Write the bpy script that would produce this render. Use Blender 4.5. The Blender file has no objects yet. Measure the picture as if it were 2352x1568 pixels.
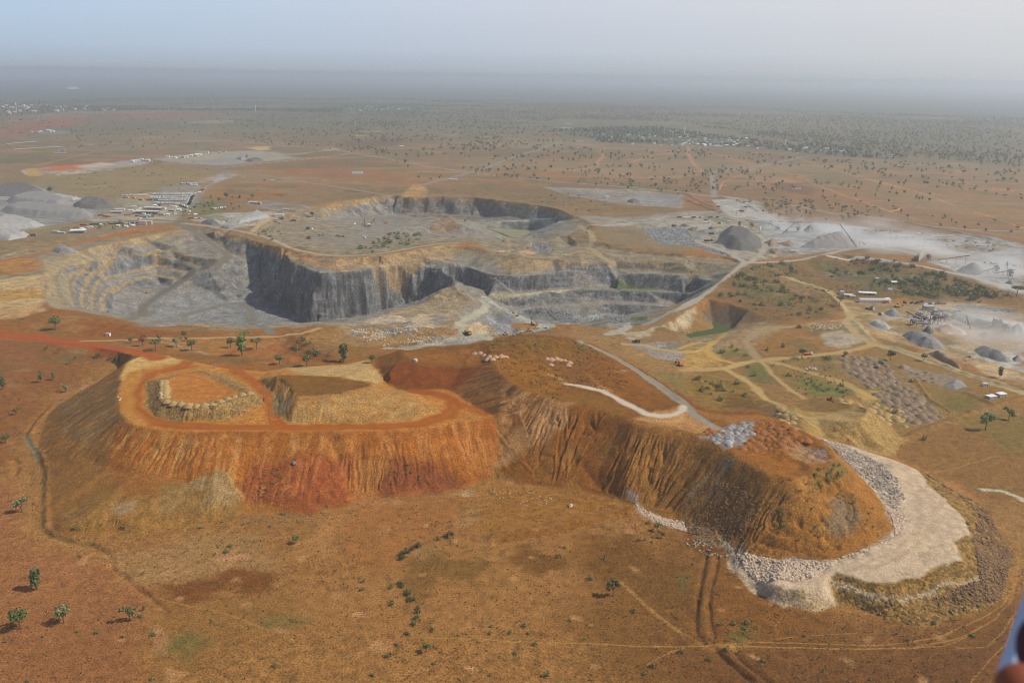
import bpy, math, random
import numpy as np
from mathutils import Matrix, Vector
from mathutils.geometry import delaunay_2d_cdt
random.seed(7)
R_ = math.radians
SC = bpy.context.scene
# ------------------------------------------------------------------ camera
W, H, FPX = 2352.0, 1568.0, 2037.0          # all pixel figures below are in a 2352 x 1568 frame
CAMZ = 300.0
PITCH, ROLL = R_(16.7), R_(0.85)
FWD = np.array([0, math.cos(PITCH), -math.sin(PITCH)])
R0 = np.array([1.0, 0, 0]); U0 = np.array([0, math.sin(PITCH), math.cos(PITCH)])
RGT = math.cos(ROLL) * R0 + math.sin(ROLL) * U0
UPV = -math.sin(ROLL) * R0 + math.cos(ROLL) * U0
cd = bpy.data.cameras.new('camera'); cam = bpy.data.objects.new('camera', cd)
SC.collection.objects.link(cam)
cd.sensor_width = 36.0; cd.lens = 36.0 * FPX / W
cd.clip_start = 0.05; cd.clip_end = 200000
mw = Matrix.Identity(4)
for i in range(3):
    mw[i][0], mw[i][1], mw[i][2] = RGT[i], UPV[i], -FWD[i]
mw[2][3] = CAMZ
cam.matrix_world = mw
SC.camera = cam
cd.dof.use_dof = True; cd.dof.focus_distance = 900.0; cd.dof.aperture_fstop = 36.0 * FPX / W / 8.0
# ------------------------------------------------------------------ sky, sun, exposure
SUN_EL, SUN_AZ = 47.0, -4.0                   # azimuth measured from +X towards +Y
world = bpy.data.worlds.new('World'); SC.world = world; world.use_nodes = True
nt = world.node_tree; nt.nodes.clear()
out = nt.nodes.new('ShaderNodeOutputWorld'); bg = nt.nodes.new('ShaderNodeBackground')
sky = nt.nodes.new('ShaderNodeTexSky'); sky.sky_type = 'NISHITA'; sky.sun_disc = False
sky.sun_elevation = R_(SUN_EL); sky.sun_rotation = R_(90 - SUN_AZ)
sky.altitude = 300; sky.air_density = 1.0; sky.dust_density = 1.2; sky.ozone_density = 2.0
bg.inputs['Strength'].default_value = 0.11
def wn(kind, **kw):
    n = nt.nodes.new(kind)
    for k, v in kw.items(): setattr(n, k, v)
    return n
# dust veil low over the horizon: paler towards the sun, bluer away from it, fading out higher up
tc = wn('ShaderNodeTexCoord'); sx = wn('ShaderNodeSeparateXYZ'); nt.links.new(tc.outputs['Generated'], sx.inputs[0])
def ramp(src, pts):
    r = wn('ShaderNodeValToRGB'); e = r.color_ramp.elements
    while len(e) < len(pts): e.new(.5)
    for q, (t, c) in zip(e, pts): q.position = t; q.color = (*c, 1)
    nt.links.new(src, r.inputs[0]); return r.outputs[0]
def mr(src, a, b):
    m = wn('ShaderNodeMapRange'); m.inputs[1].default_value = a; m.inputs[2].default_value = b; nt.links.new(src, m.inputs[0]); return m.outputs[0]
hx = mr(sx.outputs[0], -.55, .55); hz = mr(sx.outputs[2], 0.0, .08)
K = 1 / .11
hi = ramp(hx, [(0, (.47 * K, .64 * K, .83 * K)), (.45, (.60 * K, .655 * K, .76 * K)), (1, (.72 * K, .72 * K, .735 * K))])
lo = ramp(hx, [(0, (.42 * K, .50 * K, .62 * K)), (.45, (.47 * K, .535 * K, .62 * K)), (1, (.60 * K, .62 * K, .63 * K))])
m1 = wn('ShaderNodeMix', data_type='RGBA'); nt.links.new(hz, m1.inputs[0]); nt.links.new(lo, m1.inputs[6]); nt.links.new(hi, m1.inputs[7])
hb = ramp(hx, [(0, (.37 * K, .43 * K, .51 * K)), (.45, (.405 * K, .46 * K, .525 * K)), (.72, (.46 * K, .495 * K, .53 * K)), (1, (.58 * K, .60 * K, .61 * K))])
m0 = wn('ShaderNodeMix', data_type='RGBA'); nt.links.new(mr(sx.outputs[2], -.004, .024), m0.inputs[0]); nt.links.new(hb, m0.inputs[6]); nt.links.new(m1.outputs[2], m0.inputs[7]); m1 = m0
m2 = wn('ShaderNodeMix', data_type='RGBA'); nt.links.new(mr(sx.outputs[2], .10, .5), m2.inputs[0]); nt.links.new(m1.outputs[2], m2.inputs[6]); nt.links.new(sky.outputs[0], m2.inputs[7])
nt.links.new(m2.outputs[2], bg.inputs[0]); nt.links.new(bg.outputs[0], out.inputs[0])
sd = bpy.data.lights.new('sun', 'SUN'); sd.energy = 4.2; sd.angle = R_(0.5); sd.color = (1.0, 0.95, 0.87)
sun = bpy.data.objects.new('sun', sd); SC.collection.objects.link(sun)
sdir = Vector((math.cos(R_(SUN_EL)) * math.cos(R_(SUN_AZ)), math.cos(R_(SUN_EL)) * math.sin(R_(SUN_AZ)), math.sin(R_(SUN_EL))))
sun.rotation_euler = sdir.to_track_quat('Z', 'Y').to_euler()
sun.location = (0, 0, 3000)
SC.view_settings.view_transform = 'Standard'; SC.view_settings.look = 'None'
SC.view_settings.exposure = 0.0; SC.view_settings.gamma = 1.0
SC.cycles.use_denoising = True; SC.cycles.filter_width = 1.05
SC.cycles.max_bounces = 8; SC.cycles.volume_bounces = 3; SC.cycles.diffuse_bounces = 3
SC.cycles.transparent_max_bounces = 16
SC.cycles.volume_step_rate = 1.0; SC.cycles.volume_max_steps = 128
HAZE_DENSITY = 0.000086
# ------------------------------------------------------------------ pixel -> world helpers
CROPS = dict(A=(0, 402, .3335), B=(784.4, 402, .3335), C=(1568.7, 402, .333), D=(0, 717.8, .3335), E=(784.4, 717.8, .3335),
             F=(1568.7, 717.8, .333), G=(0, 1119.7, .3335), H=(784.4, 1119.7, .3335), I=(1568.7, 1119.7, .333),
             J=(0, 172.3, .3335), K=(784.4, 172.3, .3335), L=(1568.7, 172.3, .333), M=(574.2, 447.9, .1953),
             N=(0, 459.4, .2441), P=(1493, 436.4, .1953), R=(1892.6, 516.8, .1953), S=(1892.6, 660.3, .1953),
             Q=(976.1, 689, .1953), T=(172.3, 379, .1953), U=(1263.2, 252.6, .1953), Z=(0, 0, 1.0))
def px(s, z=False):
    """'A 320,665,-4 310,730 ...' -> frame pixels (n,2) and heights (n)"""
    crop = CROPS['Z']; pts = []; zs = []; zc = 0.0
    for t in s.split():
        if t[0].isalpha():
            crop = CROPS[t[0]]; continue
        v = [float(q) for q in t.split(',')]
        if len(v) > 2: zc = v[2]
        pts.append((crop[0] + v[0] * crop[2], crop[1] + v[1] * crop[2])); zs.append(zc)
    p = np.array(pts)
    return (p, np.array(zs)) if z else p
def rays(p):
    u = (p[:, 0] - W / 2) / FPX; v = -(p[:, 1] - H / 2) / FPX
    d = FWD[None] + u[:, None] * RGT[None] + v[:, None] * UPV[None]
    return d
def unp(p, z):
    d = rays(p); t = (z - CAMZ) / np.minimum(d[:, 2], -1e-4)
    return np.stack([d[:, 0] * t, d[:, 1] * t], 1)
def lin(c):
    c = np.asarray(c, float) / 255.0
    return np.where(c <= .04045, c / 12.92, ((c + .055) / 1.055) ** 2.4)
# ------------------------------------------------------------------ numpy noise
def _h(ix, iy, s):
    n = (ix.astype(np.int64) * 374761393 + iy.astype(np.int64) * 668265263 + s * 974634541) & 0xFFFFFFFF
    n = ((n ^ (n >> 13)) * 1274126177) & 0xFFFFFFFF
    return ((n ^ (n >> 16)) & 0xFFFF).astype(np.float32) / 32767.5 - 1.0
def noise(x, y, s=0):
    ix = np.floor(x); iy = np.floor(y); fx = (x - ix).astype(np.float32); fy = (y - iy).astype(np.float32)
    fx = fx * fx * fx * (fx * (fx * 6 - 15) + 10); fy = fy * fy * fy * (fy * (fy * 6 - 15) + 10)
    a = _h(ix, iy, s); b = _h(ix + 1, iy, s); c = _h(ix, iy + 1, s); d = _h(ix + 1, iy + 1, s)
    return (a + (b - a) * fx) + ((c + (d - c) * fx) - (a + (b - a) * fx)) * fy
def fbm(x, y, wl, n=3, s=0, g=.5):
    o = 0; a = 1.0; f = 1.0 / wl; t = 0
    for i in range(n):
        o = o + a * noise(x * f + 13.7 * i, y * f - 7.3 * i, s + i); t += a; a *= g; f *= 2.03
    return o / t * 1.35
def sst(a, b, x):
    t = np.clip((x - a) / (b - a), 0, 1); return t * t * (3 - 2 * t)
def seg_dist(x, y, P, closed=False):
    """distance to a polyline, arc length of the nearest point, and side sign"""
    n = len(P); best = np.full(x.shape, 1e9, np.float32); arc = np.zeros(x.shape, np.float32); acc = 0.0
    for i in range(n if closed else n - 1):
        ax, ay = P[i]; bx, by = P[(i + 1) % n]; dx, dy = bx - ax, by - ay; L2 = dx * dx + dy * dy + 1e-9
        t = np.clip(((x - ax) * dx + (y - ay) * dy) / L2, 0, 1)
        d = (x - ax - t * dx) ** 2 + (y - ay - t * dy) ** 2
        L = math.sqrt(L2); m = d < best
        best = np.where(m, d, best); arc = np.where(m, acc + t * L, arc); acc += L
    return np.sqrt(best), arc
def inside(x, y, P):
    c = np.zeros(x.shape, bool); n = len(P)
    for i in range(n):
        ax, ay = P[i]; bx, by = P[(i + 1) % n]
        if ay == by: continue
        m = (ay > y) != (by > y)
        c ^= m & (x < (bx - ax) * (y - ay) / (by - ay) + ax)
    return c
def sdf(x, y, P):
    d, _ = seg_dist(x, y, P, True)
    return np.where(inside(x, y, P), -d, d)
# ------------------------------------------------------------------ terrain skeleton: breaklines with heights
X0, X1, Y0, Y1, CS = -1500.0, 1600.0, 330.0, 2700.0, 1.5
LINES = []; DOMAINS = []; BERMS = []; ZS = 1.0
def smooth_line(w, z, closed, k=3):
    n = len(w); o = []; q = []; A = np.column_stack([w, z])
    idx = lambda i: A[i % n] if closed else A[min(max(i, 0), n - 1)]
    for i in range(n if closed else n - 1):
        a, b, c, d = idx(i - 1), idx(i), idx(i + 1), idx(i + 2)
        for j in range(k):
            t = j / k; o.append(.5 * (2 * b + (c - a) * t + (2 * a - 5 * b + 4 * c - d) * t * t + (3 * b - a - 3 * c + d) * t ** 3) * .6 + .4 * (b + (c - b) * t))
    if not closed: o.append(A[-1])
    o = np.array(o); return o[:, :2], o[:, 2]
def bl(s, closed=False, dom=False, shift=None, sm=False):
    p, z = px(s, True); z = np.where(z < 0, z * ZS, z); z = np.where(z < -88, -88 + (z + 88) * .6, z); w = unp(p, z)
    if sm: w, z = smooth_line(w, z, closed)
    LINES.append((w, z, closed))
    if dom: DOMAINS.append(w)
    if shift:                                  # a second line: moved away from the camera by `shift` m per metre and levelled to z
        k, zz = shift
        r = np.linalg.norm(w, axis=1, keepdims=True)
        w2 = w + w / r * (k * np.abs(z - zz))[:, None]
        LINES.append((w2, np.full(len(z), float(zz)), False))
    return w
def off(w, z, d, zz=None):
    """parallel line at distance d to the right of the drawing direction"""
    t = np.gradient(w, axis=0); t /= np.linalg.norm(t, axis=1, keepdims=True) + 1e-9
    n = np.stack([t[:, 1], -t[:, 0]], 1)
    LINES.append((w + n * d, np.asarray(z if zz is None else zz, float), False))
# --- outer rim of the whole quarry (level ground)
PIT_RIM = """A -250,1075,0 0,1012 150,985 310,942 370,922 520,932 620,950 850,997 1000,1037 1060,1062 1250,1068 1500,1080 1800,1094 1930,1090
 2050,1060 2200,1047 2300,1044 B -5,1052 20,1100 150,1165 400,1205 E 500,262,-4 640,268,-7 740,255,-9 Q 700,500,-10 1000,432,-10 1100,412,-6 1450,367,-4 1680,328,-2 1700,292,0 1800,276,2
 1950,303,1 2150,302,3 2280,296,2 2352,342,0 B 1940,1066 2100,1028 2200,985 2300,930 C 0,884 100,840 180,788 260,725 330,665 400,606
 370,578 200,545 80,530 B 2352,545 2110,494 2000,508 1850,488 1760,455 1735,420 1745,370 1700,320 1640,290 1580,270 1500,235 1350,205 1200,185 1030,165 900,152
 700,146 600,148 410,150 372,138 200,152 0,200 M 900,140 700,200 450,240 250,240 100,330 -20,440 A 1590,372 1440,352 1290,338 1180,322 900,348 450,408 0,452 -250,470"""
RIMW = bl(PIT_RIM, closed=True, dom=True)
# --- left benches
bl("A -250,640,-12 0,592,-10 300,532,-8 600,462,-6 900,396,-3 1130,352,-1")
bl("A -250,720,-10 0,705,-9 250,690,-7"); bl("A -250,830,-7 0,805,-6 290,800,-5"); bl("A -200,930,-3 0,905,-3 280,890,-3")
bl("A 345,905,-3 315,855,-4 335,800,-5 312,735,-5 322,665,-6 300,610,-5 N 400,560,-6 520,520 700,488,-5 880,448 1100,408,-4 1300,348,-3 1480,316,-3 1600,318,-4 1690,345,-7 1800,376,-11")
def berm(s, wdt):
    p, z = px(s, True); w = unp(p, z); LINES.append((w, z, False)); off(w, z, wdt); BERMS.append(w)
berm("A 440,920,-12 385,830,-14 355,730,-15 400,640,-15 600,585,-15 780,543,-16 900,520 1050,500 1170,482 1260,466 1330,452,-16", 10)
berm("A 515,926,-22 482,880,-24 455,765,-26 490,690,-27 700,606,-28 870,563 1000,551 1130,532 1280,545 1400,560 1510,569,-27", 10)
berm("A 570,940,-34 555,860,-37 580,775,-39 600,715,-40 780,642,-41 900,612 1060,600,-42 1230,597 1370,624,-41", 10)
berm("A 622,950,-45 625,850,-48 650,765,-50 720,726,-51 840,690,-52 970,662 1080,643,-53 1200,652 1290,664,-52", 10)
berm("A 690,962,-55 692,880,-57 725,805,-59 840,752,-60 960,712 1080,692,-61 1225,714,-61", 10)
bl("A 745,975,-73 770,905,-72 782,836,-71 850,802,-71 960,772 1100,752,-72 1150,762,-71")
# --- ramp (two edges) and the faces below it
bl("A 1215,350,-1 1330,405,-9 1420,470,-15 1530,556,-26 1500,590,-30 1392,628,-41 1310,668,-52 1240,717,-61 1160,770,-69 1090,820,-73 985,890,-78 860,992,-84")
bl("A 1290,358,-2 1400,405,-10 1480,448,-16 1530,500,-22 1620,548,-27 1570,590,-31 1440,650,-42 1350,690,-52 1290,730,-60 1200,790,-69 1120,845,-74 1030,910,-79 910,1000,-85")
bl("A 960,1022,-88 1000,1022,-88 1280,950,-90 1560,878,-93 1660,868,-94 1740,895,-96 1775,950,-98 1850,1040,-100")
bl("A 990,1040,-90 1020,1042,-89 1290,972,-91 1560,905,-94 1650,900,-95 1690,960,-98 1770,1060,-101")
bl("A 1060,1056,-95 1300,1010,-98 1600,940,-101 1650,990,-102 1700,1070,-102")
# --- shadowed wall
bl("A 1470,388,-1 1560,402,-1 1700,432,-2 1840,480,-3 1940,512,-4 1975,575,-8 2050,622,-14 2175,668,-17 2240,672,-17 B 0,668,-16.5 150,660,-17 300,640,-18 400,626,-20 460,650,-24.8 540,632,-22.4 620,650,-23.8 700,670,-23.5 755,702,-27 772,742,-36")
bl("A 1500,452,-19 1560,520,-26 1650,560,-30 1700,590,-36 1770,700,-62 1800,800,-80 1850,880,-94 1950,900,-99 2060,975,-100 2165,1036,-101 2352,1012,-101 B 60,1000,-102 200,965,-94 320,930,-92 480,880,-81.6 600,845,-71.7 700,790,-51 740,770,-41")
# --- tan spur in front of the lit wall
bl("B 5,1056,-1 100,1012,-20 300,948,-40 420,908,-50 560,880,-52 650,828,-47 700,792,-38 775,770,-33")
bl("B 0,650,-15 60,620,-10.7 200,605,-10.6 400,580,-11.5 560,560,-8.5 640,590,-14 680,620,-17")
bl("A 1985,540,-5 2100,600,-10 2300,650,-14")
bl("A 1590,385,0 1700,405,0 1850,445,0 1945,495,-1 2050,540,-2 2352,575,-2 B 0,578,-2 250,558,-1 500,516 700,482 800,466 860,468 940,502 1035,540,-2 1100,556,-3 1300,588,-3 1450,580,-4 1560,600,-5 1700,590,-6 1850,600,-7")
# --- stepped pit: recess
bl("B 745,600,-11 760,600,-14 850,604,-17 950,642,-18 1085,690,-21 1200,697,-21 1340,684,-20 1500,660,-18 1640,632,-14 1780,612,-10")
bl("B 700,645,-19 765,625,-18 850,630,-18 950,664,-19 1075,706,-22 1300,694,-22 1480,668,-21 1640,644,-17 1780,626,-13 1840,640,-16 1900,682,-22 2000,682 2150,682 2352,692 C 0,702,-22 100,712 200,728,-19 235,722,-16")
bl("B 790,742,-47 870,768,-49 1000,795,-48 1080,805,-47 1200,800,-46 1400,785,-45 1560,776,-43 1680,770,-42 1800,760,-42 1880,775,-46 2000,787,-47 2200,792 2352,797 C 0,800,-46 80,800,-42")
bl("B 960,850,-49 1000,840,-49 1200,823,-47 1400,802,-46 1560,792,-44 1740,792,-44 1900,795,-47 2100,802 2352,812 C 40,822,-43")
bl("B 1090,905,-60 1160,908,-65 1300,902,-65 1500,888,-63 1650,880,-61 1720,855,-58 1850,872,-63 2000,874,-64 2200,890 2300,880 2340,870,-60")
bl("B 1230,928,-66 1400,908,-65 1560,898,-63 1700,890,-62 1790,888,-63 1900,890,-64 2100,896 2270,908,-64 2310,905,-62")
bl("B 1290,985,-80 1400,992 1560,1002 1700,1002,-80 1850,955,-78 2000,978,-82 2130,1002,-83 2240,965,-78")
bl("B 1420,1040,-82 1560,1048 1750,1050,-83 1900,1045,-83 2040,1030,-82")
# upper right benches
bl("B 1750,440,-4 1850,512,-5 2000,542,-6 2100,557,-7 2352,577 C 0,582,-7 100,600 300,612 355,604,-6")
bl("B 1880,598,-8 2100,602 2352,612 C 0,622,-8 100,614 280,622,-7")
bl("B 1905,655,-21 2050,664,-22 2200,668 2352,684 C 0,690,-22 100,690 200,700,-18")
# working bench with the drill rigs
bl("B 960,852,-48 1060,880,-54 1160,935,-60 1240,968,-61 1340,1015,-61 1430,1058,-60 1330,1085,-55 1200,1102,-48")
bl("B 945,862,-48 985,905,-50 900,970,-48 850,1020,-44 850,1085,-38 1000,1118,-32 1120,1112,-34")
bl("B 780,1000,-36 790,1070,-35 840,1115,-34 1000,1150,-26")
bl("B 920,870,-46 870,900,-44 780,960,-40 700,960,-38 640,1010,-30 500,1090,-16 300,1090,-8 100,1075,-3")
bl("B 1010,900,-52 1080,940,-58 1170,990,-61 1180,1060,-57 1120,1085,-50 1000,1085,-44 930,1060,-45 910,990,-49 950,940,-50 1010,900,-52")
bl("B 1050,1000,-66 1110,1070,-66")
# --- middle yard and far pit
ZS = 1.22
bl("M 60,470,-2 150,400,-4 300,330,-5 500,290,-5"); bl("M 550,620,-4 800,690,-3 1200,700,-3 1800,690,-3 2200,560,-3")
bl("M 500,560,-6 800,600,-7 1200,590,-8 1600,470,-12 1800,400,-16")
bl("M 550,250,-6 850,300,-11 1290,250,-24 1500,240,-30 1690,232,-33 B 360,270,-33 430,258,-33 600,262 800,277,-34 1000,278,-34 1150,278,-25.5 1350,292,-20.5 1500,290,-11 1560,275,-4")
bl("B 425,266,-33.5 600,270,-34 800,284,-34.5 1000,285,-34.5 1150,284,-27")
bl("B 520,302,-41 640,307,-42 820,312,-41 1000,310,-37 1120,300,-31")
bl("B 960,332,-37 1100,322,-34 1300,312,-28 1400,308,-24 1500,318,-16 1580,305,-6")
bl("B 1010,368,-44 1100,373,-46 1200,378,-46 1300,384,-46 1400,370,-38 1480,345,-26")
bl("B 1000,380,-45 1100,402,-46 1160,424,-46 1220,435,-46 1285,412,-46")
bl("B 860,400,-33 1000,415,-37 1100,440,-34 1250,450,-32 1340,420,-28 1430,385,-18 1560,335,-8")
bl("B 600,372,-20 660,330,-15 740,300,-13 800,350,-17 830,392,-24"); bl("B 640,400,-26 760,405,-28 830,405,-34")
bl("B 800,440,-6 950,440,-8 1020,490,-5 1060,530,-4 1300,560,-4 1500,540,-4")
bl("B 1470,410,-1 1560,422,-1 1612,458,-2"); bl("B 1470,442,-9 1560,482,-10 1600,495,-9 1500,490,-9")
bl("B 1215,458,-6 1300,468,-6 1320,480,-6"); bl("B 1215,490,-14 1290,500,-14 1400,520,-12 1300,545,-12 1100,535,-11")
ZS = 1.0
# --- far shallow cut north-west of the far pit
bl("A 1800,128,0 2000,128 2200,122 2352,110 B 40,105,0 180,118,0 60,150,0 A 2300,190,0 2100,200 1900,160", closed=True, dom=True)
bl("A 1930,150,-8 2080,165,-16 2250,165,-18 2352,150,-16 B 60,135,-10")
# --- pit with the green pond
bl("C 170,852,0 300,882 450,932 600,990 672,1032 560,1045 470,1050 410,1070 400,1110 300,1150 150,1160 0,1165 B 2352,1165 2200,1185 2050,1180 1960,1150 1920,1085 1940,1078 2100,1058 2200,1038 2300,998 C 0,958 100,902", closed=True, dom=True)
bl("C 95,1002,-22 200,1012 330,1055,-24 360,1050,-15 480,1045,-4"); bl("C 335,1082,-22 250,1095,-24 100,1120,-24 0,1125,-22 B 2250,1130,-22 2100,1125,-23 1990,1140,-26")
bl("C 60,1008,-22 0,1035,-22 B 2330,1075,-22 2200,1100,-22 2110,1118,-23")
# --- spoil tips, foot line
DUMP_FOOT = """D 840,372,0 700,470 520,570 400,640 330,710 G 250,-250,0 300,-120 335,40 345,200 380,290 500,312 700,322 900,318 1100,325 1200,275 1350,262 1500,235 1690,195 1740,170 2000,172 2352,152
 E 100,1270,0 300,1278 400,1272 650,1232,0 900,1175,0 1000,1155 1060,1140 1120,1150 1230,1168,0 1500,1207 1700,1225 1850,1270 1960,1310 2040,1350,0
 I 0,235,0 30,385 200,475 330,495 345,560 430,645 600,762 700,800 940,820 1070,797 1200,815 1300,852 1400,902 1600,952 1720,947 1850,892 2030,862 2200,772 2235,650 2285,500 2185,340 2120,200 2000,62
 F 1950,1240,0 1800,1160 1650,1088 1500,1012 1430,988 1485,912 1500,862 1420,780 1300,690 1260,620 1180,590 1040,582 880,592 760,625 640,600 450,560 250,640 100,560 -60,480
 E 2200,420,0 2000,330 1800,230 1680,190 1600,185"""
FOOTW = bl(DUMP_FOOT + " Z 1300,745,0 1150,742 1060,752 960,757 860,768 780,772 700,778 600,782 500,788 430,786 340,782 240,775 150,765 -40,758 -60,790,0 120,797 190,812", closed=True, dom=True, sm=True)
bl("D -120,150,0 0,155,0 250,190,.5 640,235,3 800,262,9 930,290,22 1000,292,31")
RIM_R = "D 1150,298,33 1030,290,34 930,310 870,345 845,400 835,450 812,520 808,580 832,640 838,700 882,752 980,787 1130,812 1350,827 1700,822 2000,817 2352,817 E 0,827 300,817 600,792 800,752 950,738 1055,712"
RW = bl(RIM_R, sm=True)
bl("E 1055,712,34 1084,745,31 1092,880,20 1072,985,12 1060,1062,7")
bl("E 1055,712,34 940,652,34 830,582,34 740,530,34 560,532,34 380,532,34 325,510,34 300,460,34 230,380,34 0,362,34 D 2200,372,34 2000,382,34 1850,412,34 1660,407,34 1500,372,33 1300,332,33 1150,298,33")
LINES.append((unp(*px("E 230,372,34 0,354,34 D 2200,364,34 1850,404,34 1660,399,34 1500,364,33 1300,324,33 1150,290,33", True)) * 1.055, np.full(8, 4.0), False))
bl("D 420,880,12 560,985,12 740,1065,13 900,1112,13 1100,1122,14 1300,1182,13 1480,1105,18 1560,1108,17 1620,1200,9")
bl("G 420,250,4 600,215,7 760,190,7 900,260,4")
# inner mounds on the red tip
bl("D 1000,470,34 1008,640 1060,722 1200,752 1500,747 1700,712 1818,640 1812,590 1700,508 1550,438 1380,400 1200,428 1090,458", closed=True)
bl("D 1105,462,41 1095,590,42 1240,638,43 1350,652,43 1500,642,43 1650,595,42 1755,560,41 1690,535,39 1560,468,37 1390,408,35", closed=True)
bl("D 1172,470,37 1170,590,37 1350,625,37 1550,600,37 1640,560,37 1500,480,36 1350,418,35", closed=True)
bl("D 1780,465,34 1882,560 1900,650 1902,700 2000,767 2352,772 E 300,752,34 560,732 690,692 650,650 520,560 420,536", closed=False)
bl("D 1880,452,42 2000,505,43 2045,580,44 2030,630,45 2200,605,47 2352,570 E 0,545,47 200,505,46 330,555,44 500,610,40 600,640,37 672,675,35")
bl("D 1900,440,44 2080,436,44 2352,452 E 0,462,44 200,492,45")
# knoll behind the red tip
bl("E 305,420,41 380,350,43 480,330,44 560,370,44 700,360,43 830,380,42 960,360,45 1030,340,50")
bl("E 270,300,36 400,252,42 500,262,42 640,272,42 850,222,44 960,212,46 1010,190,48 1150,162,48 1290,152,48 1400,160,46 1500,168,42 1580,178,36", shift=(1.3, 3))
# brown tip: ridge, right edge, road
bl("E 1800,1205,4 1940,1180,12 1962,1215,9 2010,1270,5")
RIM_B = "E 1030,340,50 1100,430,49 1200,502,48 1300,552,47 1420,592,46 1520,612,46 1600,617,46 1700,640,45 1850,650,44 1990,742,44 2200,790,44 2352,812,44 F 0,822,44 130,862 270,932 430,1012 560,1082 760,1152,44"
BW = bl(RIM_B, sm=True)
bl("E 1990,742,44 1985,900,32 1962,1060,21 1945,1165,13")
bl("E 1660,212,8 1700,222,10 1850,300,15 1980,372,20 2130,472,29 2250,560,36 2352,622,41 F 60,690,43")
bl("E 1600,200,20 1640,250,24 1760,330,30 1900,420,35 2050,530,38 2200,610,41 2300,640,43")
bl("E 1720,215,9 1870,285,14 2010,362,20 2160,455,28 2280,530,35 2352,580,40 F 100,650,43 270,690,43", shift=(1.2, 1))
bl("F 760,1152,44 872,1092,43 1040,1042,42 1042,980,43 962,900,43 832,830,44 700,760,44 560,702,44 450,690,43 270,690,43")
bl("F 700,748,24 760,782,24 850,820,23 930,852,17 1000,870,16")
bl("F 762,1120,41 860,1070,40 1000,1035,39")
# apron of pale rock round the nose
bl("I 265,300,7 330,382,7 450,432,8 700,482,10 900,492,11 1000,482,12 1250,422,13 1450,312,14 1442,220,14 1382,100,15 F 1300,1202,16 1250,1110,17 1100,1012,20 1060,960,24")
bl("I 395,430,6 400,540,8 480,602,9 620,662,9 800,692,9 975,682,9 1000,620,10 1050,572,10 1200,622,11 1350,652,11 1480,662,11 1700,582,11 1830,522,11 1920,500,11 1922,440,11 1892,370,11 1980,318,11 1942,230,11 1852,130,12 1702,0,12 F 1600,1082,13 1400,1002,13 1240,952,13 1100,902,14 955,862,15")
bl("F 965,855,14 1100,893,8 1240,940,3 1400,982,0")
bl("I 1010,650,7 1060,660,7 1200,705,7 1350,760,7 1500,792,6 1700,712,6 1850,682,6 2042,622,6 2110,500,6 2010,345,6 2060,260,6 1960,110,6 1850,40,6 F 1700,1110,5")
# yellow tip
bl("F 752,640,14 800,722,22 900,790,23 1000,812,22 1100,800,22 1200,755,22 1272,690,23 1268,655,23 1200,640,18 1100,625,14 950,615,10 820,620,9 752,640,14")
bl("F 900,660,12 1050,690,14 1180,690,17")
# stockpile terrace in the crushing yard and banks beside the roads
bl("R 30,345,6 200,300,6 500,278,6 700,300,6 1000,345,6 1150,355,6 1250,370,3", shift=(3, 0))
bl("R -100,365,0 180,360,-6 350,362,-7 550,395,-7 740,425,-4 1050,455,-2 1150,470,0")
bl("R -250,420,0 -100,520,-8 0,560,-10 150,590,-12 300,560,-14 450,530,-15 600,520,-14 740,500,-9 900,540,-3")
bl("R -300,520,0 -100,640,-4 100,660,-4 350,640,-2 600,600,-2 800,580,0")
bl("R -320,380,0 -420,500,0 -300,700,0 0,740,0 500,720,0 900,600,0 1250,560,0 1150,480,0 740,415,0 R 200,350,0 -100,358,0", closed=True, dom=True)
bl("S 1480,350,0 1540,270 1750,230 2000,220 2500,220 2500,600 2080,565 1900,535 1620,425", closed=True, dom=True)
bl("S 1560,290,7 1700,315,8 1950,400,8 2100,425,8 2352,400,7", shift=(4, 0)); bl("S 1500,370,0 1620,410,0 1900,520,0 2080,550,0 2352,560,0")
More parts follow.
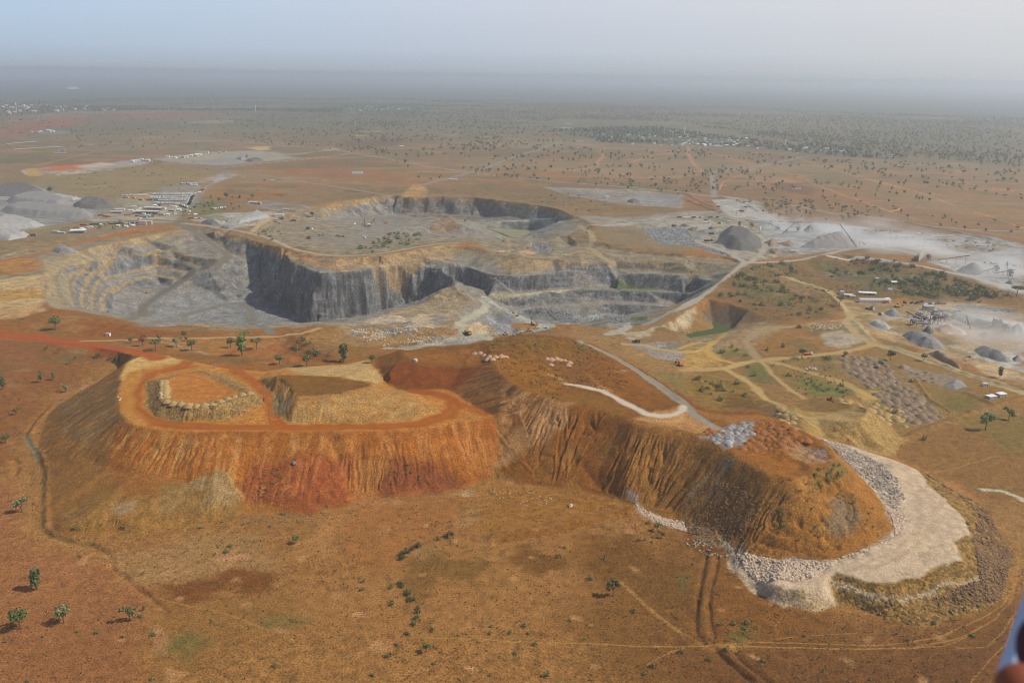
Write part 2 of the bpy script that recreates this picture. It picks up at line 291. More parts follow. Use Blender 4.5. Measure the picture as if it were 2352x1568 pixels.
# ------------------------------------------------------------------ triangulate the skeleton and raster it to a height grid
def build_dem():
    vs, es, zz = [], [], []
    fr = [(X0 - 400, Y0 - 200), (X1 + 400, Y0 - 200), (X1 + 400, Y1 + 400), (X0 - 400, Y1 + 400)]
    for p in fr: vs.append(p); zz.append(0.0)
    es += [(0, 1), (1, 2), (2, 3), (3, 0)]
    for w, z, closed in LINES:
        b = len(vs)
        for q, h in zip(w, z): vs.append((float(q[0]), float(q[1]))); zz.append(float(h))
        n = len(w)
        for i in range(n - 1): es.append((b + i, b + i + 1))
        if closed: es.append((b + n - 1, b))
    ov, oe, of, oiv, oie, _ = delaunay_2d_cdt([Vector(v) for v in vs], es, [], 0, 0.01, True)
    # output edge -> input edges; gather for every new vertex
    z = np.zeros(len(ov)); need = {}
    for i, o in enumerate(oiv):
        if o: z[i] = np.mean([zz[k] for k in o])
        else: need[i] = set()
    for (a, b), src in zip(oe, oie):
        for v in (a, b):
            if v in need: need[v].update(k for k in src if k < len(es))
    for v, ks in need.items():
        h = []
        for k in ks:
            a, b = es[k]; A = np.array(vs[a]); B = np.array(vs[b]); d = B - A
            t = np.clip(np.dot(np.array(ov[v]) - A, d) / (d @ d + 1e-9), 0, 1); h.append(zz[a] * (1 - t) + zz[b] * t)
        z[v] = np.mean(h) if h else 0
    print('CDT verts', len(ov), 'tris', len(of), 'crossings', len(need))
    nx = int((X1 - X0) / CS) + 1; ny = int((Y1 - Y0) / CS) + 1
    D = np.zeros((ny, nx), np.float32); V = np.array([tuple(v) for v in ov])
    for f in of:
        for k in range(1, len(f) - 1):
            i0, i1, i2 = f[0], f[k], f[k + 1]
            if z[i0] == 0 and z[i1] == 0 and z[i2] == 0: continue
            P = V[[i0, i1, i2]]
            a0 = max(int((P[:, 0].min() - X0) / CS), 0); a1 = min(int((P[:, 0].max() - X0) / CS) + 2, nx)
            b0 = max(int((P[:, 1].min() - Y0) / CS), 0); b1 = min(int((P[:, 1].max() - Y0) / CS) + 2, ny)
            if a1 <= a0 or b1 <= b0: continue
            gx, gy = np.meshgrid(X0 + np.arange(a0, a1) * CS, Y0 + np.arange(b0, b1) * CS)
            (xa, ya), (xb, yb), (xc, yc) = P
            den = (yb - yc) * (xa - xc) + (xc - xb) * (ya - yc)
            if abs(den) < 1e-9: continue
            u = ((yb - yc) * (gx - xc) + (xc - xb) * (gy - yc)) / den
            v = ((yc - ya) * (gx - xc) + (xa - xc) * (gy - yc)) / den
            w = 1 - u - v; m = (u >= -1e-6) & (v >= -1e-6) & (w >= -1e-6)
            zz_ = u * z[i0] + v * z[i1] + w * z[i2]
            sub = D[b0:b1, a0:a1]; sub[m] = zz_[m]
    gx, gy = np.meshgrid(X0 + np.arange(nx) * CS, Y0 + np.arange(ny) * CS); ok = np.zeros(D.shape, bool)
    for P in DOMAINS: ok |= inside(gx, gy, P)
    D[~ok] = 0
    P = np.pad(D, 1, mode='edge')
    D = (P[1:-1, 1:-1] * 4 + 2 * (P[:-2, 1:-1] + P[2:, 1:-1] + P[1:-1, :-2] + P[1:-1, 2:]) + P[:-2, :-2] + P[2:, 2:] + P[:-2, 2:] + P[2:, :-2]) / 16
    a0, a1, b0, b1 = (int((v - o) / CS) for v, o in ((40, X0), (420, X0), (480, Y0), (705, Y0)))
    for _ in range(4):                          # the old, rounded nose of the brown tip
        S = D[b0 - 1:b1 + 1, a0 - 1:a1 + 1]; B = (S[1:-1, 1:-1] * 4 + 2 * (S[:-2, 1:-1] + S[2:, 1:-1] + S[1:-1, :-2] + S[1:-1, 2:]) + S[:-2, :-2] + S[2:, 2:] + S[:-2, 2:] + S[2:, :-2]) / 16
        D[b0:b1, a0:a1] = B
    return D
DEM = build_dem()
def dem(x, y):
    fx = np.clip((x - X0) / CS, 0, DEM.shape[1] - 1.001); fy = np.clip((y - Y0) / CS, 0, DEM.shape[0] - 1.001)
    ix = fx.astype(np.int32); iy = fy.astype(np.int32); fx = (fx - ix).astype(np.float32); fy = (fy - iy).astype(np.float32)
    a = DEM[iy, ix] * (1 - fx) + DEM[iy, ix + 1] * fx; b = DEM[iy + 1, ix] * (1 - fx) + DEM[iy + 1, ix + 1] * fx
    return a * (1 - fy) + b * fy
def hit(p):
    """world points where the sight lines through the pixels meet the terrain"""
    d = rays(p); d = d / np.linalg.norm(d[:, :2], axis=1, keepdims=True)
    o = np.zeros((len(p), 3))
    rr = np.concatenate([np.arange(330, 2800, 1.5), 2800 * 1.01 ** np.arange(1, 320)])
    for i in range(len(p)):
        x = d[i, 0] * rr; y = d[i, 1] * rr; z = CAMZ + d[i, 2] * rr
        g = np.where((y < Y1), dem(x, y), 0)
        k = np.nonzero(z <= g)[0]
        k = k[0] if len(k) else len(rr) - 1
        k0 = max(k - 1, 0); e0 = z[k0] - g[k0]; e1 = g[k] - z[k]; t = e0 / (e0 + e1) if e0 + e1 > 1e-6 else 1
        r = rr[k0] + (rr[k] - rr[k0]) * np.clip(t, 0, 1)
        o[i] = (d[i, 0] * r, d[i, 1] * r, 0)
    o[:, 2] = dem(o[:, 0], o[:, 1])
    return o
def W2(s): return hit(px(s))[:, :2]
# ------------------------------------------------------------------ fine height: broken rock, erosion gullies, ditches
PITW = RIMW
TIPW = np.concatenate([RW, BW[:]])
DITCH = []                                    # (line, half width, depth (negative = bank))
def ditch(s, hw, dep): DITCH.append((W2(s), hw, dep))
ditch("D 330,650 230,760 175,850 200,900 240,950 275,1010 300,1100 G 295,50 290,270 340,322 500,362 620,384 720,432 775,485 765,530 800,570 900,650 1010,732 1090,800 1150,850", 2.0, 1.6)
ditch("D 340,660 245,765 195,850 290,1010 315,1100 G 310,50 305,265", 2.5, -1.6)
ditch("D 80,1000 110,1040 105,1110", 2.5, 2.0)
ditch("I 165,440 130,600 100,780 85,900 95,1000 140,1062", 1.6, 1.7); ditch("I 240,480 210,600 175,780 185,900 210,1020", 1.6, 1.7)
ditch("I 200,470 170,600 137,780 135,900 150,1000", 3.0, -1.0)
ditch("I 215,1100 300,1190 420,1290 520,1347", 1.8, 1.8); ditch("I 350,1140 430,1210 530,1290 610,1347", 1.8, 1.6); ditch("I 280,1110 380,1210 500,1310", 3.0, -1.2)
ditch("H 1040,370 1080,340 1400,290 1700,220 1900,160 2030,120", 5.0, -2.6); ditch("H 1060,390 1140,345 1400,330 1700,265 1950,185", 2.0, 1.2)
ditch("H 1500,60 1650,95 1900,130", 2.5, -1.6)
ditch("F 1480,890 1620,830 1800,770 1900,730 2050,680 2150,660", 4.0, -2.6)
ditch("F 1180,60 1260,150 1320,200 1500,255 1700,320 1900,410 2100,480 2352,540", 4.5, -2.8)
ditch("F 1600,460 1700,600 1850,690", 2.0, -1.5); ditch("F 1950,560 2150,640 2352,600", 3.5, -2.2)
ditch("F 1700,1080 1850,1010 2100,960", 1.5, 1.0)
ditch("C 1120,950 1060,870 960,790 880,760", 3, -2); ditch("C 620,720 680,780 760,830", 3, 3)
ditch("C 0,165 100,205 200,240 270,265", 6, -4); ditch("C 30,130 120,185 210,225", 5, -3)
ditch("C 250,150 400,180 460,215 530,260 600,290", 4, -3)
ditch("C 1400,300 1700,360 1900,400 2100,440 2352,490", 4, -3)
ditch("A 0,560 250,500 600,440 950,370", 2, -2)
ditch("G 1940,905 2040,925 2150,950", 1.2, .8); ditch("G 1390,1200 1500,1270 1590,1340", 1.0, .7)
PILES = []                                    # low dumped ridges that belong to the ground itself
ROUGH = []
def rough(s, amp, wl, soft=12): ROUGH.append((W2(s), amp, wl, soft))
rough("B 1000,400 1500,340 1700,320 1760,460 2110,500 2352,570 C 0,590 360,600 300,640 B 2352,620 1850,610 1500,600 1100,570 1000,480", 2.6, 34)
rough("B 560,300 820,280 900,420 700,460 560,400", 3.2, 30); rough("M 250,480 600,560 800,620 1000,690 700,660 350,560", 2.5, 24)
rough("B 640,1060 760,960 860,1020 780,1090 620,1160 200,1180 20,1090 300,960 560,960", 2.6, 22); rough("B 300,950 560,880 700,790 900,860 930,880 800,970 640,960", 2.2, 20)
rough("C 440,640 900,580 1100,600 1000,700 1100,880 1130,960 680,1020 450,920 230,850", 3.0, 40); rough("C 900,600 1200,580 1700,680 2300,860 1800,880 1450,840 1100,840 1000,720", 3.4, 46)
rough("D 0,20 600,20 1000,120 1300,160 1900,170 2300,50 E 300,20 640,180 300,240 0,330 D 1800,350 1300,250 800,190 300,90 0,80", 1.8, 26)
rough("E 980,210 1290,160 1600,190 1900,340 2000,500 1900,540 1560,420 1480,540 1300,530 1100,400", 1.1, 9, 8); rough("E 310,340 640,280 950,220 1000,330 700,370", 1.6, 20)
rough("F 690,760 960,900 1030,1030 880,1080 740,1060 560,960", 3.0, 13, 6); rough("B 400,110 1000,90 1600,190 2000,220 2300,250 1700,240 1200,175 900,140", 2.4, 30)
rough("F 580,150 1000,70 1250,190 1040,260 560,300", 1.4, 30); rough("F 0,430 420,480 660,680 560,640 250,680 0,560", 2.0, 26); rough("C 450,400 700,440 640,580 500,580", 2.5, 24); rough("C 1300,390 2000,420 2200,520 1700,520", 2.0, 30)
rough("G 380,210 700,60 1000,60 1300,130 1500,180 1300,250 900,300 500,290", 1.3, 16, 8); rough("A 1690,190 1900,250 2352,180 B 360,150 350,260 A 2352,300 2000,290", 2.2, 20); rough("A 1300,300 1700,270 1850,300 1750,350 1450,340", 1.6, 16)
def gully_coords(x, y, P):
    d, s = seg_dist(x, y, P); return d, s
def height(x, y, fine=True):
    x = np.asarray(x, float); y = np.asarray(y, float)
    near = (y < Y1 - 5) & (x > X0 + 5) & (x < X1 - 5)
    dp = np.full(x.shape, 999., np.float32)
    m = near & (x > PITW[:, 0].min() - 40) & (x < PITW[:, 0].max() + 40) & (y > 800)
    if m.any(): dp[m] = sdf(x[m], y[m], PITW)
    pit = sst(6, -8, dp)
    wx = np.zeros_like(x); wy = np.zeros_like(x)
    k = pit > .01
    if k.any():
        a, b = x[k], y[k]; wa = (2.0 + 2.6 * sst(-560, -480, a) * sst(0, -80, a)) * pit[k]
        wx[k] = (fbm(a, b, 26, 4, 11, .55)) * wa; wy[k] = (fbm(a, b, 26, 4, 21, .55)) * wa; wb = 5.5 * sst(-520, -450, a) * sst(-40, -110, a) * pit[k]; wx[k] += wb * np.sign(noise(a / 21, b / 21, 23)) * np.abs(noise(a / 21, b / 21, 23)) ** .5; wy[k] += wb * np.sign(noise(a / 24, b / 24, 24)) * np.abs(noise(a / 24, b / 24, 24)) ** .5
    k = near & ~k
    if k.any():
        a, b = x[k], y[k]
        wx[k] = fbm(a, b, 16, 3, 31) * 1.3; wy[k] = fbm(a, b, 16, 3, 41) * 1.3
    z = np.where(near, dem(x + wx, y + wy), 0.0)
    k = near & (pit > .5) & (z < -6) & fine
    if k.any():                                # ledges along the rock faces
        a, b = x[k] + wx[k], y[k] + wy[k]; e = 2.0
        sl = np.hypot(dem(a + e, b) - dem(a - e, b), dem(a, b + e) - dem(a, b - e)) / (2 * e)
        zk = z[k]; ph = zk * (2 * math.pi / 8.5) + 5 * noise(x[k] / 45, y[k] / 45, 87)
        z[k] = zk + sst(.8, 1.6, sl) * (1.25 * np.sin(ph) * (.6 + .6 * noise(x[k] / 22, y[k] / 22, 88)) + .8 * noise(x[k] / 2.6, y[k] / 2.6, 89))
    z = z + fbm(x, y, 170, 2, 51) * .9
    if not fine: return z
    k = near & (y < 1000)
    if k.any():                                # erosion gullies down the tip slopes
        a, b, zk = x[k], y[k], z[k]
        e = 1.2
        gx = (dem(a + e, b) - dem(a - e, b)) / (2 * e); gy = (dem(a, b + e) - dem(a, b - e)) / (2 * e)
        sl = np.hypot(gx, gy); st = sst(.33, .55, sl) * sst(1.0, 5.0, zk)
        q = st > .02; idx = np.nonzero(k)[0] if x.ndim == 1 else None
        if q.any():
            aq, bq = a[q], b[q]
            d1, s1 = seg_dist(aq, bq, TIPW)
            sw = s1 + fbm(aq, bq, 14, 3, 61) * 2.2
            g = 1 - np.abs(noise(sw / 2.0, d1 / 26 + 3, 71)); g2 = 1 - np.abs(noise(sw / 6.1 + noise(d1 / 12, sw / 30, 75) * .35, d1 / 40, 72))
            amp = .55 + 1.3 * sst(-.2, .5, noise(s1 / 45, d1 / 40, 73))
            zz = np.zeros_like(zk); zz[q] = -(g ** 3 * .85 + g2 ** 4 * .4) * amp * st[q] * sst(2, 14, d1) * (1 + .9 * sst(-20, 40, aq))
            z[k] = zk + zz
    for P, amp, wl, so in ROUGH:
        m = (x > P[:, 0].min() - so) & (x < P[:, 0].max() + so) & (y > P[:, 1].min() - so) & (y < P[:, 1].max() + so)
        if m.any():
            a, b = x[m], y[m]; al = sst(so, -so, sdf(a, b, P)); q = al > .02
            if q.any():
                a, b = a[q], b[q]; t = fbm(a, b, wl, 4, 91, .55); t2 = 1 - 2 * np.abs(fbm(a, b, wl * 1.4, 3, 95))
                dz = np.zeros(al.shape); dz[q] = al[q] * amp * (t * .6 + t2 * .5); z[m] += dz
    for P, hw, dep in DITCH:
        m = (x > P[:, 0].min() - 4 * hw) & (x < P[:, 0].max() + 4 * hw) & (y > P[:, 1].min() - 4 * hw) & (y < P[:, 1].max() + 4 * hw)
        if m.any():
            d, s = seg_dist(x[m], y[m], P)
            d = d + noise(x[m] / 5, y[m] / 5, 81) * hw * .35
            z[m] -= dep * np.exp(-(d / hw) ** 2) * (.8 + .35 * noise(s / 9, s * 0, 83))
    return z
def ground_z(x, y): return float(height(np.array([x]), np.array([y]))[0])
# ------------------------------------------------------------------ the ground sheet (finer rows near, coarser far)
def build_grid():
    r = [240.0]
    while r[-1] < 375: r.append(r[-1] * 1.01)
    while r[-1] < 2750: r.append(r[-1] + min(max(.00105 * r[-1], .5), 1.35))
    while r[-1] < 62000: r.append(r[-1] * 1.009)
    a = np.concatenate([np.arange(-.80, -.615, .004), np.arange(-.615, .615, .00105), np.arange(.615, .80, .004)])
    return np.array(r), a
GR, GA = build_grid()
if 'LOWRES' in globals(): GR = GR[::2]; GA = GA[::2]
VX = (GR[:, None] * np.sin(GA)[None]).ravel(); VY = (GR[:, None] * np.cos(GA)[None]).ravel()
VZ = height(VX, VY)
def normals(z):
    P = np.stack([VX, VY, z], 1).reshape(len(GR), len(GA), 3)
    n = np.cross(np.gradient(P, axis=1), np.gradient(P, axis=0)); n /= np.linalg.norm(n, axis=2, keepdims=True) + 1e-12
    return n.reshape(-1, 3)
SLZ = normals(VZ)[:, 2]                        # cosine of the slope
print('ground verts', len(VX))
# ------------------------------------------------------------------ ground colour (soil, rock, grass; haze tint painted into the farthest plain)
VR = np.hypot(VX, VY)
N1 = fbm(VX, VY, 90, 3, 101); N2 = fbm(VX, VY, 14, 3, 111); N3 = np.where(VR < 2600, fbm(VX, VY, 3.2, 2, 121), noise(VX / 30, VY / 30, 122))
NF = fbm(VX, VY, 520, 4, 131); NG = fbm(VX, VY, 1700, 3, 141)
WOX = N2; WOY = np.roll(N2, 1234)
COL = np.zeros((len(VX), 3), np.float32); RUB = np.zeros(len(VX), np.float32); REG = np.zeros(len(VX), np.int16)
REGN = {0: ('ground', 'soil')}
def region(name, mat):
    i = len(REGN); REGN[i] = (name, mat); return i
def bb(P, mg):
    return np.nonzero((VX > P[:, 0].min() - mg) & (VX < P[:, 0].max() + mg) & (VY > P[:, 1].min() - mg) & (VY < P[:, 1].max() + mg))[0]
def put(k, a, c, rub=None, var=.12):
    a = a[:, None].astype(np.float32)
    v = (1 + var * (N3[k] * .6 + N2[k] * .6))[:, None]
    c = c if getattr(c, 'ndim', 1) == 2 else lin(c)[None]
    COL[k] = COL[k] * (1 - a) + c * v * a
    if rub is not None: RUB[k] = RUB[k] * (1 - a[:, 0]) + rub * a[:, 0]
def poly(s, c, soft=3.0, wob=3.0, a=1.0, rub=None, reg=None, patch=0, zlo=None, zhi=None, var=.12, W_=None):
    P = W2(s) if W_ is None else W_
    k = bb(P, soft + wob)
    if not len(k): return
    d = sdf(VX[k] + WOX[k] * wob, VY[k] + WOY[k] * wob, P)
    al = sst(soft, -soft, d) * a
    if patch: al = al * sst(-patch, patch * .6, N1[k] * .5 + N2[k] * .7)
    if zlo is not None: al = al * sst(zlo - 1, zlo + 1, VZ[k])
    if zhi is not None: al = al * sst(zhi + 1, zhi - 1, VZ[k])
    put(k, al, c, rub, var)
    if reg is not None: REG[k[d < 0]] = reg
def road(s, w, c, soft=1.5, a=1.0, reg=None, wob=1.2, rub=0.0, ruts=0.0, W_=None):
    P = W2(s) if W_ is None else W_
    k = bb(P, w + soft + 4)
    if not len(k): return
    d, s_ = seg_dist(VX[k] + WOX[k] * wob, VY[k] + WOY[k] * wob, P)
    d = d * (1 + .22 * noise(s_ / 17, s_ * 0 + w, 155) + .12 * noise(s_ / 5, s_ * 0 - w, 156))
    al = sst(w / 2 + soft, w / 2 - soft, d) * a
    if ruts:
        cc = lin(c)[None] * (1 + ruts * np.cos(d / max(w, 1) * 12.6))[:, None]
    else: cc = c
    put(k, al, cc, rub, .07)
    if reg is not None: REG[k[d < w / 2]] = reg
def spots(s, w, c, gap, a=.8):
    """short bare marks strung along a line"""
    road(s, w, c, w, a)
def streak(s, c, a=.8, wl=5.0, thr=0.0, soft=4.0, line=None, rub=None, up=1.0):
    """colour running down a slope in streaks"""
    P = W2(s); k = bb(P, soft + 4)
    if not len(k): return
    d = sdf(VX[k] + WOX[k] * 4, VY[k] + WOY[k] * 4, P)
    dd, ss = seg_dist(VX[k], VY[k], TIPW if line is None else line)
    f = noise(ss / wl, dd / (wl * 9), 151) * .7 + noise(ss / (wl * .37), dd / (wl * 5), 152) * .45
    al = sst(soft, -soft, d) * a * sst(thr - .55, thr + .55, f + .35 * N3[k])
    put(k, al, c, rub, .08)
# ---- plain
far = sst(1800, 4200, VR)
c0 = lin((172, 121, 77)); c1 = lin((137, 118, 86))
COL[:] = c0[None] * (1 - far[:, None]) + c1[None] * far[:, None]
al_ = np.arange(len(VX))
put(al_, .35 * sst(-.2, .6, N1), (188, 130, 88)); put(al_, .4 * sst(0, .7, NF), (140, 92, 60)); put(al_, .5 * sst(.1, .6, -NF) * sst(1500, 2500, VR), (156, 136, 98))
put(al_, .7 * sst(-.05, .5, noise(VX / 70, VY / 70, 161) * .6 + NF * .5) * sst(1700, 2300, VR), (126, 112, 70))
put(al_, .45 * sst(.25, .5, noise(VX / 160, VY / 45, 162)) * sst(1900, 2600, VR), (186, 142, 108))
put(al_, .7 * sst(-.3, .5, NG) * sst(3600, 6000, VR), (108, 106, 80)); put(al_, .85 * sst(6000, 11000, VR), (84, 98, 92)); poly('J 0,200 480,212 1480,215 2352,235 K 650,245 1400,325 1500,300 2352,330 L 500,420 1500,560 2352,640 2352,300 0,210 K 0,150 J 0,170', (118, 106, 76), 120, 60, .6, var=.3)  # farthest ground: blue-green grey, distance haze painted into the woodland colour
put(np.nonzero(VR < 1000)[0], .5 * sst(.1, .9, fbm(VX, VY, 7, 3, 195)[VR < 1000]), (186, 134, 90)); put(np.nonzero(VR < 1000)[0], .5 * sst(.1, .9, -fbm(VX, VY, 5, 3, 196)[VR < 1000]), (122, 84, 52))
# foreground: right side is a darker burnt grass, left a redder stubble
poly("H 1900,560 2352,200 I 0,300 350,560 1000,850 1700,960 2300,700 2600,900 2600,1600 0,1600 H 1900,1600 1500,900", (128, 86, 50), 25, 8, .75)
poly("I -100,1100 500,1080 1500,1100 2400,800 2500,1700 -100,1700", (122, 78, 48), 30, 8, .7)
poly("G -600,-100 120,0 180,300 500,420 760,520 1000,740 1100,900 1000,1100 1050,1400 -600,1500", (170, 112, 78), 12, 6, .8)
poly("G -400,900 900,940 1010,1100 1030,1500 -400,1500", (160, 106, 72), 14, 8, .7)
poly("D -800,190 300,180 700,300 560,470 300,620 200,760 100,900 60,1100 -800,1100", (150, 96, 58), 14, 8, .85)
poly("G 780,480 1500,300 1750,330 1900,480 1950,560 1000,690 820,560", (178, 134, 92), 10, 6, .75)
poly("G 1050,680 1400,590 1750,560 1900,600 1850,700 1500,740 1280,800 1050,720", (130, 78, 42), 8, 8, .85)
poly("G 1100,820 1700,760 1950,760 2000,900 1900,1000 1500,1200 1300,1300 1040,1400 1020,900", (158, 112, 68), 14, 8, .8)
poly("G 1200,1020 1350,960 1420,1100 1280,1140 1180,1120", (112, 108, 56), 8, 6, .75)
poly("G 1850,880 2050,850 2150,930 2000,960 1860,960", (120, 108, 60), 8, 6, .7)
poly("G 1040,990 1130,930 1150,1040 1160,1140 1100,1110", (200, 144, 108), 3, 3, .8)
poly("G 2050,480 2352,150 H 0,80 250,60 350,120 0,250 G 2200,440", (196, 140, 94), 10, 6, .85)
poly("G 1510,470 1690,450 1720,490 1600,495 1510,500", (214, 156, 118), 3, 2, .9)
poly("H 0,130 300,70 900,40 1000,10 750,150 900,280 700,350 400,450 400,560 0,560", (176, 116, 74), 10, 6, .7)
poly("H 770,30 930,10 1020,110 960,200 850,260 760,130", (206, 168, 126), 6, 6, .75, patch=.5)
poly("H 950,0 1700,20 2000,60 2030,120 1500,230 1080,330 960,290 1020,120", (168, 116, 66), 8, 6, .8)
poly("H 560,400 720,440 700,470 600,480 440,460", (164, 124, 80), 4, 3, .85)
poly("H 430,500 700,470 780,520 980,480 1000,580 900,610 700,630 560,800 470,780 430,640", (134, 96, 54), 4, 5, .75)
poly("H 1160,480 1300,400 1600,500 1500,560 1360,610", (124, 82, 42), 4, 5, .8)
poly("H 1600,340 1990,310 2200,500 1950,560 1840,640 1650,520", (134, 88, 46), 8, 6, .75)
poly("H 1560,560 1830,630 1930,660 2352,960 I 100,900 130,600 0,560 H 2200,560 1950,300", (126, 86, 48), 10, 8, .7)
poly("I 250,470 420,620 620,780 950,830 1100,800 900,1040 200,1060 210,700", (142, 92, 50), 8, 8, .6)
poly("I 330,980 500,960 520,1040 380,1060", (112, 104, 54), 5, 5, .8); poly("I 0,590 60,600 50,680 0,700", (112, 108, 62), 5, 4, .7)
for s in "H 270,272,6 582,252,5 785,378,4 550,588,4 1978,297,6 2038,552,5 142,888,6 275,1098,7 895,1245,5 1615,892,5 1755,1235,4 1715,940,3 1200,630,5 1310,480,3 I 1100,1190,6 1655,1318,6 1272,1035,5 270,833,3 505,1172,5 1750,1030,7 590,790,3 380,670,3 G 935,628,6 1245,758,4 1630,648,5 1685,808,6 850,1052,4 1185,1297,9 2090,492,5 2315,740,6 590,495,6 1170,585,4 1950,990,5 F 1820,1032,4 E 360,1310,9".split():
    if s.isalpha(): cr_ = s; continue
    a_ = s.split(','); c_ = W2(cr_ + ' ' + a_[0] + ',' + a_[1])[0]; r_ = float(a_[2]); th = np.arange(14) * 2 * math.pi / 14
    poly('', (222, 166, 122), r_ * .4, r_ * .6, .5, W_=np.stack([c_[0] + np.cos(th) * r_ * .62, c_[1] + np.sin(th) * r_ * .55], 1))
# right foreground fields beyond the apron
poly("F 1440,1000 1500,900 1900,740 1960,800 2352,800 2600,900 2600,1500 2200,1400 2000,1250 1650,1080", (150, 108, 66), 10, 8, .8)
poly("F 1900,730 2100,690 2352,700 2600,800 2352,950 2200,960 2100,840 1960,800", (134, 112, 58), 8, 6, .75)
poly("F 1900,1160 2352,1220 2352,1260 2000,1220", (140, 112, 62), 6, 4, .7)
poly("I 2020,100 2352,110 2500,500 2352,700 2300,500 2200,330", (172, 128, 84), 10, 6, .8)
# ---- belt between the tips and the quarry
poly("D -900,-40 0,0 300,-60 620,20 1000,110 1300,140 1900,120 2352,40 E 300,-10 640,150 400,260 0,370 D 1900,410 1300,330 1030,290 830,340 500,230 0,120 -900,100", (160, 104, 58), 6, 5, .85)
poly("D 1100,180 1700,180 2100,200 1900,330 1500,300 1200,260", (190, 134, 84), 8, 6, .7); poly("D 1500,270 2000,210 2352,260 2352,330 1700,360", (178, 110, 66), 8, 6, .7)
poly("D 1950,180 2100,130 2200,200 2352,240 2352,340 2100,330 1950,280", (120, 78, 46), 8, 6, .7)
poly("D 2080,180 2250,110 2352,110 E 60,120 200,140 400,200 0,260", (196, 146, 92), 6, 6, .8, rub=.5)
poly("D 620,60 1000,100 1250,150 900,180 600,140", (150, 84, 44), 8, 6, .6)
poly("E 1400,30 1900,10 2352,-20 F 300,60 700,100 1130,80 1340,220 1100,260 540,320 0,400 E 2352,560 2000,330 1640,190", (158, 124, 84), 12, 10, .75, patch=0); poly("F 0,400 540,330 1340,220 2100,440 2352,560 2352,700 1950,720 1500,900 1260,620 900,580 560,640 200,680 0,560", (150, 118, 76), 12, 10, .6)
poly("B 20,1090 600,1060 1000,1130 1450,1070 1900,1060 E 1640,190 1150,160 800,220 400,240 0,330 D 2352,330 2100,250 2300,60", (162, 118, 76), 8, 10, .55)
# ---- middle ground: yards and scrub
poly("A 1180,320 1290,240 2352,60 C 2352,380 2352,1000 1600,560 450,560 0,480 B 2352,570 1000,480 0,560 A 1900,480 1500,370", (156, 122, 84), 10, 8, .9)
poly("C 0,0 2352,330 2352,700 1300,450 700,330 0,300", (150, 108, 76), 14, 8, .5)
poly("A -900,60 200,40 1000,40 1400,60 1340,200 1150,300 700,420 -900,520", (158, 134, 98), 14, 8, .9)
poly("A 250,-20 800,-60 1450,-50 1380,60 1000,110 560,120 280,80", (158, 136, 88), 40, 30, .55)
poly("A -400,70 230,70 450,140 760,180 780,220 620,300 330,360 -400,460", (166, 164, 156), 10, 6, .9)
poly("A 840,140 1100,115 1380,120 1320,230 1180,330 700,330 560,300 800,220", (178, 164, 138), 6, 5, .9)
poly("A 1100,90 1390,70 1370,110 1130,120", (160, 150, 138), 5, 4, .9); poly("A 860,140 1050,130 1040,175 870,175", (206, 154, 96), 5, 4, .8)
poly("A 1300,300 1500,260 1900,250 1850,330 1700,360 1450,345", (190, 180, 162), 6, 5, .9, rub=.3)
poly("A 1350,170 1520,160 1550,300 1250,300 1240,240", (136, 130, 78), 8, 6, .6)
poly("A 1690,190 1800,170 2100,210 2250,230 2000,260 1850,240", (160, 150, 138), 8, 6, .7); poly("A 1700,180 1850,170 1780,200", (214, 140, 74), 6, 5, .8)
poly("A 1900,300 2352,170 B 100,150 370,140 360,270 0,280 A 2100,310", (178, 140, 96), 6, 8, .85, rub=.3)
poly("A 2000,280 2250,240 2352,240 2352,290 2100,300", (150, 146, 138), 6, 6, .8, rub=.6)
poly("M 350,330 1000,330 1600,260 2100,300 2000,400 1700,420 1500,500 1200,600 900,640 700,560 300,400", (172, 148, 114), 8, 6, .95)
poly("M 850,370 1300,350 1500,400 1700,430 1300,570 1100,640 780,600 1000,520", (146, 140, 134), 8, 6, .9)
poly("M 380,440 620,420 600,470 450,480", (160, 150, 138), 5, 4, .8)
poly("M 1550,250 1900,240 2100,310 2000,340 1600,270", (150, 148, 146), 6, 5, .9, rub=.5)
poly("M 1240,640 1500,510 2000,440 2100,520 1950,620 1600,690 1150,690 820,660", (120, 120, 62), 6, 8, .9); poly("M 1340,630 1700,600 1640,660 1400,650", (196, 180, 150), 3, 3, .8)
poly("M 150,400 330,340 400,480 300,540 100,450", (130, 122, 70), 6, 6, .7)
poly("B 0,180 380,130 420,120 1000,140 1500,220 1700,250 2300,260 2352,200 1900,60 1000,90 500,80 0,100", (142, 112, 74), 8, 8, .8)
poly("B 500,60 570,60 600,150 410,155", (206, 156, 104), 4, 5, .9)
poly("B 1380,80 1600,90 2050,100 2352,140 2352,230 1900,200 1560,140", (166, 158, 146), 6, 6, .8); poly("B 1980,150 2300,140 2352,180 2100,210", (150, 146, 140), 5, 5, .8, rub=.4)
poly("B 1600,280 2000,290 2352,250 C 300,250 380,200 250,140 520,180 620,300 1000,360 1400,490 700,560 450,590 250,520 0,430 B 2300,390 1800,350", (172, 160, 140), 8, 6, .95)
poly("C 0,380 180,330 240,400 200,470 0,430", (176, 168, 150), 5, 4, .9)
poly("C 200,170 330,165 500,200 560,280 340,300 250,230", (192, 186, 172), 4, 4, .95)
poly("C 540,360 900,330 1300,360 1560,430 1750,400 2100,420 2352,480 2352,640 1900,560 1500,500 1200,500 800,540 560,500", (178, 174, 166), 8, 6, .95)
poly("C 600,340 920,340 1000,460 900,520 640,420", (172, 171, 168), 6, 6, .8, patch=.5); poly("C 1500,380 2000,420 2100,470 1700,480", (180, 176, 172), 8, 8, .8, patch=.5)
poly("C 1640,590 2000,580 2352,600 2352,850 2100,760 1850,650", (192, 186, 176), 6, 6, .95)
poly("B 1640,340 1760,350 1700,480 1550,520 1450,560 1300,540 1450,440", (152, 118, 82), 8, 8, .7)
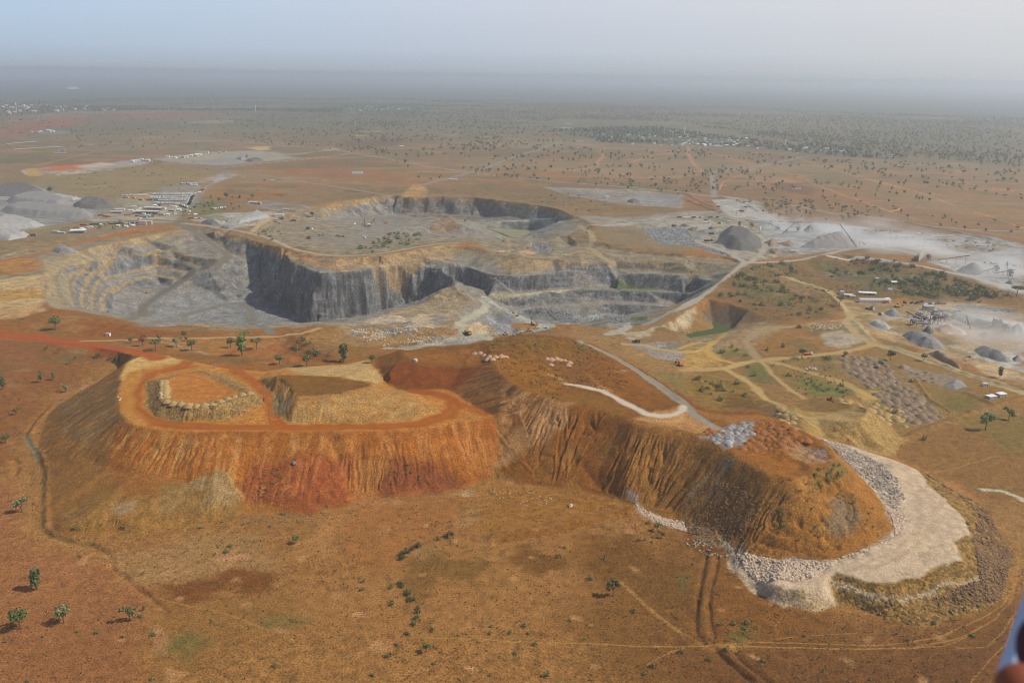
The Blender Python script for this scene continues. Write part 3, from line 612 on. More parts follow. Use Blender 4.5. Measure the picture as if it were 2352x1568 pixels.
poly("B 1760,360 2000,350 2352,430 C 0,470 100,500 0,540 B 2110,490 1850,470", (150, 128, 94), 5, 5, .8); poly("B 2060,370 2352,350 C 80,440 100,500 0,480 B 2200,480", (166, 164, 160), 4, 4, .95, rub=1.0)
poly("C 90,480 200,500 330,560 250,560 120,510", (156, 154, 148), 4, 4, .9, rub=1.0)
poly("C 1250,380 1500,370 1700,420 2050,430 2200,520 1900,530 1500,470", (146, 118, 86), 10, 12, .85, patch=.35); poly("C 1450,320 1800,370 2100,440 2300,500 2352,560 2000,540 1750,450", (150, 122, 90), 10, 12, .7, patch=.4); poly("C 560,460 760,470 800,540 620,560", (140, 126, 108), 6, 8, .7, patch=.4)
poly("M 800,420 1200,380 1700,440 1300,600 900,640", (136, 122, 104), 10, 12, .5, patch=.4); poly("B 1000,420 1700,330 1740,480 2352,590 2352,620 1800,600 1300,580 1060,540", (142, 112, 78), 8, 10, .65, patch=.5); poly("B 1000,400 1500,360 1700,480 1300,540 1050,500", (120, 108, 76), 6, 10, .5, patch=.3)
# scrub hollow right of the causeway
poly("C 330,690 480,610 900,570 1100,555 1400,590 1800,670 2352,830 2352,900 1800,880 1450,850 1150,900 1000,990 680,1030 450,930 280,870 180,840", (140, 106, 68), 8, 8, .95)
poly("C 400,640 700,600 800,700 1100,800 1100,900 700,900 400,850", (120, 110, 66), 10, 10, .8, patch=.5); poly("C 900,600 1300,580 1700,690 2200,850 1700,850 1300,800 1000,700", (112, 104, 64), 10, 10, .85, patch=.5)
poly("C 940,690 1150,670 1300,700 1100,730", (136, 124, 100), 6, 6, .7); poly("C 1000,590 1250,590 1280,640 1080,650", (124, 92, 64), 6, 5, .8)
poly("C 640,710 900,780 860,830 700,790", (182, 136, 98), 6, 6, .8)
poly("C 200,870 450,930 640,1030 340,1040 140,990 120,900", (120, 100, 74), 6, 6, .7)
# yards bottom right
poly("C 900,790 1080,850 1200,870 1600,880 2000,880 2352,930 2352,1207 1700,1207 1350,1130 1180,1010 1130,920 1050,850", (186, 152, 108), 6, 6, .95)
poly("C 1280,1010 1500,960 1560,1000 1700,1050 2352,1050 2352,1207 1900,1207 1500,1100 1300,1050 F 1500,130 1800,200 2000,290 2352,420 2352,60 1900,0 1600,20", (198, 188, 172), 8, 8, .95)
poly("C 1850,900 2000,890 2352,960 2352,980 1900,950", (176, 166, 150), 4, 4, .8, rub=.8)
poly("F 1560,300 1750,290 1950,340 2100,440 2352,500 2352,440 2000,280 1800,220", (206, 176, 136), 6, 5, .8)
poly("F 480,180 700,130 1000,60 1130,80 1270,190 1040,270 560,300", (164, 118, 72), 6, 6, .95); poly("F 850,100 1100,70 1150,120 880,130", (140, 130, 88), 4, 4, .8, rub=1.0)
poly("F 950,140 1130,125 1260,200 1100,250 980,230", (190, 172, 146), 4, 4, .9)
poly("F 580,340 1100,290 1350,250 1700,360 2000,470 2080,500 1900,740 1500,860 1260,620 1100,560 830,600 700,500", (158, 122, 74), 6, 6, .95)
poly("F 800,430 900,460 1190,540 1150,570 900,570 800,500", (124, 122, 62), 5, 6, .85); poly("F 1060,310 1400,330 1500,450 1800,720 1600,800 1450,700 1300,520 1080,400", (150, 124, 94), 6, 8, .7)
poly("F 1500,360 1950,470 1930,540 1800,520 1560,450", (160, 142, 120), 5, 5, .8); poly("F 1240,640 1300,600 1600,750 1560,800 1440,780", (158, 134, 88), 5, 5, .8)
poly("F 1940,560 2080,500 2352,560 2352,640 2150,650", (160, 118, 70), 5, 5, .9); poly("F 1750,560 2000,590 2080,660 1930,700 1800,660", (134, 112, 56), 6, 6, .85)
poly("F 0,420 260,420 480,520 660,680 760,700 560,640 250,680 0,560", (156, 120, 66), 6, 6, .9); poly("F 280,560 400,540 560,620 480,680 280,660", (126, 92, 50), 5, 5, .8)
poly("F 420,370 540,340 610,450 560,490 440,450", (126, 120, 62), 5, 5, .85); poly("F 200,240 380,230 470,300 260,300", (134, 124, 66), 5, 5, .8)
poly("F 0,250 100,220 300,320 250,400 0,400", (206, 160, 100), 5, 5, .9); poly("F 0,100 280,140 300,90 400,80 700,100 450,200 200,270 0,220", (170, 144, 106), 6, 5, .9, rub=.3)
poly("E 1900,200 2352,210 2352,330 2200,320 2050,250", (168, 160, 148), 5, 5, .85, rub=.5); poly("E 1650,150 1900,170 2050,260 2352,400 2352,560 2000,330 1720,200", (180, 136, 88), 5, 5, .8)
poly("E 2130,400 2352,420 2352,560 2250,500", (140, 124, 70), 5, 5, .7)
# ---- quarry
def steep_m(k): return np.maximum(sst(-3, -8, VZ[k]), (np.abs(COL[k].max(1) - COL[k].min(1)) < .09) * .8)
kp = bb(PITW, 12); dpit = sdf(VX[kp], VY[kp], PITW); inp = sst(3, -3, dpit)
zr = VZ[kp]; sl = SLZ[kp]; dep = zr + 5 * N2[kp]
REG_PIT = region('quarry_pit', 'rock'); REG[kp[dpit < 0]] = REG_PIT
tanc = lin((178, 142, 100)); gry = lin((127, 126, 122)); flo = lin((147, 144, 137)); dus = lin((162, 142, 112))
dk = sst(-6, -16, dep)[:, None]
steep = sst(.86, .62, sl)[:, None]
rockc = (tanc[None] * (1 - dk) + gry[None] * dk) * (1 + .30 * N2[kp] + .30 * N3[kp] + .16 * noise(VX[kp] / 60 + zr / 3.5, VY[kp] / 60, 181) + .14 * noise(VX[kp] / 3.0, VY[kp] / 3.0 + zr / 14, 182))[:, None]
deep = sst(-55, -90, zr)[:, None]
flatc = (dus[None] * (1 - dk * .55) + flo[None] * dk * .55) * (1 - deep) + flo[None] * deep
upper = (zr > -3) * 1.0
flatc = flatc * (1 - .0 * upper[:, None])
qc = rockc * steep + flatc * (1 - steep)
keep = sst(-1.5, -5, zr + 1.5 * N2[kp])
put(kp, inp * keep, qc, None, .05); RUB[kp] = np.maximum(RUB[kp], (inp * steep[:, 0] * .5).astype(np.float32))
REG[kp[(dpit < 0) & (zr > -2.0)]] = 0
for b_ in BERMS: road('', 6, (186, 154, 112), 1.5, .75, W_=b_ + np.array([2.0, -1.0]))
kp2 = np.nonzero((VR > 900) & (VR < 2700))[0]; put(kp2, .55 * sst(.12, .6, noise(VX[kp2] / 38, VY[kp2] / 38, 191) * .6 + N2[kp2] * .5) * (1 - steep_m(kp2)), (118, 104, 64)); put(kp2, .35 * sst(.2, .7, noise(VX[kp2] / 24, VY[kp2] / 24, 192) * .6 - N2[kp2] * .5) * (1 - steep_m(kp2)), (190, 152, 112))
# coloured parts of the quarry
poly("A -300,700 250,690 330,690 300,780 300,900 -300,1010", (212, 176, 126), 4, 4, .9); poly("A -300,780 230,780 300,800 300,850 -300,880", (198, 146, 78), 5, 5, .7)
poly("A -300,920 280,890 320,930 150,980 -300,1010", (206, 164, 116), 4, 4, .8)
poly("A -300,600 200,560 300,600 250,660 100,690 -300,660", (196, 132, 76), 6, 6, .8); poly("A -300,480 400,440 900,380 300,520 -300,560", (156, 128, 90), 6, 6, .7)
poly("A 300,610 520,520 900,440 1150,390 1150,430 800,530 460,640 320,680", (194, 162, 118), 5, 6, .6, zhi=-3); poly("A 340,700 440,660 520,700 500,900 400,920 330,850", (176, 154, 118), 6, 6, .6)
poly("A 360,510 420,490 530,520 500,545 400,540", (150, 150, 148), 4, 4, .9, rub=.8)
poly("B 0,575 250,555 500,515 700,485 800,480 760,590 620,600 560,640 300,640 0,670", (186, 150, 108), 5, 5, .8)
poly("B 0,640 300,610 600,580 560,640 300,650 0,670", (182, 150, 112), 4, 4, .7)
poly("B 700,790 770,780 900,830 930,870 870,910 780,970 700,970 640,960 640,1070 560,1040 400,990 300,950 420,910 560,880", (178, 150, 114), 4, 6, .85)
poly("B 130,1020 300,960 420,970 560,960 620,960 640,1060 590,1060 420,1010 250,1040", (206, 180, 148), 4, 6, .8)
poly("B 0,1060 120,1030 400,1030 620,1070 700,1000 800,960 850,1030 780,1080 620,1160 200,1180 0,1150", (170, 136, 96), 5, 8, .7, rub=.5)
poly("B 250,1070 480,1040 490,1100 300,1110", (150, 140, 124), 4, 5, .8, rub=1.); poly("B 40,1070 160,1060 150,1110 60,1110", (150, 140, 124), 4, 5, .8, rub=1.)
poly("B 530,1160 620,1130 740,1110 700,1180 560,1200", (160, 154, 142), 4, 5, .8, rub=.8)
poly("B 650,1180 800,1130 860,1110 1050,1125 1000,1160 860,1180 E 700,270", (166, 162, 152), 4, 4, .9)
poly("B 850,1030 960,1010 1020,1080 1000,1110 880,1100", (212, 184, 146), 3, 3, .9); poly("B 1000,960 1170,960 1180,1080 1090,1090 1020,1040", (160, 160, 158), 4, 4, .9)
poly("B 1090,585 1400,590 1480,640 1300,680 1100,690", (182, 148, 106), 5, 5, .7, zlo=-19); poly("B 1880,600 2352,620 C 280,630 200,700 0,690 B 1900,660", (158, 136, 98), 5, 6, .7)
poly("B 1830,765 2000,770 2200,785 2100,800 1850,780", (104, 120, 62), 2, 3, .8); poly("B 1990,970 2120,985 2110,1000 2000,995", (104, 118, 62), 2, 3, .8)
poly("B 1400,930 1560,940 1640,1000 1620,1015 1500,1000", (156, 154, 148), 3, 4, .9, rub=1.2); poly("B 1700,950 1850,960 1980,1000 1900,1015 1720,1000", (156, 154, 148), 3, 4, .9, rub=1.2)
poly("B 1300,470 1440,490 1420,530 1320,530", (156, 152, 146), 3, 4, .8, rub=1.)
poly("B 370,250 430,160 600,152 900,152 1250,200 1560,265 1490,300 1000,300 500,290", (132, 118, 102), 4, 4, .6, zhi=-3)
poly("B 600,380 640,320 760,295 820,380 760,400", (164, 120, 78), 8, 10, .6); poly("B 950,330 1400,315 1490,330 1400,380 1100,375", (150, 150, 144), 4, 4, .8)
poly("C 100,905 0,965 B 2300,1000 2100,1062 1920,1090 1980,1140 2110,1110 2200,1040 2352,1040 C 60,1000", (204, 182, 148), 3, 4, .8)
poly("C 120,900 300,890 640,1030 340,1040 150,1000", (128, 112, 90), 4, 5, .6)
poly("C 400,1050 560,1040 700,1040 500,1180 300,1207 280,1130", (176, 142, 100), 5, 5, .8)
poly('F 930,880 1100,905 1250,950 1400,1000 1480,1060 1300,1010 1100,930', (150, 122, 88), 4, 5, .5, patch=.3)
# ---- spoil tips
REG_RED = region('red_spoil_tip', 'soil'); REG_BRN = region('brown_spoil_tip', 'soil'); REG_YEL = region('yellow_spoil_tip', 'soil'); REG_APR = region('pale_rock_apron', 'rubble')
REDP = "D 845,360 700,470 520,570 400,640 330,710 280,860 310,1000 G 320,40 345,200 380,290 500,312 700,322 900,318 1100,325 1200,275 1350,262 1500,235 1690,195 1740,170 2000,172 2352,152 E 100,1270 300,1278 400,1272 650,1232 900,1172 1000,1132 1060,1062 1072,985 1092,880 1084,745 1055,712 940,652 830,582 740,530 560,532 380,532 325,510 300,460 200,365 0,364 D 2000,380 1850,410 1500,370 1300,330 1030,290 930,310"
poly(REDP, (170, 112, 66), 3, 2, 1, reg=REG_RED)
poly("D 840,400 700,480 400,640 320,720 280,860 310,1000 G 320,40 380,280 700,300 760,150 D 760,1000 840,760 800,560", (160, 112, 68), 5, 5, .9)
streak("D 840,400 700,480 520,570 400,640 420,820 560,900 760,900 840,740 800,560", (160, 128, 92), .8, 6, .1); streak("D 830,450 600,560 420,700 560,900 840,740", (128, 96, 66), .7, 5, .2)
poly("G 345,200 700,40 1000,40 1300,120 1700,160 1640,230 1200,300 900,330 500,320", (164, 119, 72), 6, 6, .9); poly("G 780,110 920,100 910,160 800,160", (178, 148, 116), 4, 4, .7)
poly("D 840,800 1130,812 1700,822 E 0,827 300,817 600,792 1055,712 1090,880 1060,1062 900,1172 400,1272 0,1278 D 1700,1250 1690,1200 1560,1100 1270,1160 1000,1090 740,1040", (180, 110, 62), 3, 4, .95)
streak("D 900,800 1300,830 1300,1160 1000,1090 740,1040", (200, 146, 92), .8, 5, 0); streak("D 1250,830 1700,830 2352,830 2352,1000 1900,1030 1700,1200 1500,1090 1280,1000", (206, 148, 98), .75, 7, .2)
streak("E 0,830 950,760 1080,880 1000,1100 700,1000 300,1050 0,1010", (208, 138, 88), .8, 9, .1); streak("D 860,780 2352,820 E 900,760 1060,760 1080,900 600,840 0,860 D 1300,860", (150, 82, 44), .6, 3, .3)
poly("D 1740,1060 2000,1040 2300,1010 2352,1000 E 50,1010 60,1270 D 2200,1370 1700,1300 1700,1200", (158, 86, 58), 5, 6, .85); streak("D 1740,1060 2352,1020 E 300,1010 300,1270 D 1700,1300", (196, 122, 80), .8, 2.4, .1)
poly("E 100,1000 300,960 320,1200 290,1270 100,1260", (190, 128, 82), 4, 4, .8); poly("E 310,1020 480,1010 640,1060 860,1130 880,1160 600,1240 340,1280 300,1200", (144, 82, 58), 4, 6, .85)
poly("D 1500,1090 1570,1105 1690,1290 1650,1377 1300,1377 1180,1377 1060,1330 1150,1180 1300,1170", (160, 120, 74), 3, 4, .9); streak("D 1500,1090 1570,1105 1690,1290 1100,1377 1150,1180", (176, 146, 106), .7, 4, .1)
poly("D 1550,1100 1580,1110 1690,1260 1680,1280 1590,1160", (206, 160, 108), 1.5, 1, .8)
RTOP = "D 1150,298 1030,290 930,310 870,345 845,400 835,450 812,520 808,580 832,640 838,700 882,752 980,787 1130,812 1350,827 1700,822 2352,817 E 0,827 300,817 600,792 800,752 950,738 1055,712 940,652 830,582 740,530 560,532 380,532 230,380 0,362 D 2000,382 1850,412 1500,372 1300,332"
poly(RTOP, (206, 140, 82), 2, 1.5, .95, rub=0)
poly("D 1150,298 1030,290 930,310 870,345 845,400 850,470 920,400 1100,360 1300,350", (222, 178, 116), 5, 4, .9)
poly("D 1860,410 2000,382 2352,375 E 0,362 200,362 300,450 200,490 0,450 D 2352,445 2080,436", (206, 166, 114), 3, 3, .95)
RR = lambda n='haul_road': region(n, 'road')
road("D 1650,400 1500,375 1250,375 1050,420 950,480 910,570 920,650 970,710 1080,755 1250,780 1500,795 1800,795 2100,795 2352,795 E 0,790 300,785 550,765 720,710 780,660 760,600 650,560 480,545", 13, (182, 104, 56), 3, .95, reg=RR(), ruts=.06)
road("D 1500,372 1650,420 1780,500 1860,600 1880,700 1900,760 2000,785", 12, (186, 104, 56), 3, .9, ruts=.06)
road("E 1000,700 850,640 700,560 480,545", 9, (176, 92, 42), 4, .8)
road("D 950,430 880,560 900,690 980,760", 8, (216, 154, 90), 4, .7)
poly("D 1000,470 1008,640 1060,722 1200,752 1500,747 1700,712 1818,640 1812,590 1700,508 1550,438 1380,400 1200,428 1090,458", (164, 130, 86), 1.5, 2, .9, rub=.6)
poly("D 1172,470 1165,590 1350,630 1550,600 1650,560 1500,480 1350,415 1250,420", (206, 132, 76), 3, 2, .95, rub=0); poly("D 1110,462 1170,470 1170,590 1100,590", (200, 178, 132), 2, 1.5, .85); poly("D 1100,595 1350,635 1550,605 1730,560 1650,600 1500,650 1250,645", (178, 150, 98), 2, 2, .85)
poly("D 1800,640 1700,700 1620,735 1640,690", (206, 140, 84), 3, 2, .8)
poly("D 1780,465 1882,560 1902,700 2000,767 2352,772 E 300,752 560,732 690,692 650,650 420,540 200,480 0,450 D 2080,436 1880,440", (190, 138, 88), 2, 2, .95)
poly("D 1890,445 2080,436 2352,450 E 0,460 210,490 200,505 0,548 D 2352,565 2040,585 2010,510", (140, 96, 50), 2, 2, .95); streak("D 2030,640 2352,580 E 300,550 600,650 690,690 300,750 0,770 D 2000,765", (194, 152, 102), .8, 4, 0, line=unp(*px("D 2012,630,47 2200,605,47 2352,570 E 0,545,47 200,505,46 330,555,44 500,610,40 672,675,35", True)))
streak("D 1790,470 2010,580 2000,760 1900,700", (140, 122, 84), .8, 4, -.2)
# brown tip
BRNP = "E 230,340 400,245 850,215 1150,155 1290,148 1500,165 1640,190 1720,215 1870,285 2010,362 2160,455 2352,580 F 120,650 270,690 450,690 560,702 700,760 832,830 962,900 1042,980 1060,1010 1250,1110 1300,1202 1382,1300 I 1442,220 1450,312 1250,422 1000,482 700,482 450,432 330,382 30,385 0,235 H 2040,345 2010,1270"
BRNP = "E 230,340 400,245 850,215 1150,155 1290,148 1500,165 1640,190 1720,215 1870,285 2010,362 2160,455 2352,580 F 120,650 270,690 450,690 560,702 700,760 832,830 962,900 1042,980 1060,1010 1250,1110 1300,1202 I 1382,100 1442,220 1450,312 1250,422 1000,482 700,482 450,432 330,382 200,475 30,385 0,235 E 2010,1270 1950,1200 1500,1205 1230,1165 1060,1062 1092,880 1060,712 940,652 740,530 380,532 300,460"
poly(BRNP, (142, 92, 48), 2.5, 2, 1, reg=REG_BRN)
poly("E 300,480 380,350 560,370 830,380 1000,350 1030,340 880,480 760,520 560,525 360,520", (140, 74, 34), 5, 4, .85); poly("E 400,270 640,280 950,220 1000,330 700,340 450,340", (164, 106, 58), 6, 6, .7)
poly("E 1020,345 1150,470 1420,590 1600,620 1500,800 1250,900 1060,1060 1080,800 940,640 740,540", (160, 108, 70), 4, 4, .8); streak("E 1030,350 1200,510 1060,760 930,640 780,530", (96, 62, 34), .8, 4, -.1)
poly("E 1320,620 1600,615 1560,760 1390,920 1200,1000 1060,1060 1090,960 1220,780", (190, 138, 98), 4, 5, .85); streak("E 1100,500 1600,620 1560,780 1250,940 1070,1050 1090,760", (206, 156, 116), .7, 3, .2)
poly("E 1600,640 1850,650 1985,760 1960,1060 1940,1180 1500,1205 1230,1165 1250,950 1400,900 1560,780", (162, 102, 58), 4, 5, .85); streak("E 1250,950 1980,780 1940,1190 1500,1205 1220,1165", (160, 112, 66), .7, 2.2, .15)
poly("E 1030,340 1200,310 1400,330 1540,480 1500,560 1300,540 1150,460", (160, 106, 50), 5, 5, .8); poly("E 1450,560 1750,560 1950,640 1980,740 1700,640 1500,600", (146, 100, 50), 4, 5, .8)
poly("E 980,200 1290,150 1600,180 1900,330 1800,400 1540,340 1200,300 1050,280", (140, 96, 50), 6, 6, .85, rub=.3); poly("E 1000,200 1300,180 1500,230 1200,270", (118, 104, 54), 8, 8, .6, patch=.4)
poly("E 1700,260 1950,360 2100,480 2300,640 2150,660 1900,560 1740,440", (150, 94, 44), 5, 5, .8); poly("E 1850,390 2000,390 1950,420 1870,410", (214, 178, 142), 3, 5, .8, patch=.4)
poly("E 1700,420 1760,480 1900,560 2000,640 1900,580 1740,500", (196, 134, 84), 3, 3, .8)
poly("E 1990,745 2352,812 F 130,862 430,1012 760,1152 900,1100 F 1060,1010 1250,1110 1300,1202 I 1382,100 1442,220 1450,312 1250,422 700,482 330,382 0,235 E 2010,1270 1945,1180 1960,1060", (176, 122, 74), 4, 5, .9, rub=.3)
streak("F 0,830 130,862 430,1012 560,1090 500,1379 I 270,300 0,230 F 0,1200", (150, 104, 64), .7, 4, .1, rub=.4); streak("F 230,960 420,1020 300,1200 60,1379 0,1300 150,1100", (168, 146, 118), .55, 4, .05, rub=.4)
streak("E 2000,760 2352,815 F 200,900 0,1300 E 2010,1250 1960,1060", (162, 110, 64), .6, 4, .1)
streak("F 760,1150 1000,1050 1250,1110 I 1440,220 1250,420 700,480 400,420 300,250 F 560,1090", (168, 112, 62), .75, 6, 0, rub=.3); poly("I 1040,80 1160,60 1200,200 1150,300 1000,320 980,200", (140, 120, 96), 4, 5, .7)
poly("F 880,1090 1130,1060 1200,1150 1000,1200 900,1150", (122, 112, 62), 4, 6, .6, patch=.3); streak("I 250,250 420,240 450,420 330,380", (104, 72, 40), .8, 3, 0)
poly("F 0,830 130,862 430,1012 560,1082 760,1152 872,1092 1042,1042 1042,980 832,830 560,702 470,690 270,790 120,850", (164, 104, 56), 2, 2, .9)
poly("F 690,900 960,940 1030,1030 880,1060 740,1000", (182, 140, 104), 3, 3, .8); poly("F 820,920 980,940 1020,1020 900,990", (150, 124, 110), 2, 3, .8, rub=1.)
poly("F 270,790 480,740 480,880 300,930 130,850", (166, 170, 172), 3, 4, .55); poly("F 80,820 270,800 260,850 130,855", (150, 104, 50), 3, 3, .8)
poly("F 40,660 300,710 560,710 700,760 480,740 280,780", (178, 120, 72), 3, 4, .8); poly("F -30,640 100,740 280,800 100,830 0,810 E 2100,760 2030,720", (208, 152, 106), 3, 3, .85)
# roads over the brown tip
road("E 1640,195 1680,215 1850,290 1980,365 2130,465 2250,550 2352,620 F 60,690 150,750 220,790", 9, (172, 158, 136), 2, .95, reg=RR())
road("E 1560,490 1680,510 1800,535 1900,590 2000,640 2100,690 2200,710 2290,700 2340,670 F -5,640", 7.5, (226, 206, 178), 2, .98, reg=RR('white_haul_road'))
road("E 1550,490 1480,440 1420,420", 4, (206, 170, 124), 2, .6); road("E 2030,730 2200,745 2352,745 F 0,700", 5, (214, 160, 110), 2, .8)
road("E 1300,300 1500,320 1590,350 1600,380", 5, (214, 176, 140), 3, .0)
# apron
APRP = "I 265,300 330,382 450,432 700,482 900,492 1000,482 1250,422 1450,312 1442,220 1382,100 F 1300,1202 1250,1110 1100,1012 1030,930 955,862 1100,902 1240,952 1400,1002 1600,1082 1700,1110 1850,1220 2000,1290 I 2090,160 2185,340 2285,500 2235,650 2200,772 2030,862 1850,892 1720,947 1600,952 1400,902 1300,852 1200,815 1070,797 940,820 700,800 600,762 430,645 345,560 300,480"
poly(APRP, (160, 122, 76), 2, 2, 1, rub=.9, reg=REG_APR)
poly("I 270,300 330,382 450,432 700,482 900,492 1000,482 1250,422 1450,312 1442,220 1382,100 F 1300,1202 1250,1110 1030,930 955,862 1100,902 1240,952 1400,1002 1600,1082 1702,1207 I 1852,130 1942,230 1980,318 1892,370 1922,440 1920,500 1830,522 1700,582 1480,662 1350,652 1200,622 1050,572 1000,620 1070,795 940,820 700,800 600,762 430,645 345,560 300,480", (228, 196, 162), 2, 2.5, .95, rub=.1)
poly("I 300,400 700,490 1000,490 1250,430 1450,315 1440,220 1380,100 F 1300,1202 1030,930 960,865 1100,915 1300,1010 1480,1150 1540,1300 I 1540,180 1530,290 1300,400 1050,480 950,560 800,620 550,580 400,520", (186, 166, 144), 5, 6, .8, rub=1.2)
poly("I 400,540 620,660 950,680 1060,780 940,820 700,800 600,762 430,645", (222, 192, 160), 3, 4, .8, rub=.6); poly("I 650,700 950,700 1050,780 900,800 700,760", (176, 140, 88), 4, 5, .7, patch=.3)
poly("I 1010,600 1200,660 1350,740 1500,780 1700,700 1850,670 2050,610 2040,640 1700,730 1520,800 1350,770 1180,710 1030,650", (214, 186, 150), 2, 3, .85, rub=.8)
poly("F 1640,1090 1900,1250 2090,1340 I 2200,350 2270,480 2230,600 2100,400 1980,100 F 1800,1200", (136, 106, 80), 4, 5, .6, patch=.4, rub=1.3); poly("I 1050,580 1200,630 1480,665 1700,590 1750,620 1500,700 1200,670", (136, 100, 48), 3, 3, .8)
poly("H 2030,110 2180,190 2352,230 I 0,220 30,300 H 2352,290 2200,240 2040,160", (214, 196, 172), 2, 3, .85, rub=.6); poly("E 1960,1215 2040,1270 2030,1330 1980,1260", (176, 172, 166), 2, 2, .8)
poly("I -60,200 200,400 340,500 330,420 200,330 30,200", (170, 146, 114), 4, 5, .7, rub=1.2)
for s in ("F 1640,1210 I 1740,120 1720,260 1600,420 1350,540 1120,560", "F 1560,1180 I 1650,120 1620,300 1450,450 1200,540"): road(s, 3.5, (200, 168, 134), 1.5, .5)
poly("I 1500,560 1700,480 1800,330 1850,420 1800,500 1600,600 1450,640", (196, 168, 136), 5, 6, .6, patch=.3, rub=.5); poly("I 1620,60 1700,200 1650,300 1560,200", (212, 184, 156), 6, 6, .6)
# yellow tip
poly("F 752,640 760,800 930,852 1100,893 1240,940 1430,988 1485,912 1500,862 1420,780 1300,690 1268,640 1180,592 1040,582 880,592", (178, 140, 86), 3, 3, .98, reg=REG_YEL)
poly("F 760,640 900,590 1100,590 1150,660 1000,690 850,680", (142, 106, 62), 3, 3, .9); poly("F 880,720 1100,690 1260,660 1200,750 1050,800 900,780 800,720", (190, 154, 106), 3, 3, .8)
streak("F 900,820 1100,810 1280,700 1500,880 1430,990 1100,895", (194, 158, 106), .8, 3.5, .0, line=unp(*px("F 800,722,22 900,790,23 1000,812,22 1100,800,22 1200,755,22 1272,690,23", True)))
poly("F 560,640 700,640 830,720 760,800 560,700 500,660", (138, 108, 74), 4, 4, .8)
# ---- roads
grey = (174, 164, 148); drk = (140, 124, 104); sand = (206, 168, 116); far_g = (168, 158, 146)
def RD(s, w, c=grey, n='haul_road', sf=2.0, a=.95, obj=True, **k): road(s, w, c, sf, a, reg=RR(n) if obj else None, **k)
RD("D -700,130 0,150 250,170 480,200 650,225 800,255 1000,292 1080,310", 24, (184, 98, 58), 'red_dirt_road', 4, ruts=.05)
RD("D 560,195 700,190 1000,178 1300,178 1600,172 1900,168 2060,150 2200,115", 7, (204, 162, 120), 'dirt_track'); RD("D 1120,205 1250,240 1430,290", 5, (200, 166, 128), 'dirt_track', obj=False)
RD("A -300,640 0,595 300,530 600,460 900,392 1080,355", 12, (196, 112, 62), 'red_dirt_road', 4)
RD("A -400,470 0,450 300,425 600,400 900,365 1180,328 1240,330", 13, (142, 130, 116)); RD("A -200,395 0,378 330,355 500,330 640,285 800,240 900,220", 11, (146, 132, 114))
RD("A 520,330 800,320 1060,308 1220,318 1300,330", 13, (136, 118, 96)); RD("A 0,275 300,295 520,318", 9, (140, 128, 108), obj=False)
RD("A 1200,335 1330,385 1420,440 1480,490 1570,552 1565,575 1500,600 1392,642 1310,682 1240,732 1160,785 1090,830 985,905 880,995", 15, (132, 122, 104), 'quarry_ramp', 2.5)
RD("A 1240,340 1360,370 1450,420 1530,480 1590,545", 14, (140, 126, 104), obj=False)
RD("A 990,1035 1280,962 1560,890 1660,885 1720,920 1735,970 1800,1050 1870,1090", 13, (140, 132, 116), 'quarry_ramp', 2.5)
RD("A 1270,332 1440,350 1560,368 1700,392 1850,430 1950,480 2050,520 2200,545 2352,558 B 120,555 250,543 500,502 700,472 800,467", 12, (186, 172, 150))
RD("A 1740,385 1800,330 1850,305 1950,270 2010,262", 9, (196, 166, 122), 'dirt_track'); RD("A 1950,520 2050,570 2200,620 2352,652", 10, (200, 146, 100), obj=False)
RD("B 1640,345 1720,400 1735,450 1700,500 1780,560 1850,600", 12, (190, 164, 124)); RD("B 1100,430 1150,470 1170,540 1330,570 1500,560 1700,520", 8, (184, 158, 118), obj=False)
RD("B 980,330 1100,318 1300,308 1400,305 1530,318", 8, (192, 186, 170), obj=False); RD("B 2352,425 C 80,440 0,410 B 2200,330 2000,330 1800,345 1700,340", 10, (190, 180, 160), obj=False)
RD("B 1840,1095 1930,1068 2100,1030 2250,958 2352,908 C 100,852 200,770 300,692 370,640 430,600", 13, (190, 178, 156)); RD("C 430,605 330,545 200,495 100,460 0,420", 11, (186, 178, 164))
RD("C 470,600 540,545 570,490 560,450 520,410 420,390", 12, (192, 178, 154)); RD("C 430,600 500,605 700,592 900,562 1050,532 1200,508 1330,500 1500,525 1640,556", 12, (190, 180, 160))
RD("C 1000,556 1200,566 1400,592 1600,622 1800,662 2000,705 2200,765 2352,810", 8, (204, 196, 180)); RD("C 630,690 760,725 900,770 1000,800 1060,850 1110,920 1160,975 1130,1020 1160,1060 1230,1120 1300,1160 1400,1190", 11, (202, 170, 122), 'sandy_haul_road')
RD("F 1180,70 1270,170 1340,222 1500,262 1700,335 1850,390 2000,450 2150,500 2352,560", 11, (200, 172, 128), 'sandy_haul_road'); RD("F 1340,215 1200,255 1050,285 800,312 540,325 430,345 300,385 150,395 0,400", 10, (204, 166, 112), 'sandy_haul_road')
RD("F 520,322 460,250 430,200 480,160 560,125 680,100", 9, (182, 152, 114), 'dirt_track'); RD("F 680,105 850,85 1000,62 1120,55", 5, (190, 160, 124), obj=False)
RD("F 540,335 620,430 720,520 830,590", 5, (200, 164, 114), 'dirt_track'); RD("F 545,330 700,360 800,392 1000,450 1120,490 1200,530 1320,590", 9, (196, 160, 106), 'dirt_track'); poly("F 1180,530 1370,540 1390,600 1280,620 1200,580", (206, 164, 102), 4, 4, .85)
RD("F 420,345 290,390 400,450 500,520 600,610 700,670 820,715 900,750", 8, (208, 172, 114), 'dirt_track'); RD("F -20,250 60,215 200,205 270,170 280,150 200,215 160,250 200,300 260,330 340,345", 8, (216, 168, 104), 'dirt_track')
RD("E 1940,215 2100,225 2200,260 2352,275", 7, (214, 170, 106), 'dirt_track')
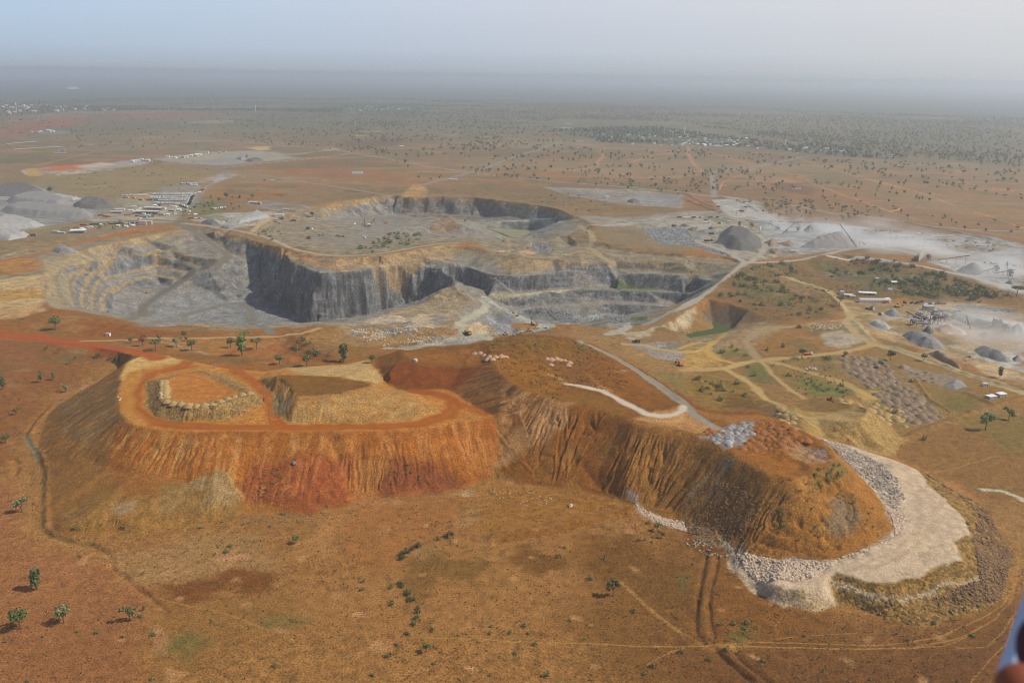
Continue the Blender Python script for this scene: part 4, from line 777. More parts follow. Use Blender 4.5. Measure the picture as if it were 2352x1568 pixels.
RD("B 960,858 1000,890 985,925 900,970 830,1010 805,1050 830,1090 890,1105 1000,1120", 12, (190, 178, 152), 'quarry_ramp'); RD("B 1000,850 1100,905 1180,950 1300,1010 1400,1050", 16, (186, 180, 164), obj=False); RD("B 1000,838 1200,822 1400,800 1560,792", 7, (200, 184, 152), obj=False)
RD("B 850,1110 700,1150 500,1190 E 300,250", 9, (176, 164, 142), obj=False); RD("E 1180,150 1300,130 1440,100 1560,70", 6, (186, 172, 146), obj=False)
# far roads and tracks
FR = 'far_road'
RD("J 350,255 290,290 210,325 130,365 90,395 80,415 110,435 250,460 480,490 650,525 870,555 1080,580 1300,620 1500,648 1570,665", 15, (140, 134, 130), FR, 4); RD("J 1570,668 1500,730 1420,785 1370,840 1345,890 1310,930", 14, (150, 138, 124), FR, 4)
RD("J 480,488 900,470 1300,455 1600,453 1900,480 2352,522 K 90,540 300,575 600,630 850,665 1000,685 1300,715 1600,745 1900,765 2150,790 2352,806 L 200,838 400,850 520,880 700,905 C 700,200 1000,260 1300,290 1700,350 2000,380 2352,390", 10, (178, 168, 156), FR, 5)
RD("J 1500,642 1750,615 2000,590 2200,568 2352,550 K 90,538", 12, (176, 164, 148), FR, 5); RD("J 1590,660 1800,690 2100,735 2352,776 K 150,800 300,826", 12, (160, 146, 128), FR, 5)
RD("K 560,755 700,720 840,685 1000,640 1140,580 1300,530 1400,500 1530,450", 14, (162, 152, 140), FR, 5); RD("L 215,835 210,790 205,740 195,700 200,680 230,668 350,652 530,630 700,592 800,570 870,560", 14, (166, 156, 144), FR, 4)
RD("J 2050,660 2352,655 K 0,660 180,675 300,705 450,735 555,752", 12, (204, 112, 66), 'red_dirt_road', 5)
tr = (206, 150, 108)
for s, w in (("L 30,488 40,510 35,540 70,610 145,670", 11), ("L 40,505 130,500 250,495", 8), ("L -400,720 0,697 190,684", 8), ("L 180,530 300,570 450,610 540,630", 10), ("L 800,575 900,610 1070,660 1250,710 1480,770 1580,795 1750,850 1880,905", 8), ("L 1280,720 1500,780", 14),
             ("L 640,655 760,690 860,720 885,745 940,770 1020,795 1120,835 1280,885 1430,940", 7), ("C 1280,200 1430,255 1600,300 1900,370 2352,440", 5), ("C 1430,255 1530,228", 5), ("L 1430,940 1530,912", 5), ("C 2000,250 2200,310 2352,370", 5), ("L 1700,815 1900,855", 7), ("L 1900,740 2352,815", 8), ("L 250,790 275,740 400,690 500,640", 6),
             ("K 1820,500 1780,525 1805,560 1760,600 1765,625 1700,640 1600,660", 12), ("K 2352,515 2250,540 2100,565 2000,600", 11), ("J 250,625 400,590 550,555 650,530", 9), ("J 580,780 800,755 1000,750", 6), ("J 1600,680 1680,700 1700,730", 5), ("J 1390,820 1420,770 1500,720", 6)):
    road(s, w, tr, w * .35, .85)
poly("U 0,245 560,215 1300,205 2000,310 2352,335 2352,410 1400,405 560,385 540,335 200,300", (96, 96, 68), 25, 30, .8, var=.3); poly("L 480,455 700,478 1000,485 1600,575 1400,585 900,548 500,505 0,480 0,430 400,450", (98, 98, 70), 25, 30, .75, var=.3); poly("J 0,205 480,212 1100,230 880,255 480,250 120,285 0,290", (96, 98, 74), 60, 50, .75, var=.3); poly("K 0,212 660,220 640,250 250,255 0,250", (96, 98, 74), 60, 50, .75, var=.3)
# red lateritic stains and pale patches on the far plain
poly("J 0,400 80,350 250,320 420,300 640,300 500,350 300,380 200,400 100,440 0,450", (168, 98, 74), 40, 40, .65); poly("J 640,290 900,270 1100,262 1350,258 1480,262 1350,275 1000,290", (170, 94, 72), 30, 40, .7)
poly("K -600,650 0,640 300,660 400,720 100,720 -400,690", (170, 112, 76), 35, 40, .4); poly("J 1900,640 2200,640 2352,620 2352,690 2000,690", (166, 112, 78), 35, 45, .4)
poly("J 1700,500 1850,490 1870,515 1780,520", (218, 182, 128), 10, 10, .9); poly("J 1050,580 1350,540 1700,520 1900,530 2050,575 1750,605 1500,625 1200,600", (180, 168, 146), 25, 15, .85); poly("J 1350,590 1600,570 1800,580 1750,600 1450,610", (158, 156, 150), 15, 12, .9)
poly("J 270,640 500,620 780,600 830,590 1000,585 1040,610 800,640 300,680", (176, 168, 158), 12, 10, .85); poly("J 260,650 420,625 590,612 560,650 330,665", (212, 118, 62), 10, 8, .9); poly("J 520,630 700,600 800,615 690,635 560,640", (222, 190, 158), 8, 6, .9); poly("J 330,675 560,655 780,640 790,655 400,690", (216, 196, 172), 6, 8, .85, patch=.4)
poly("J 0,650 130,635 300,690 180,770 0,770", (150, 122, 84), 10, 8, .8); poly("J 150,650 240,640 310,690 200,700", (206, 164, 100), 6, 6, .9); poly("J 140,655 160,655 190,685 175,685", (226, 206, 186), 5, 2, .9)
poly("J 270,395 400,385 480,395 440,405 300,405", (150, 148, 146), 15, 10, .8); poly("J 0,560 150,540 220,580 120,610 0,610", (112, 112, 62), 25, 25, .7)
poly("J 480,240 600,255 800,252 1100,238 1500,215 1500,240 1100,262 600,275", (150, 124, 92), 40, 40, .6); poly("J 1150,330 1500,310 1700,320 1500,335", (182, 152, 116), 40, 40, .7); poly("J 900,440 1050,420 1200,430 1050,440", (188, 146, 112), 30, 30, .7)
for s in ("J 1850,555 2100,545 2300,500 2352,515", "J 1900,465 2000,467 1990,470", "J 2200,495 2300,495 2290,502", "K 1200,345 1350,347 1300,352", "K 700,410 800,412 780,418", "K 930,425 1100,425 1050,430", "K 100,385 300,385 250,392", "K 0,415 200,415 150,422", "L 1700,640 1800,645 1780,650", "L 1820,655 1950,665 1900,670", "L 1850,625 2080,640 2000,640"):
    poly(s, (204, 166, 136), 8, 10, .7)
poly("K 0,460 200,450 400,455 380,480 100,490", (120, 84, 74), 20, 25, .6); poly("L 580,750 700,740 950,790 850,830 700,800", (122, 84, 66), 20, 20, .7); poly("L 630,730 700,715 840,740 720,745", (190, 140, 100), 10, 12, .8); poly("L 900,680 1200,700 1150,760 900,760", (130, 116, 76), 25, 25, .6)
# foreground tracks and dry channels
t2 = (196, 144, 92)
for s, w in (("H 560,1030 1000,1040 1180,1062 1400,1075 1700,1075 2000,1090 2352,1090 I 200,1078 500,1090 1000,1103 1600,1097 1800,1060 1960,1012 2150,905 2250,790 2310,600 2322,450 2310,300", 1.0), ("I 200,1070 500,1060 800,1066 1400,1078 1750,1032 2000,925 2200,815 2285,650", .9), ("I 450,1085 900,1100 1500,1103 1800,1090 1960,1020", .7),
             ("I 1750,1040 1900,1100 2100,1090 2220,980 2300,850", .7), ("I 1980,1347 2120,1180 2230,1080 2290,900", .7), ("I 600,1040 900,1010 1200,990", .6), ("H 2352,1100 2200,1160 2100,1220", .8), ("I 0,1105 -100,1130", .8),
             ("G 1010,735 1250,800 1500,850 1700,920 1900,1000 2020,1050", .8), ("G 775,520 1000,520 1300,500 1600,430", .7), ("G 1690,1205 1880,1180 2070,1215 2100,1320", .9), ("G 2010,1030 2060,1180", .8), ("G 200,60 205,250 260,320 500,400", .8), ("H 1930,650 2000,710 2100,810 2200,890 2352,1010", 2.2), ("H 380,480 540,430", .8),
             ("I 100,1050 -100,950", .6), ("I 700,860 640,950", .6), ("F 1730,1110 1900,1070 2160,990", 1.2)):
    road(s, w, t2, w * .6, .75, wob=.6)
road("D 340,640 260,720 195,810", 3.5, (190, 118, 78), 1.2, .8); road("D 175,850 200,895 240,945 275,1010", 3.2, (170, 160, 130), 1, .9, reg=region('dry_stream', 'soil')); road("I 2060,15 2200,25 2300,60 2352,90 2450,140", 4.5, (212, 196, 164), 1.5, .95, reg=region('dry_stream', 'soil'))
road("D 340,640 230,760 175,850 275,1010 300,1100 G 295,60 290,270 340,322 620,384 720,432", 5, (116, 92, 50), 3, .5); road("G 160,-50 170,100 200,300 300,340 560,420 700,470", 7, (182, 132, 84), 4, .6)
road("I 60,440 -10,470", 1, t2, 1, .0)
poly("H 1040,370 1080,340 1400,290 1700,220 2000,115 2030,150 1700,270 1400,330 1090,380", (146, 96, 50), 3, 2, .8)
poly("I 100,1050 350,1060 480,1060 420,1110 340,1100 150,1090", (188, 138, 88), 4, 4, .7)
kb = np.nonzero((VR > 900) & (VR < 2800) & (COL.mean(1) > .26) & (REG == 0))[0]; COL[kb] *= (1 + .26 * fbm(VX[kb], VY[kb], 11, 3, 201) + .22 * fbm(VX[kb], VY[kb], 46, 3, 205))[:, None]
lum_ = COL.mean(1, keepdims=True); sat_ = np.clip((COL.max(1) - COL.min(1)) / (COL.max(1) + 1e-6) * 1.6, 0, 1)[:, None]
gr_ = sst(.42, .66, COL[:, 1] / (COL[:, 0] + 1e-6))[:, None]; bf_ = np.concatenate([np.full_like(gr_, .73), np.full_like(gr_, .79), .66 + .16 * gr_], 1)
COL = np.clip((lum_ + (COL - lum_) * 1.15), .004, 1) * (.79 * (1 - sat_) + bf_ * sat_).astype(np.float32)
RUB = np.clip(RUB, 0, 1.5)
VZ = VZ + RUB * np.where(VR < 2600, noise(VX / 1.9, VY / 1.9, 171) * .45 + noise(VX / 4.5, VY / 4.5, 172) * .6, 0) * sst(2600, 2000, VR)
# ------------------------------------------------------------------ materials
def mat_new(n):
    m = bpy.data.materials.new(n); m.use_nodes = True
    t = m.node_tree; b = t.nodes['Principled BSDF']; b.inputs['Specular IOR Level'].default_value = .15
    return m, t, b
def ground_material(n, g1, g2, bump, rubk, rough=.95, sc1=.9, sc2=.16):
    m, t, b = mat_new(n); N = t.nodes.new; L = t.links.new
    at = N('ShaderNodeAttribute'); at.attribute_name = 'col'; ar = N('ShaderNodeAttribute'); ar.attribute_name = 'rub'
    tc = N('ShaderNodeTexCoord')
    n1 = N('ShaderNodeTexNoise'); n1.inputs['Scale'].default_value = sc1; n1.inputs['Detail'].default_value = 3; n1.inputs['Roughness'].default_value = .7
    n2 = N('ShaderNodeTexNoise'); n2.inputs['Scale'].default_value = sc2; n2.inputs['Detail'].default_value = 3
    vo = N('ShaderNodeTexVoronoi'); vo.inputs['Scale'].default_value = .55; vo.inputs['Randomness'].default_value = 1
    for q in (n1, n2, vo): L(tc.outputs['Object'], q.inputs['Vector'])
    def mrange(src, lo, hi, a=.3, c=.7):
        r = N('ShaderNodeMapRange'); r.inputs[1].default_value = a; r.inputs[2].default_value = c; r.inputs[3].default_value = lo; r.inputs[4].default_value = hi
        L(src, r.inputs[0]); return r.outputs[0]
    def mth(op, a, c):
        r = N('ShaderNodeMath'); r.operation = op
        for i, v in enumerate((a, c)):
            if isinstance(v, (int, float)): r.inputs[i].default_value = v
            else: L(v, r.inputs[i])
        return r.outputs[0]
    f = mth('MULTIPLY', mrange(n1.outputs[0], 1 - g1, 1 + g1), mrange(n2.outputs[0], 1 - g2, 1 + g2))
    sepc = N('ShaderNodeSeparateColor'); L(vo.outputs['Color'], sepc.inputs[0])
    rv = mth('ADD', 1.0, mth('MULTIPLY', mth('SUBTRACT', sepc.outputs[0], .5), mth('MULTIPLY', ar.outputs['Fac'], rubk)))
    f = mth('MULTIPLY', f, rv)
    mx = N('ShaderNodeVectorMath'); mx.operation = 'SCALE'; L(at.outputs['Color'], mx.inputs[0]); L(f, mx.inputs['Scale'])
    L(mx.outputs[0], b.inputs['Base Color']); b.inputs['Roughness'].default_value = rough
    hh = mth('ADD', mth('MULTIPLY', n1.outputs[0], .6), mth('MULTIPLY', mth('MULTIPLY', vo.outputs['Distance'], ar.outputs['Fac']), -1.0))
    bp = N('ShaderNodeBump'); bp.inputs['Strength'].default_value = bump; bp.inputs['Distance'].default_value = 1.0
    L(hh, bp.inputs['Height']); L(bp.outputs[0], b.inputs['Normal'])
    return m
MATS = dict(soil=ground_material('soil', .62, .2, .7, .8), rock=ground_material('rock', .55, .30, 1.0, .7, sc1=.35, sc2=.07), road=ground_material('road', .12, .10, .2, .3),
            rubble=ground_material('rubble', .3, .14, .9, 1.1))
# ------------------------------------------------------------------ link the ground pieces
def link(o, parent=None):
    SC.collection.objects.link(o)
    if parent is not None: o.parent = parent
    return o
def np_mesh(name, V, F, smooth=False):
    me = bpy.data.meshes.new(name); V = np.asarray(V, np.float32); F = np.asarray(F, np.int32); k = F.shape[1]
    me.vertices.add(len(V)); me.vertices.foreach_set('co', V.ravel())
    me.loops.add(F.size); me.loops.foreach_set('vertex_index', F.ravel())
    me.polygons.add(len(F)); me.polygons.foreach_set('loop_start', np.arange(0, F.size, k, dtype=np.int32))
    try: me.polygons.foreach_set('loop_total', np.full(len(F), k, np.int32))
    except Exception: pass
    me.polygons.foreach_set('use_smooth', np.full(len(F), smooth, bool))
    me.update(calc_edges=True); return me
def link_ground():
    nr, na = len(GR), len(GA); i = np.arange(nr - 1)[:, None] * na + np.arange(na - 1)[None]
    F = np.stack([i, i + 1, i + na + 1, i + na], 2).reshape(-1, 4)[:, ::-1]
    F = F[:, [3, 2, 1, 0]]
    fr = np.max(REG[F], axis=1)
    for rid, (nm, mt) in REGN.items():
        f = F[fr == rid]
        if len(f) < 12:
            continue
        u, inv = np.unique(f, return_inverse=True)
        me = np_mesh(nm, np.stack([VX[u], VY[u], VZ[u]], 1), inv.reshape(-1, 4), True)
        c = me.attributes.new('col', 'FLOAT_COLOR', 'POINT'); c.data.foreach_set('color', np.concatenate([np.clip(COL[u], .005, .95) * ALB, np.ones((len(u), 1), np.float32)], 1).astype(np.float32).ravel())
        r = me.attributes.new('rub', 'FLOAT', 'POINT'); r.data.foreach_set('value', RUB[u].astype(np.float32))
        me.materials.append(MATS[mt]); o = link(bpy.data.objects.new(nm, me)); o['kind'] = 'structure'
ALB = .81
link_ground()
# ------------------------------------------------------------------ haze
def haze():
    me = bpy.data.meshes.new('haze'); a, b, c, d, z0, z1 = -70000, 70000, -3000, 70000, -112, 325
    v = [(a, c, z0), (b, c, z0), (b, d, z0), (a, d, z0), (a, c, z1), (b, c, z1), (b, d, z1), (a, d, z1)]
    me.from_pydata(v, [], [(0, 3, 2, 1), (4, 5, 6, 7), (0, 1, 5, 4), (1, 2, 6, 5), (2, 3, 7, 6), (3, 0, 4, 7)])
    m = bpy.data.materials.new('haze_air'); m.use_nodes = True; t = m.node_tree; t.nodes.clear()
    o = t.nodes.new('ShaderNodeOutputMaterial'); p = t.nodes.new('ShaderNodeVolumePrincipled')
    p.inputs['Color'].default_value = (.90, .945, .985, 1); p.inputs['Density'].default_value = HAZE_DENSITY; p.inputs['Anisotropy'].default_value = .52
    t.links.new(p.outputs[0], o.inputs['Volume']); me.materials.append(m); m.cycles.homogeneous_volume = True
    ob = link(bpy.data.objects.new('haze', me)); ob['kind'] = 'stuff'; ob['label'] = 'pale dusty haze filling the air over the whole plain'; ob['category'] = 'haze'
haze()
# ------------------------------------------------------------------ object helpers
def at(s):
    """world xyz on the finished ground under a pixel"""
    w = hit(px(s)); return [(float(a), float(b), ground_z(a, b)) for a, b, _ in w]
PM = {}
def paint(n, c, rough=.6, var=.12, sc=1.5, metal=0.0):
    if n in PM: return PM[n]
    m, t, b = mat_new(n); tx = t.nodes.new('ShaderNodeTexNoise'); tx.inputs['Scale'].default_value = sc; tx.inputs['Detail'].default_value = 3
    tc = t.nodes.new('ShaderNodeTexCoord'); t.links.new(tc.outputs['Object'], tx.inputs['Vector'])
    cr = t.nodes.new('ShaderNodeValToRGB'); l = lin(c)
    cr.color_ramp.elements[0].position = .3; cr.color_ramp.elements[1].position = .7
    cr.color_ramp.elements[0].color = (*np.clip(l * (1 - var * 1.6), 0, 1), 1); cr.color_ramp.elements[1].color = (*np.clip(l * (1 + var * 1.2), 0, 1), 1)
    t.links.new(tx.outputs[0], cr.inputs[0]); t.links.new(cr.outputs[0], b.inputs['Base Color'])
    b.inputs['Roughness'].default_value = rough; b.inputs['Metallic'].default_value = metal
    PM[n] = m; return m
class MB:
    def __init__(s): s.v = []; s.f = []
    def add(s, v, f):
        b = len(s.v); s.v += [tuple(q) for q in v]; s.f += [tuple(i + b for i in q) for q in f]; return s
    def box(s, x, y, z, sx, sy, sz, tx=1.0, ty=1.0, dx=0.0, dy=0.0):
        """box standing on z; top scaled by tx, ty and shifted by dx, dy"""
        v = [(x + i * sx / 2, y + j * sy / 2, z) for i, j in ((-1, -1), (1, -1), (1, 1), (-1, 1))] + [(x + dx + i * sx / 2 * tx, y + dy + j * sy / 2 * ty, z + sz) for i, j in ((-1, -1), (1, -1), (1, 1), (-1, 1))]
        return s.add(v, [(3, 2, 1, 0), (4, 5, 6, 7), (0, 1, 5, 4), (1, 2, 6, 5), (2, 3, 7, 6), (3, 0, 4, 7)])
    def beam(s, p, q, w, h=None):
        h = h or w; p = np.array(p, float); q = np.array(q, float); d = q - p; d /= np.linalg.norm(d) + 1e-9
        u = np.cross(d, (0, 0, 1)); 
        if np.linalg.norm(u) < .05: u = np.array([1.0, 0, 0])
        u /= np.linalg.norm(u); n = np.cross(u, d)
        c = [(-w / 2, -h / 2), (w / 2, -h / 2), (w / 2, h / 2), (-w / 2, h / 2)]
        v = [p + u * a + n * b for a, b in c] + [q + u * a + n * b for a, b in c]
        return s.add(v, [(3, 2, 1, 0), (4, 5, 6, 7), (0, 1, 5, 4), (1, 2, 6, 5), (2, 3, 7, 6), (3, 0, 4, 7)])
    def tube(s, p, q, r0, r1=None, n=8):
        r1 = r0 if r1 is None else r1; p = np.array(p, float); q = np.array(q, float); d = q - p; d /= np.linalg.norm(d) + 1e-9
        u = np.cross(d, (0, 0, 1)) if abs(d[2]) < .95 else np.cross(d, (1, 0, 0)); u /= np.linalg.norm(u); w = np.cross(d, u)
        a = [2 * math.pi * i / n for i in range(n)]
        v = [p + (u * math.cos(t) + w * math.sin(t)) * r0 for t in a] + [q + (u * math.cos(t) + w * math.sin(t)) * max(r1, .003) for t in a]
        return s.add(v, [(i, (i + 1) % n, n + (i + 1) % n, n + i) for i in range(n)] + [tuple(range(n - 1, -1, -1)), tuple(range(n, 2 * n))])
    def gable(s, x, y, z, sx, sy, h, ov=.4):
        a, b = sx / 2 + ov, sy / 2 + ov
        v = [(x - a, y - b, z), (x + a, y - b, z), (x + a, y + b, z), (x - a, y + b, z), (x - a, y, z + h), (x + a, y, z + h)]
        v += [(q[0], q[1], q[2] - .15) for q in v[:4]]
        return s.add(v, [(0, 1, 5, 4), (2, 3, 4, 5), (0, 4, 3), (1, 2, 5), (6, 9, 8, 7), (0, 6, 7, 1), (1, 7, 8, 2), (2, 8, 9, 3), (3, 9, 6, 0)])
    def mesh(s, n, m, smooth=False):
        me = bpy.data.meshes.new(n); me.from_pydata([tuple(map(float, q)) for q in s.v], [], s.f); me.materials.append(m)
        if smooth: me.polygons.foreach_set('use_smooth', [True] * len(me.polygons))
        return me
    def build(s, n, m, parent=None, smooth=False): return link(bpy.data.objects.new(n, s.mesh(n, m, smooth)), parent)
def tag(o, label=None, cat=None, group=None, kind=None):
    if label: o['label'] = label
    if cat: o['category'] = cat
    if group: o['group'] = group
    if kind: o['kind'] = kind
    return o
def empty(n, loc=(0, 0, 0), rz=0.0):
    o = link(bpy.data.objects.new(n, None)); o.location = loc; o.rotation_euler = (0, 0, rz); o.empty_display_size = .1; return o
def copy_tree(o, parent=None):
    c = o.copy(); SC.collection.objects.link(c)
    if parent is not None: c.parent = parent
    for ch in o.children: copy_tree(ch, c)
    return c
class Kind:
    """first use places the original, later uses place copies"""
    def __init__(s, make): s.make = make; s.o = None
    def put(s, loc, rz=0.0, label=None, group=None, sc=1.0):
        if s.o is None: s.o = s.make(); c = s.o
        else: c = copy_tree(s.o)
        c.location = loc; c.rotation_euler = (0, 0, rz); c.scale = (sc,) * 3
        if label: c['label'] = label
        if group: c['group'] = group
        return c
# ------------------------------------------------------------------ vegetation
def leaf_mat(n, c, var=.45):
    m, t, b = mat_new(n); oi = t.nodes.new('ShaderNodeObjectInfo'); ge = t.nodes.new('ShaderNodeNewGeometry')
    cr = t.nodes.new('ShaderNodeValToRGB'); l = lin(c)
    cr.color_ramp.elements[0].color = (*(l * (1 - var)), 1); cr.color_ramp.elements[1].color = (*(l * (1 + var)), 1)
    t.links.new(ge.outputs['Random Per Island'], cr.inputs[0])
    hs = t.nodes.new('ShaderNodeHueSaturation'); mr_ = t.nodes.new('ShaderNodeMapRange'); mr_.inputs[3].default_value = .75; mr_.inputs[4].default_value = 1.2
    t.links.new(oi.outputs['Random'], mr_.inputs[0]); t.links.new(mr_.outputs[0], hs.inputs['Value']); t.links.new(cr.outputs[0], hs.inputs['Color'])
    t.links.new(hs.outputs[0], b.inputs['Base Color']); b.inputs['Roughness'].default_value = .8
    return m
LEAF = dict(green=leaf_mat('leaf_green', (114, 120, 70)), dark=leaf_mat('leaf_dark', (92, 98, 62)), pale=leaf_mat('leaf_pale', (130, 132, 86)), bright=leaf_mat('leaf_bright', (104, 124, 66)), dry=leaf_mat('leaf_dry', (146, 100, 62)), olive=leaf_mat('leaf_olive', (114, 114, 70)))
BARK = paint('bark', (104, 84, 66), .9, .25, 3)
RNG = np.random.default_rng(5)
def crown_mesh(lobes, n, ls, seed):
    """leaf clumps (small tilted quads) spread through a few ellipsoid lobes"""
    r = np.random.default_rng(seed); V = []; F = []
    vol = np.array([l[3] * l[4] * l[5] for l in lobes]) ** .67; cnt = np.maximum((n * vol / vol.sum()).astype(int), 4)
    for (x, y, z, a, b, c), k in zip(lobes, cnt):
        d = r.normal(size=(k, 3)); d /= np.linalg.norm(d, axis=1, keepdims=True); rr = r.uniform(.25, 1.05, (k, 1)) ** .55
        p = d * rr * np.array([a * 1.15, b * 1.15, c]) + np.array([x, y, z])
        nn = d + r.normal(size=(k, 3)) * .7; nn /= np.linalg.norm(nn, axis=1, keepdims=True)
        u = np.cross(nn, r.normal(size=(k, 3))); u /= np.linalg.norm(u, axis=1, keepdims=True); w = np.cross(nn, u)
        s = ls * r.uniform(.6, 1.4, (k, 1))
        for i in range(k):
            b0 = len(V); V += [p[i] - u[i] * s[i] - w[i] * s[i] * .6, p[i] + u[i] * s[i] * .9 - w[i] * s[i] * .7, p[i] + u[i] * s[i] + w[i] * s[i] * .7 + nn[i] * s[i] * .3, p[i] - u[i] * s[i] * .8 + w[i] * s[i] * .6]
            F.append((b0, b0 + 1, b0 + 2, b0 + 3))
    return np.array(V), np.array(F)
TREEKINDS = {   # unit height 1; (lobes, clumps, leaf, colour, trunk height)
    'round': [(0, 0, .68, .30, .30, .26), (.14, .05, .58, .2, .2, .18), (-.15, -.06, .62, .2, .22, .17)],
    'umbrella': [(0, 0, .82, .44, .44, .13), (.2, .1, .76, .26, .24, .1), (-.22, -.1, .78, .25, .25, .1)],
    'tall': [(0, 0, .80, .17, .17, .18), (.05, 0, .58, .2, .19, .16), (-.05, .02, .36, .16, .16, .14)],
    'branched': [(.2, 0, .72, .17, .16, .15), (-.16, .1, .82, .17, .17, .14), (.02, -.1, .92, .13, .13, .1), (-.26, -.06, .6, .12, .12, .1), (.3, .1, .55, .11, .11, .09)],
    'sparse': [(-.28, 0, .82, .2, .17, .12), (.1, .05, .62, .24, .22, .17), (.26, 0, .42, .13, .12, .1)],
}
def tree_parts(kind, col, n, seed, parts=True):
    lobes = TREEKINDS[kind]; h = 1.0
    V, F = crown_mesh(lobes, n,   .04 if n > 150 else .062, seed)
    t = MB(); r = np.random.default_rng(seed + 9)
    zt = min(l[2] for l in lobes)
    t.tube((0, 0, -.03), (.01, 0, zt * .7), .032, .022, 6)
    for x, y, z, a, b, c in lobes: t.tube((.01, 0, zt * .7), (x * .8, y * .8, z), .018, .006, 5)
    return V, F, t
def make_tree(kind, col, n, seed, name='tree', label='', cat='tree'):
    def f():
        V, F, t = tree_parts(kind, col, n, seed)
        root = empty(name); tag(root, label, cat)
        me = np_mesh('crown', V, F); me.materials.append(LEAF[col]); link(bpy.data.objects.new('crown', me), root)
        t.build('trunk', BARK, root); return root
    return Kind(f)
def make_small_tree(kind, col, seed):
    def f():
        V, F, t = tree_parts(kind, col, 100, seed)
        b = len(V); me = bpy.data.meshes.new('savanna_tree'); me.from_pydata([tuple(map(float, q)) for q in V] + t.v, [], [tuple(map(int, q)) for q in F] + [tuple(i + b for i in q) for q in t.f])
        me.materials.append(LEAF[col]); me.materials.append(BARK); mi = [0] * len(F) + [1] * len(t.f); me.polygons.foreach_set('material_index', mi)
        o = link(bpy.data.objects.new('savanna_tree', me)); return tag(o, 'x', 'tree')
    return Kind(f)
def shrub_kind(col, seed, flat=.5):
    def f():
        V, F = crown_mesh([(0, 0, .38 * flat / .5, .42, .42, .42 * flat / .5), (.25, .1, .28, .28, .28, .25), (-.22, -.16, .26, .3, .27, .24)], 110, .075, seed)
        me = np_mesh('shrub', V, F); me.materials.append(LEAF[col]); o = link(bpy.data.objects.new('shrub', me)); return tag(o, 'x', 'shrub')
    return Kind(f)
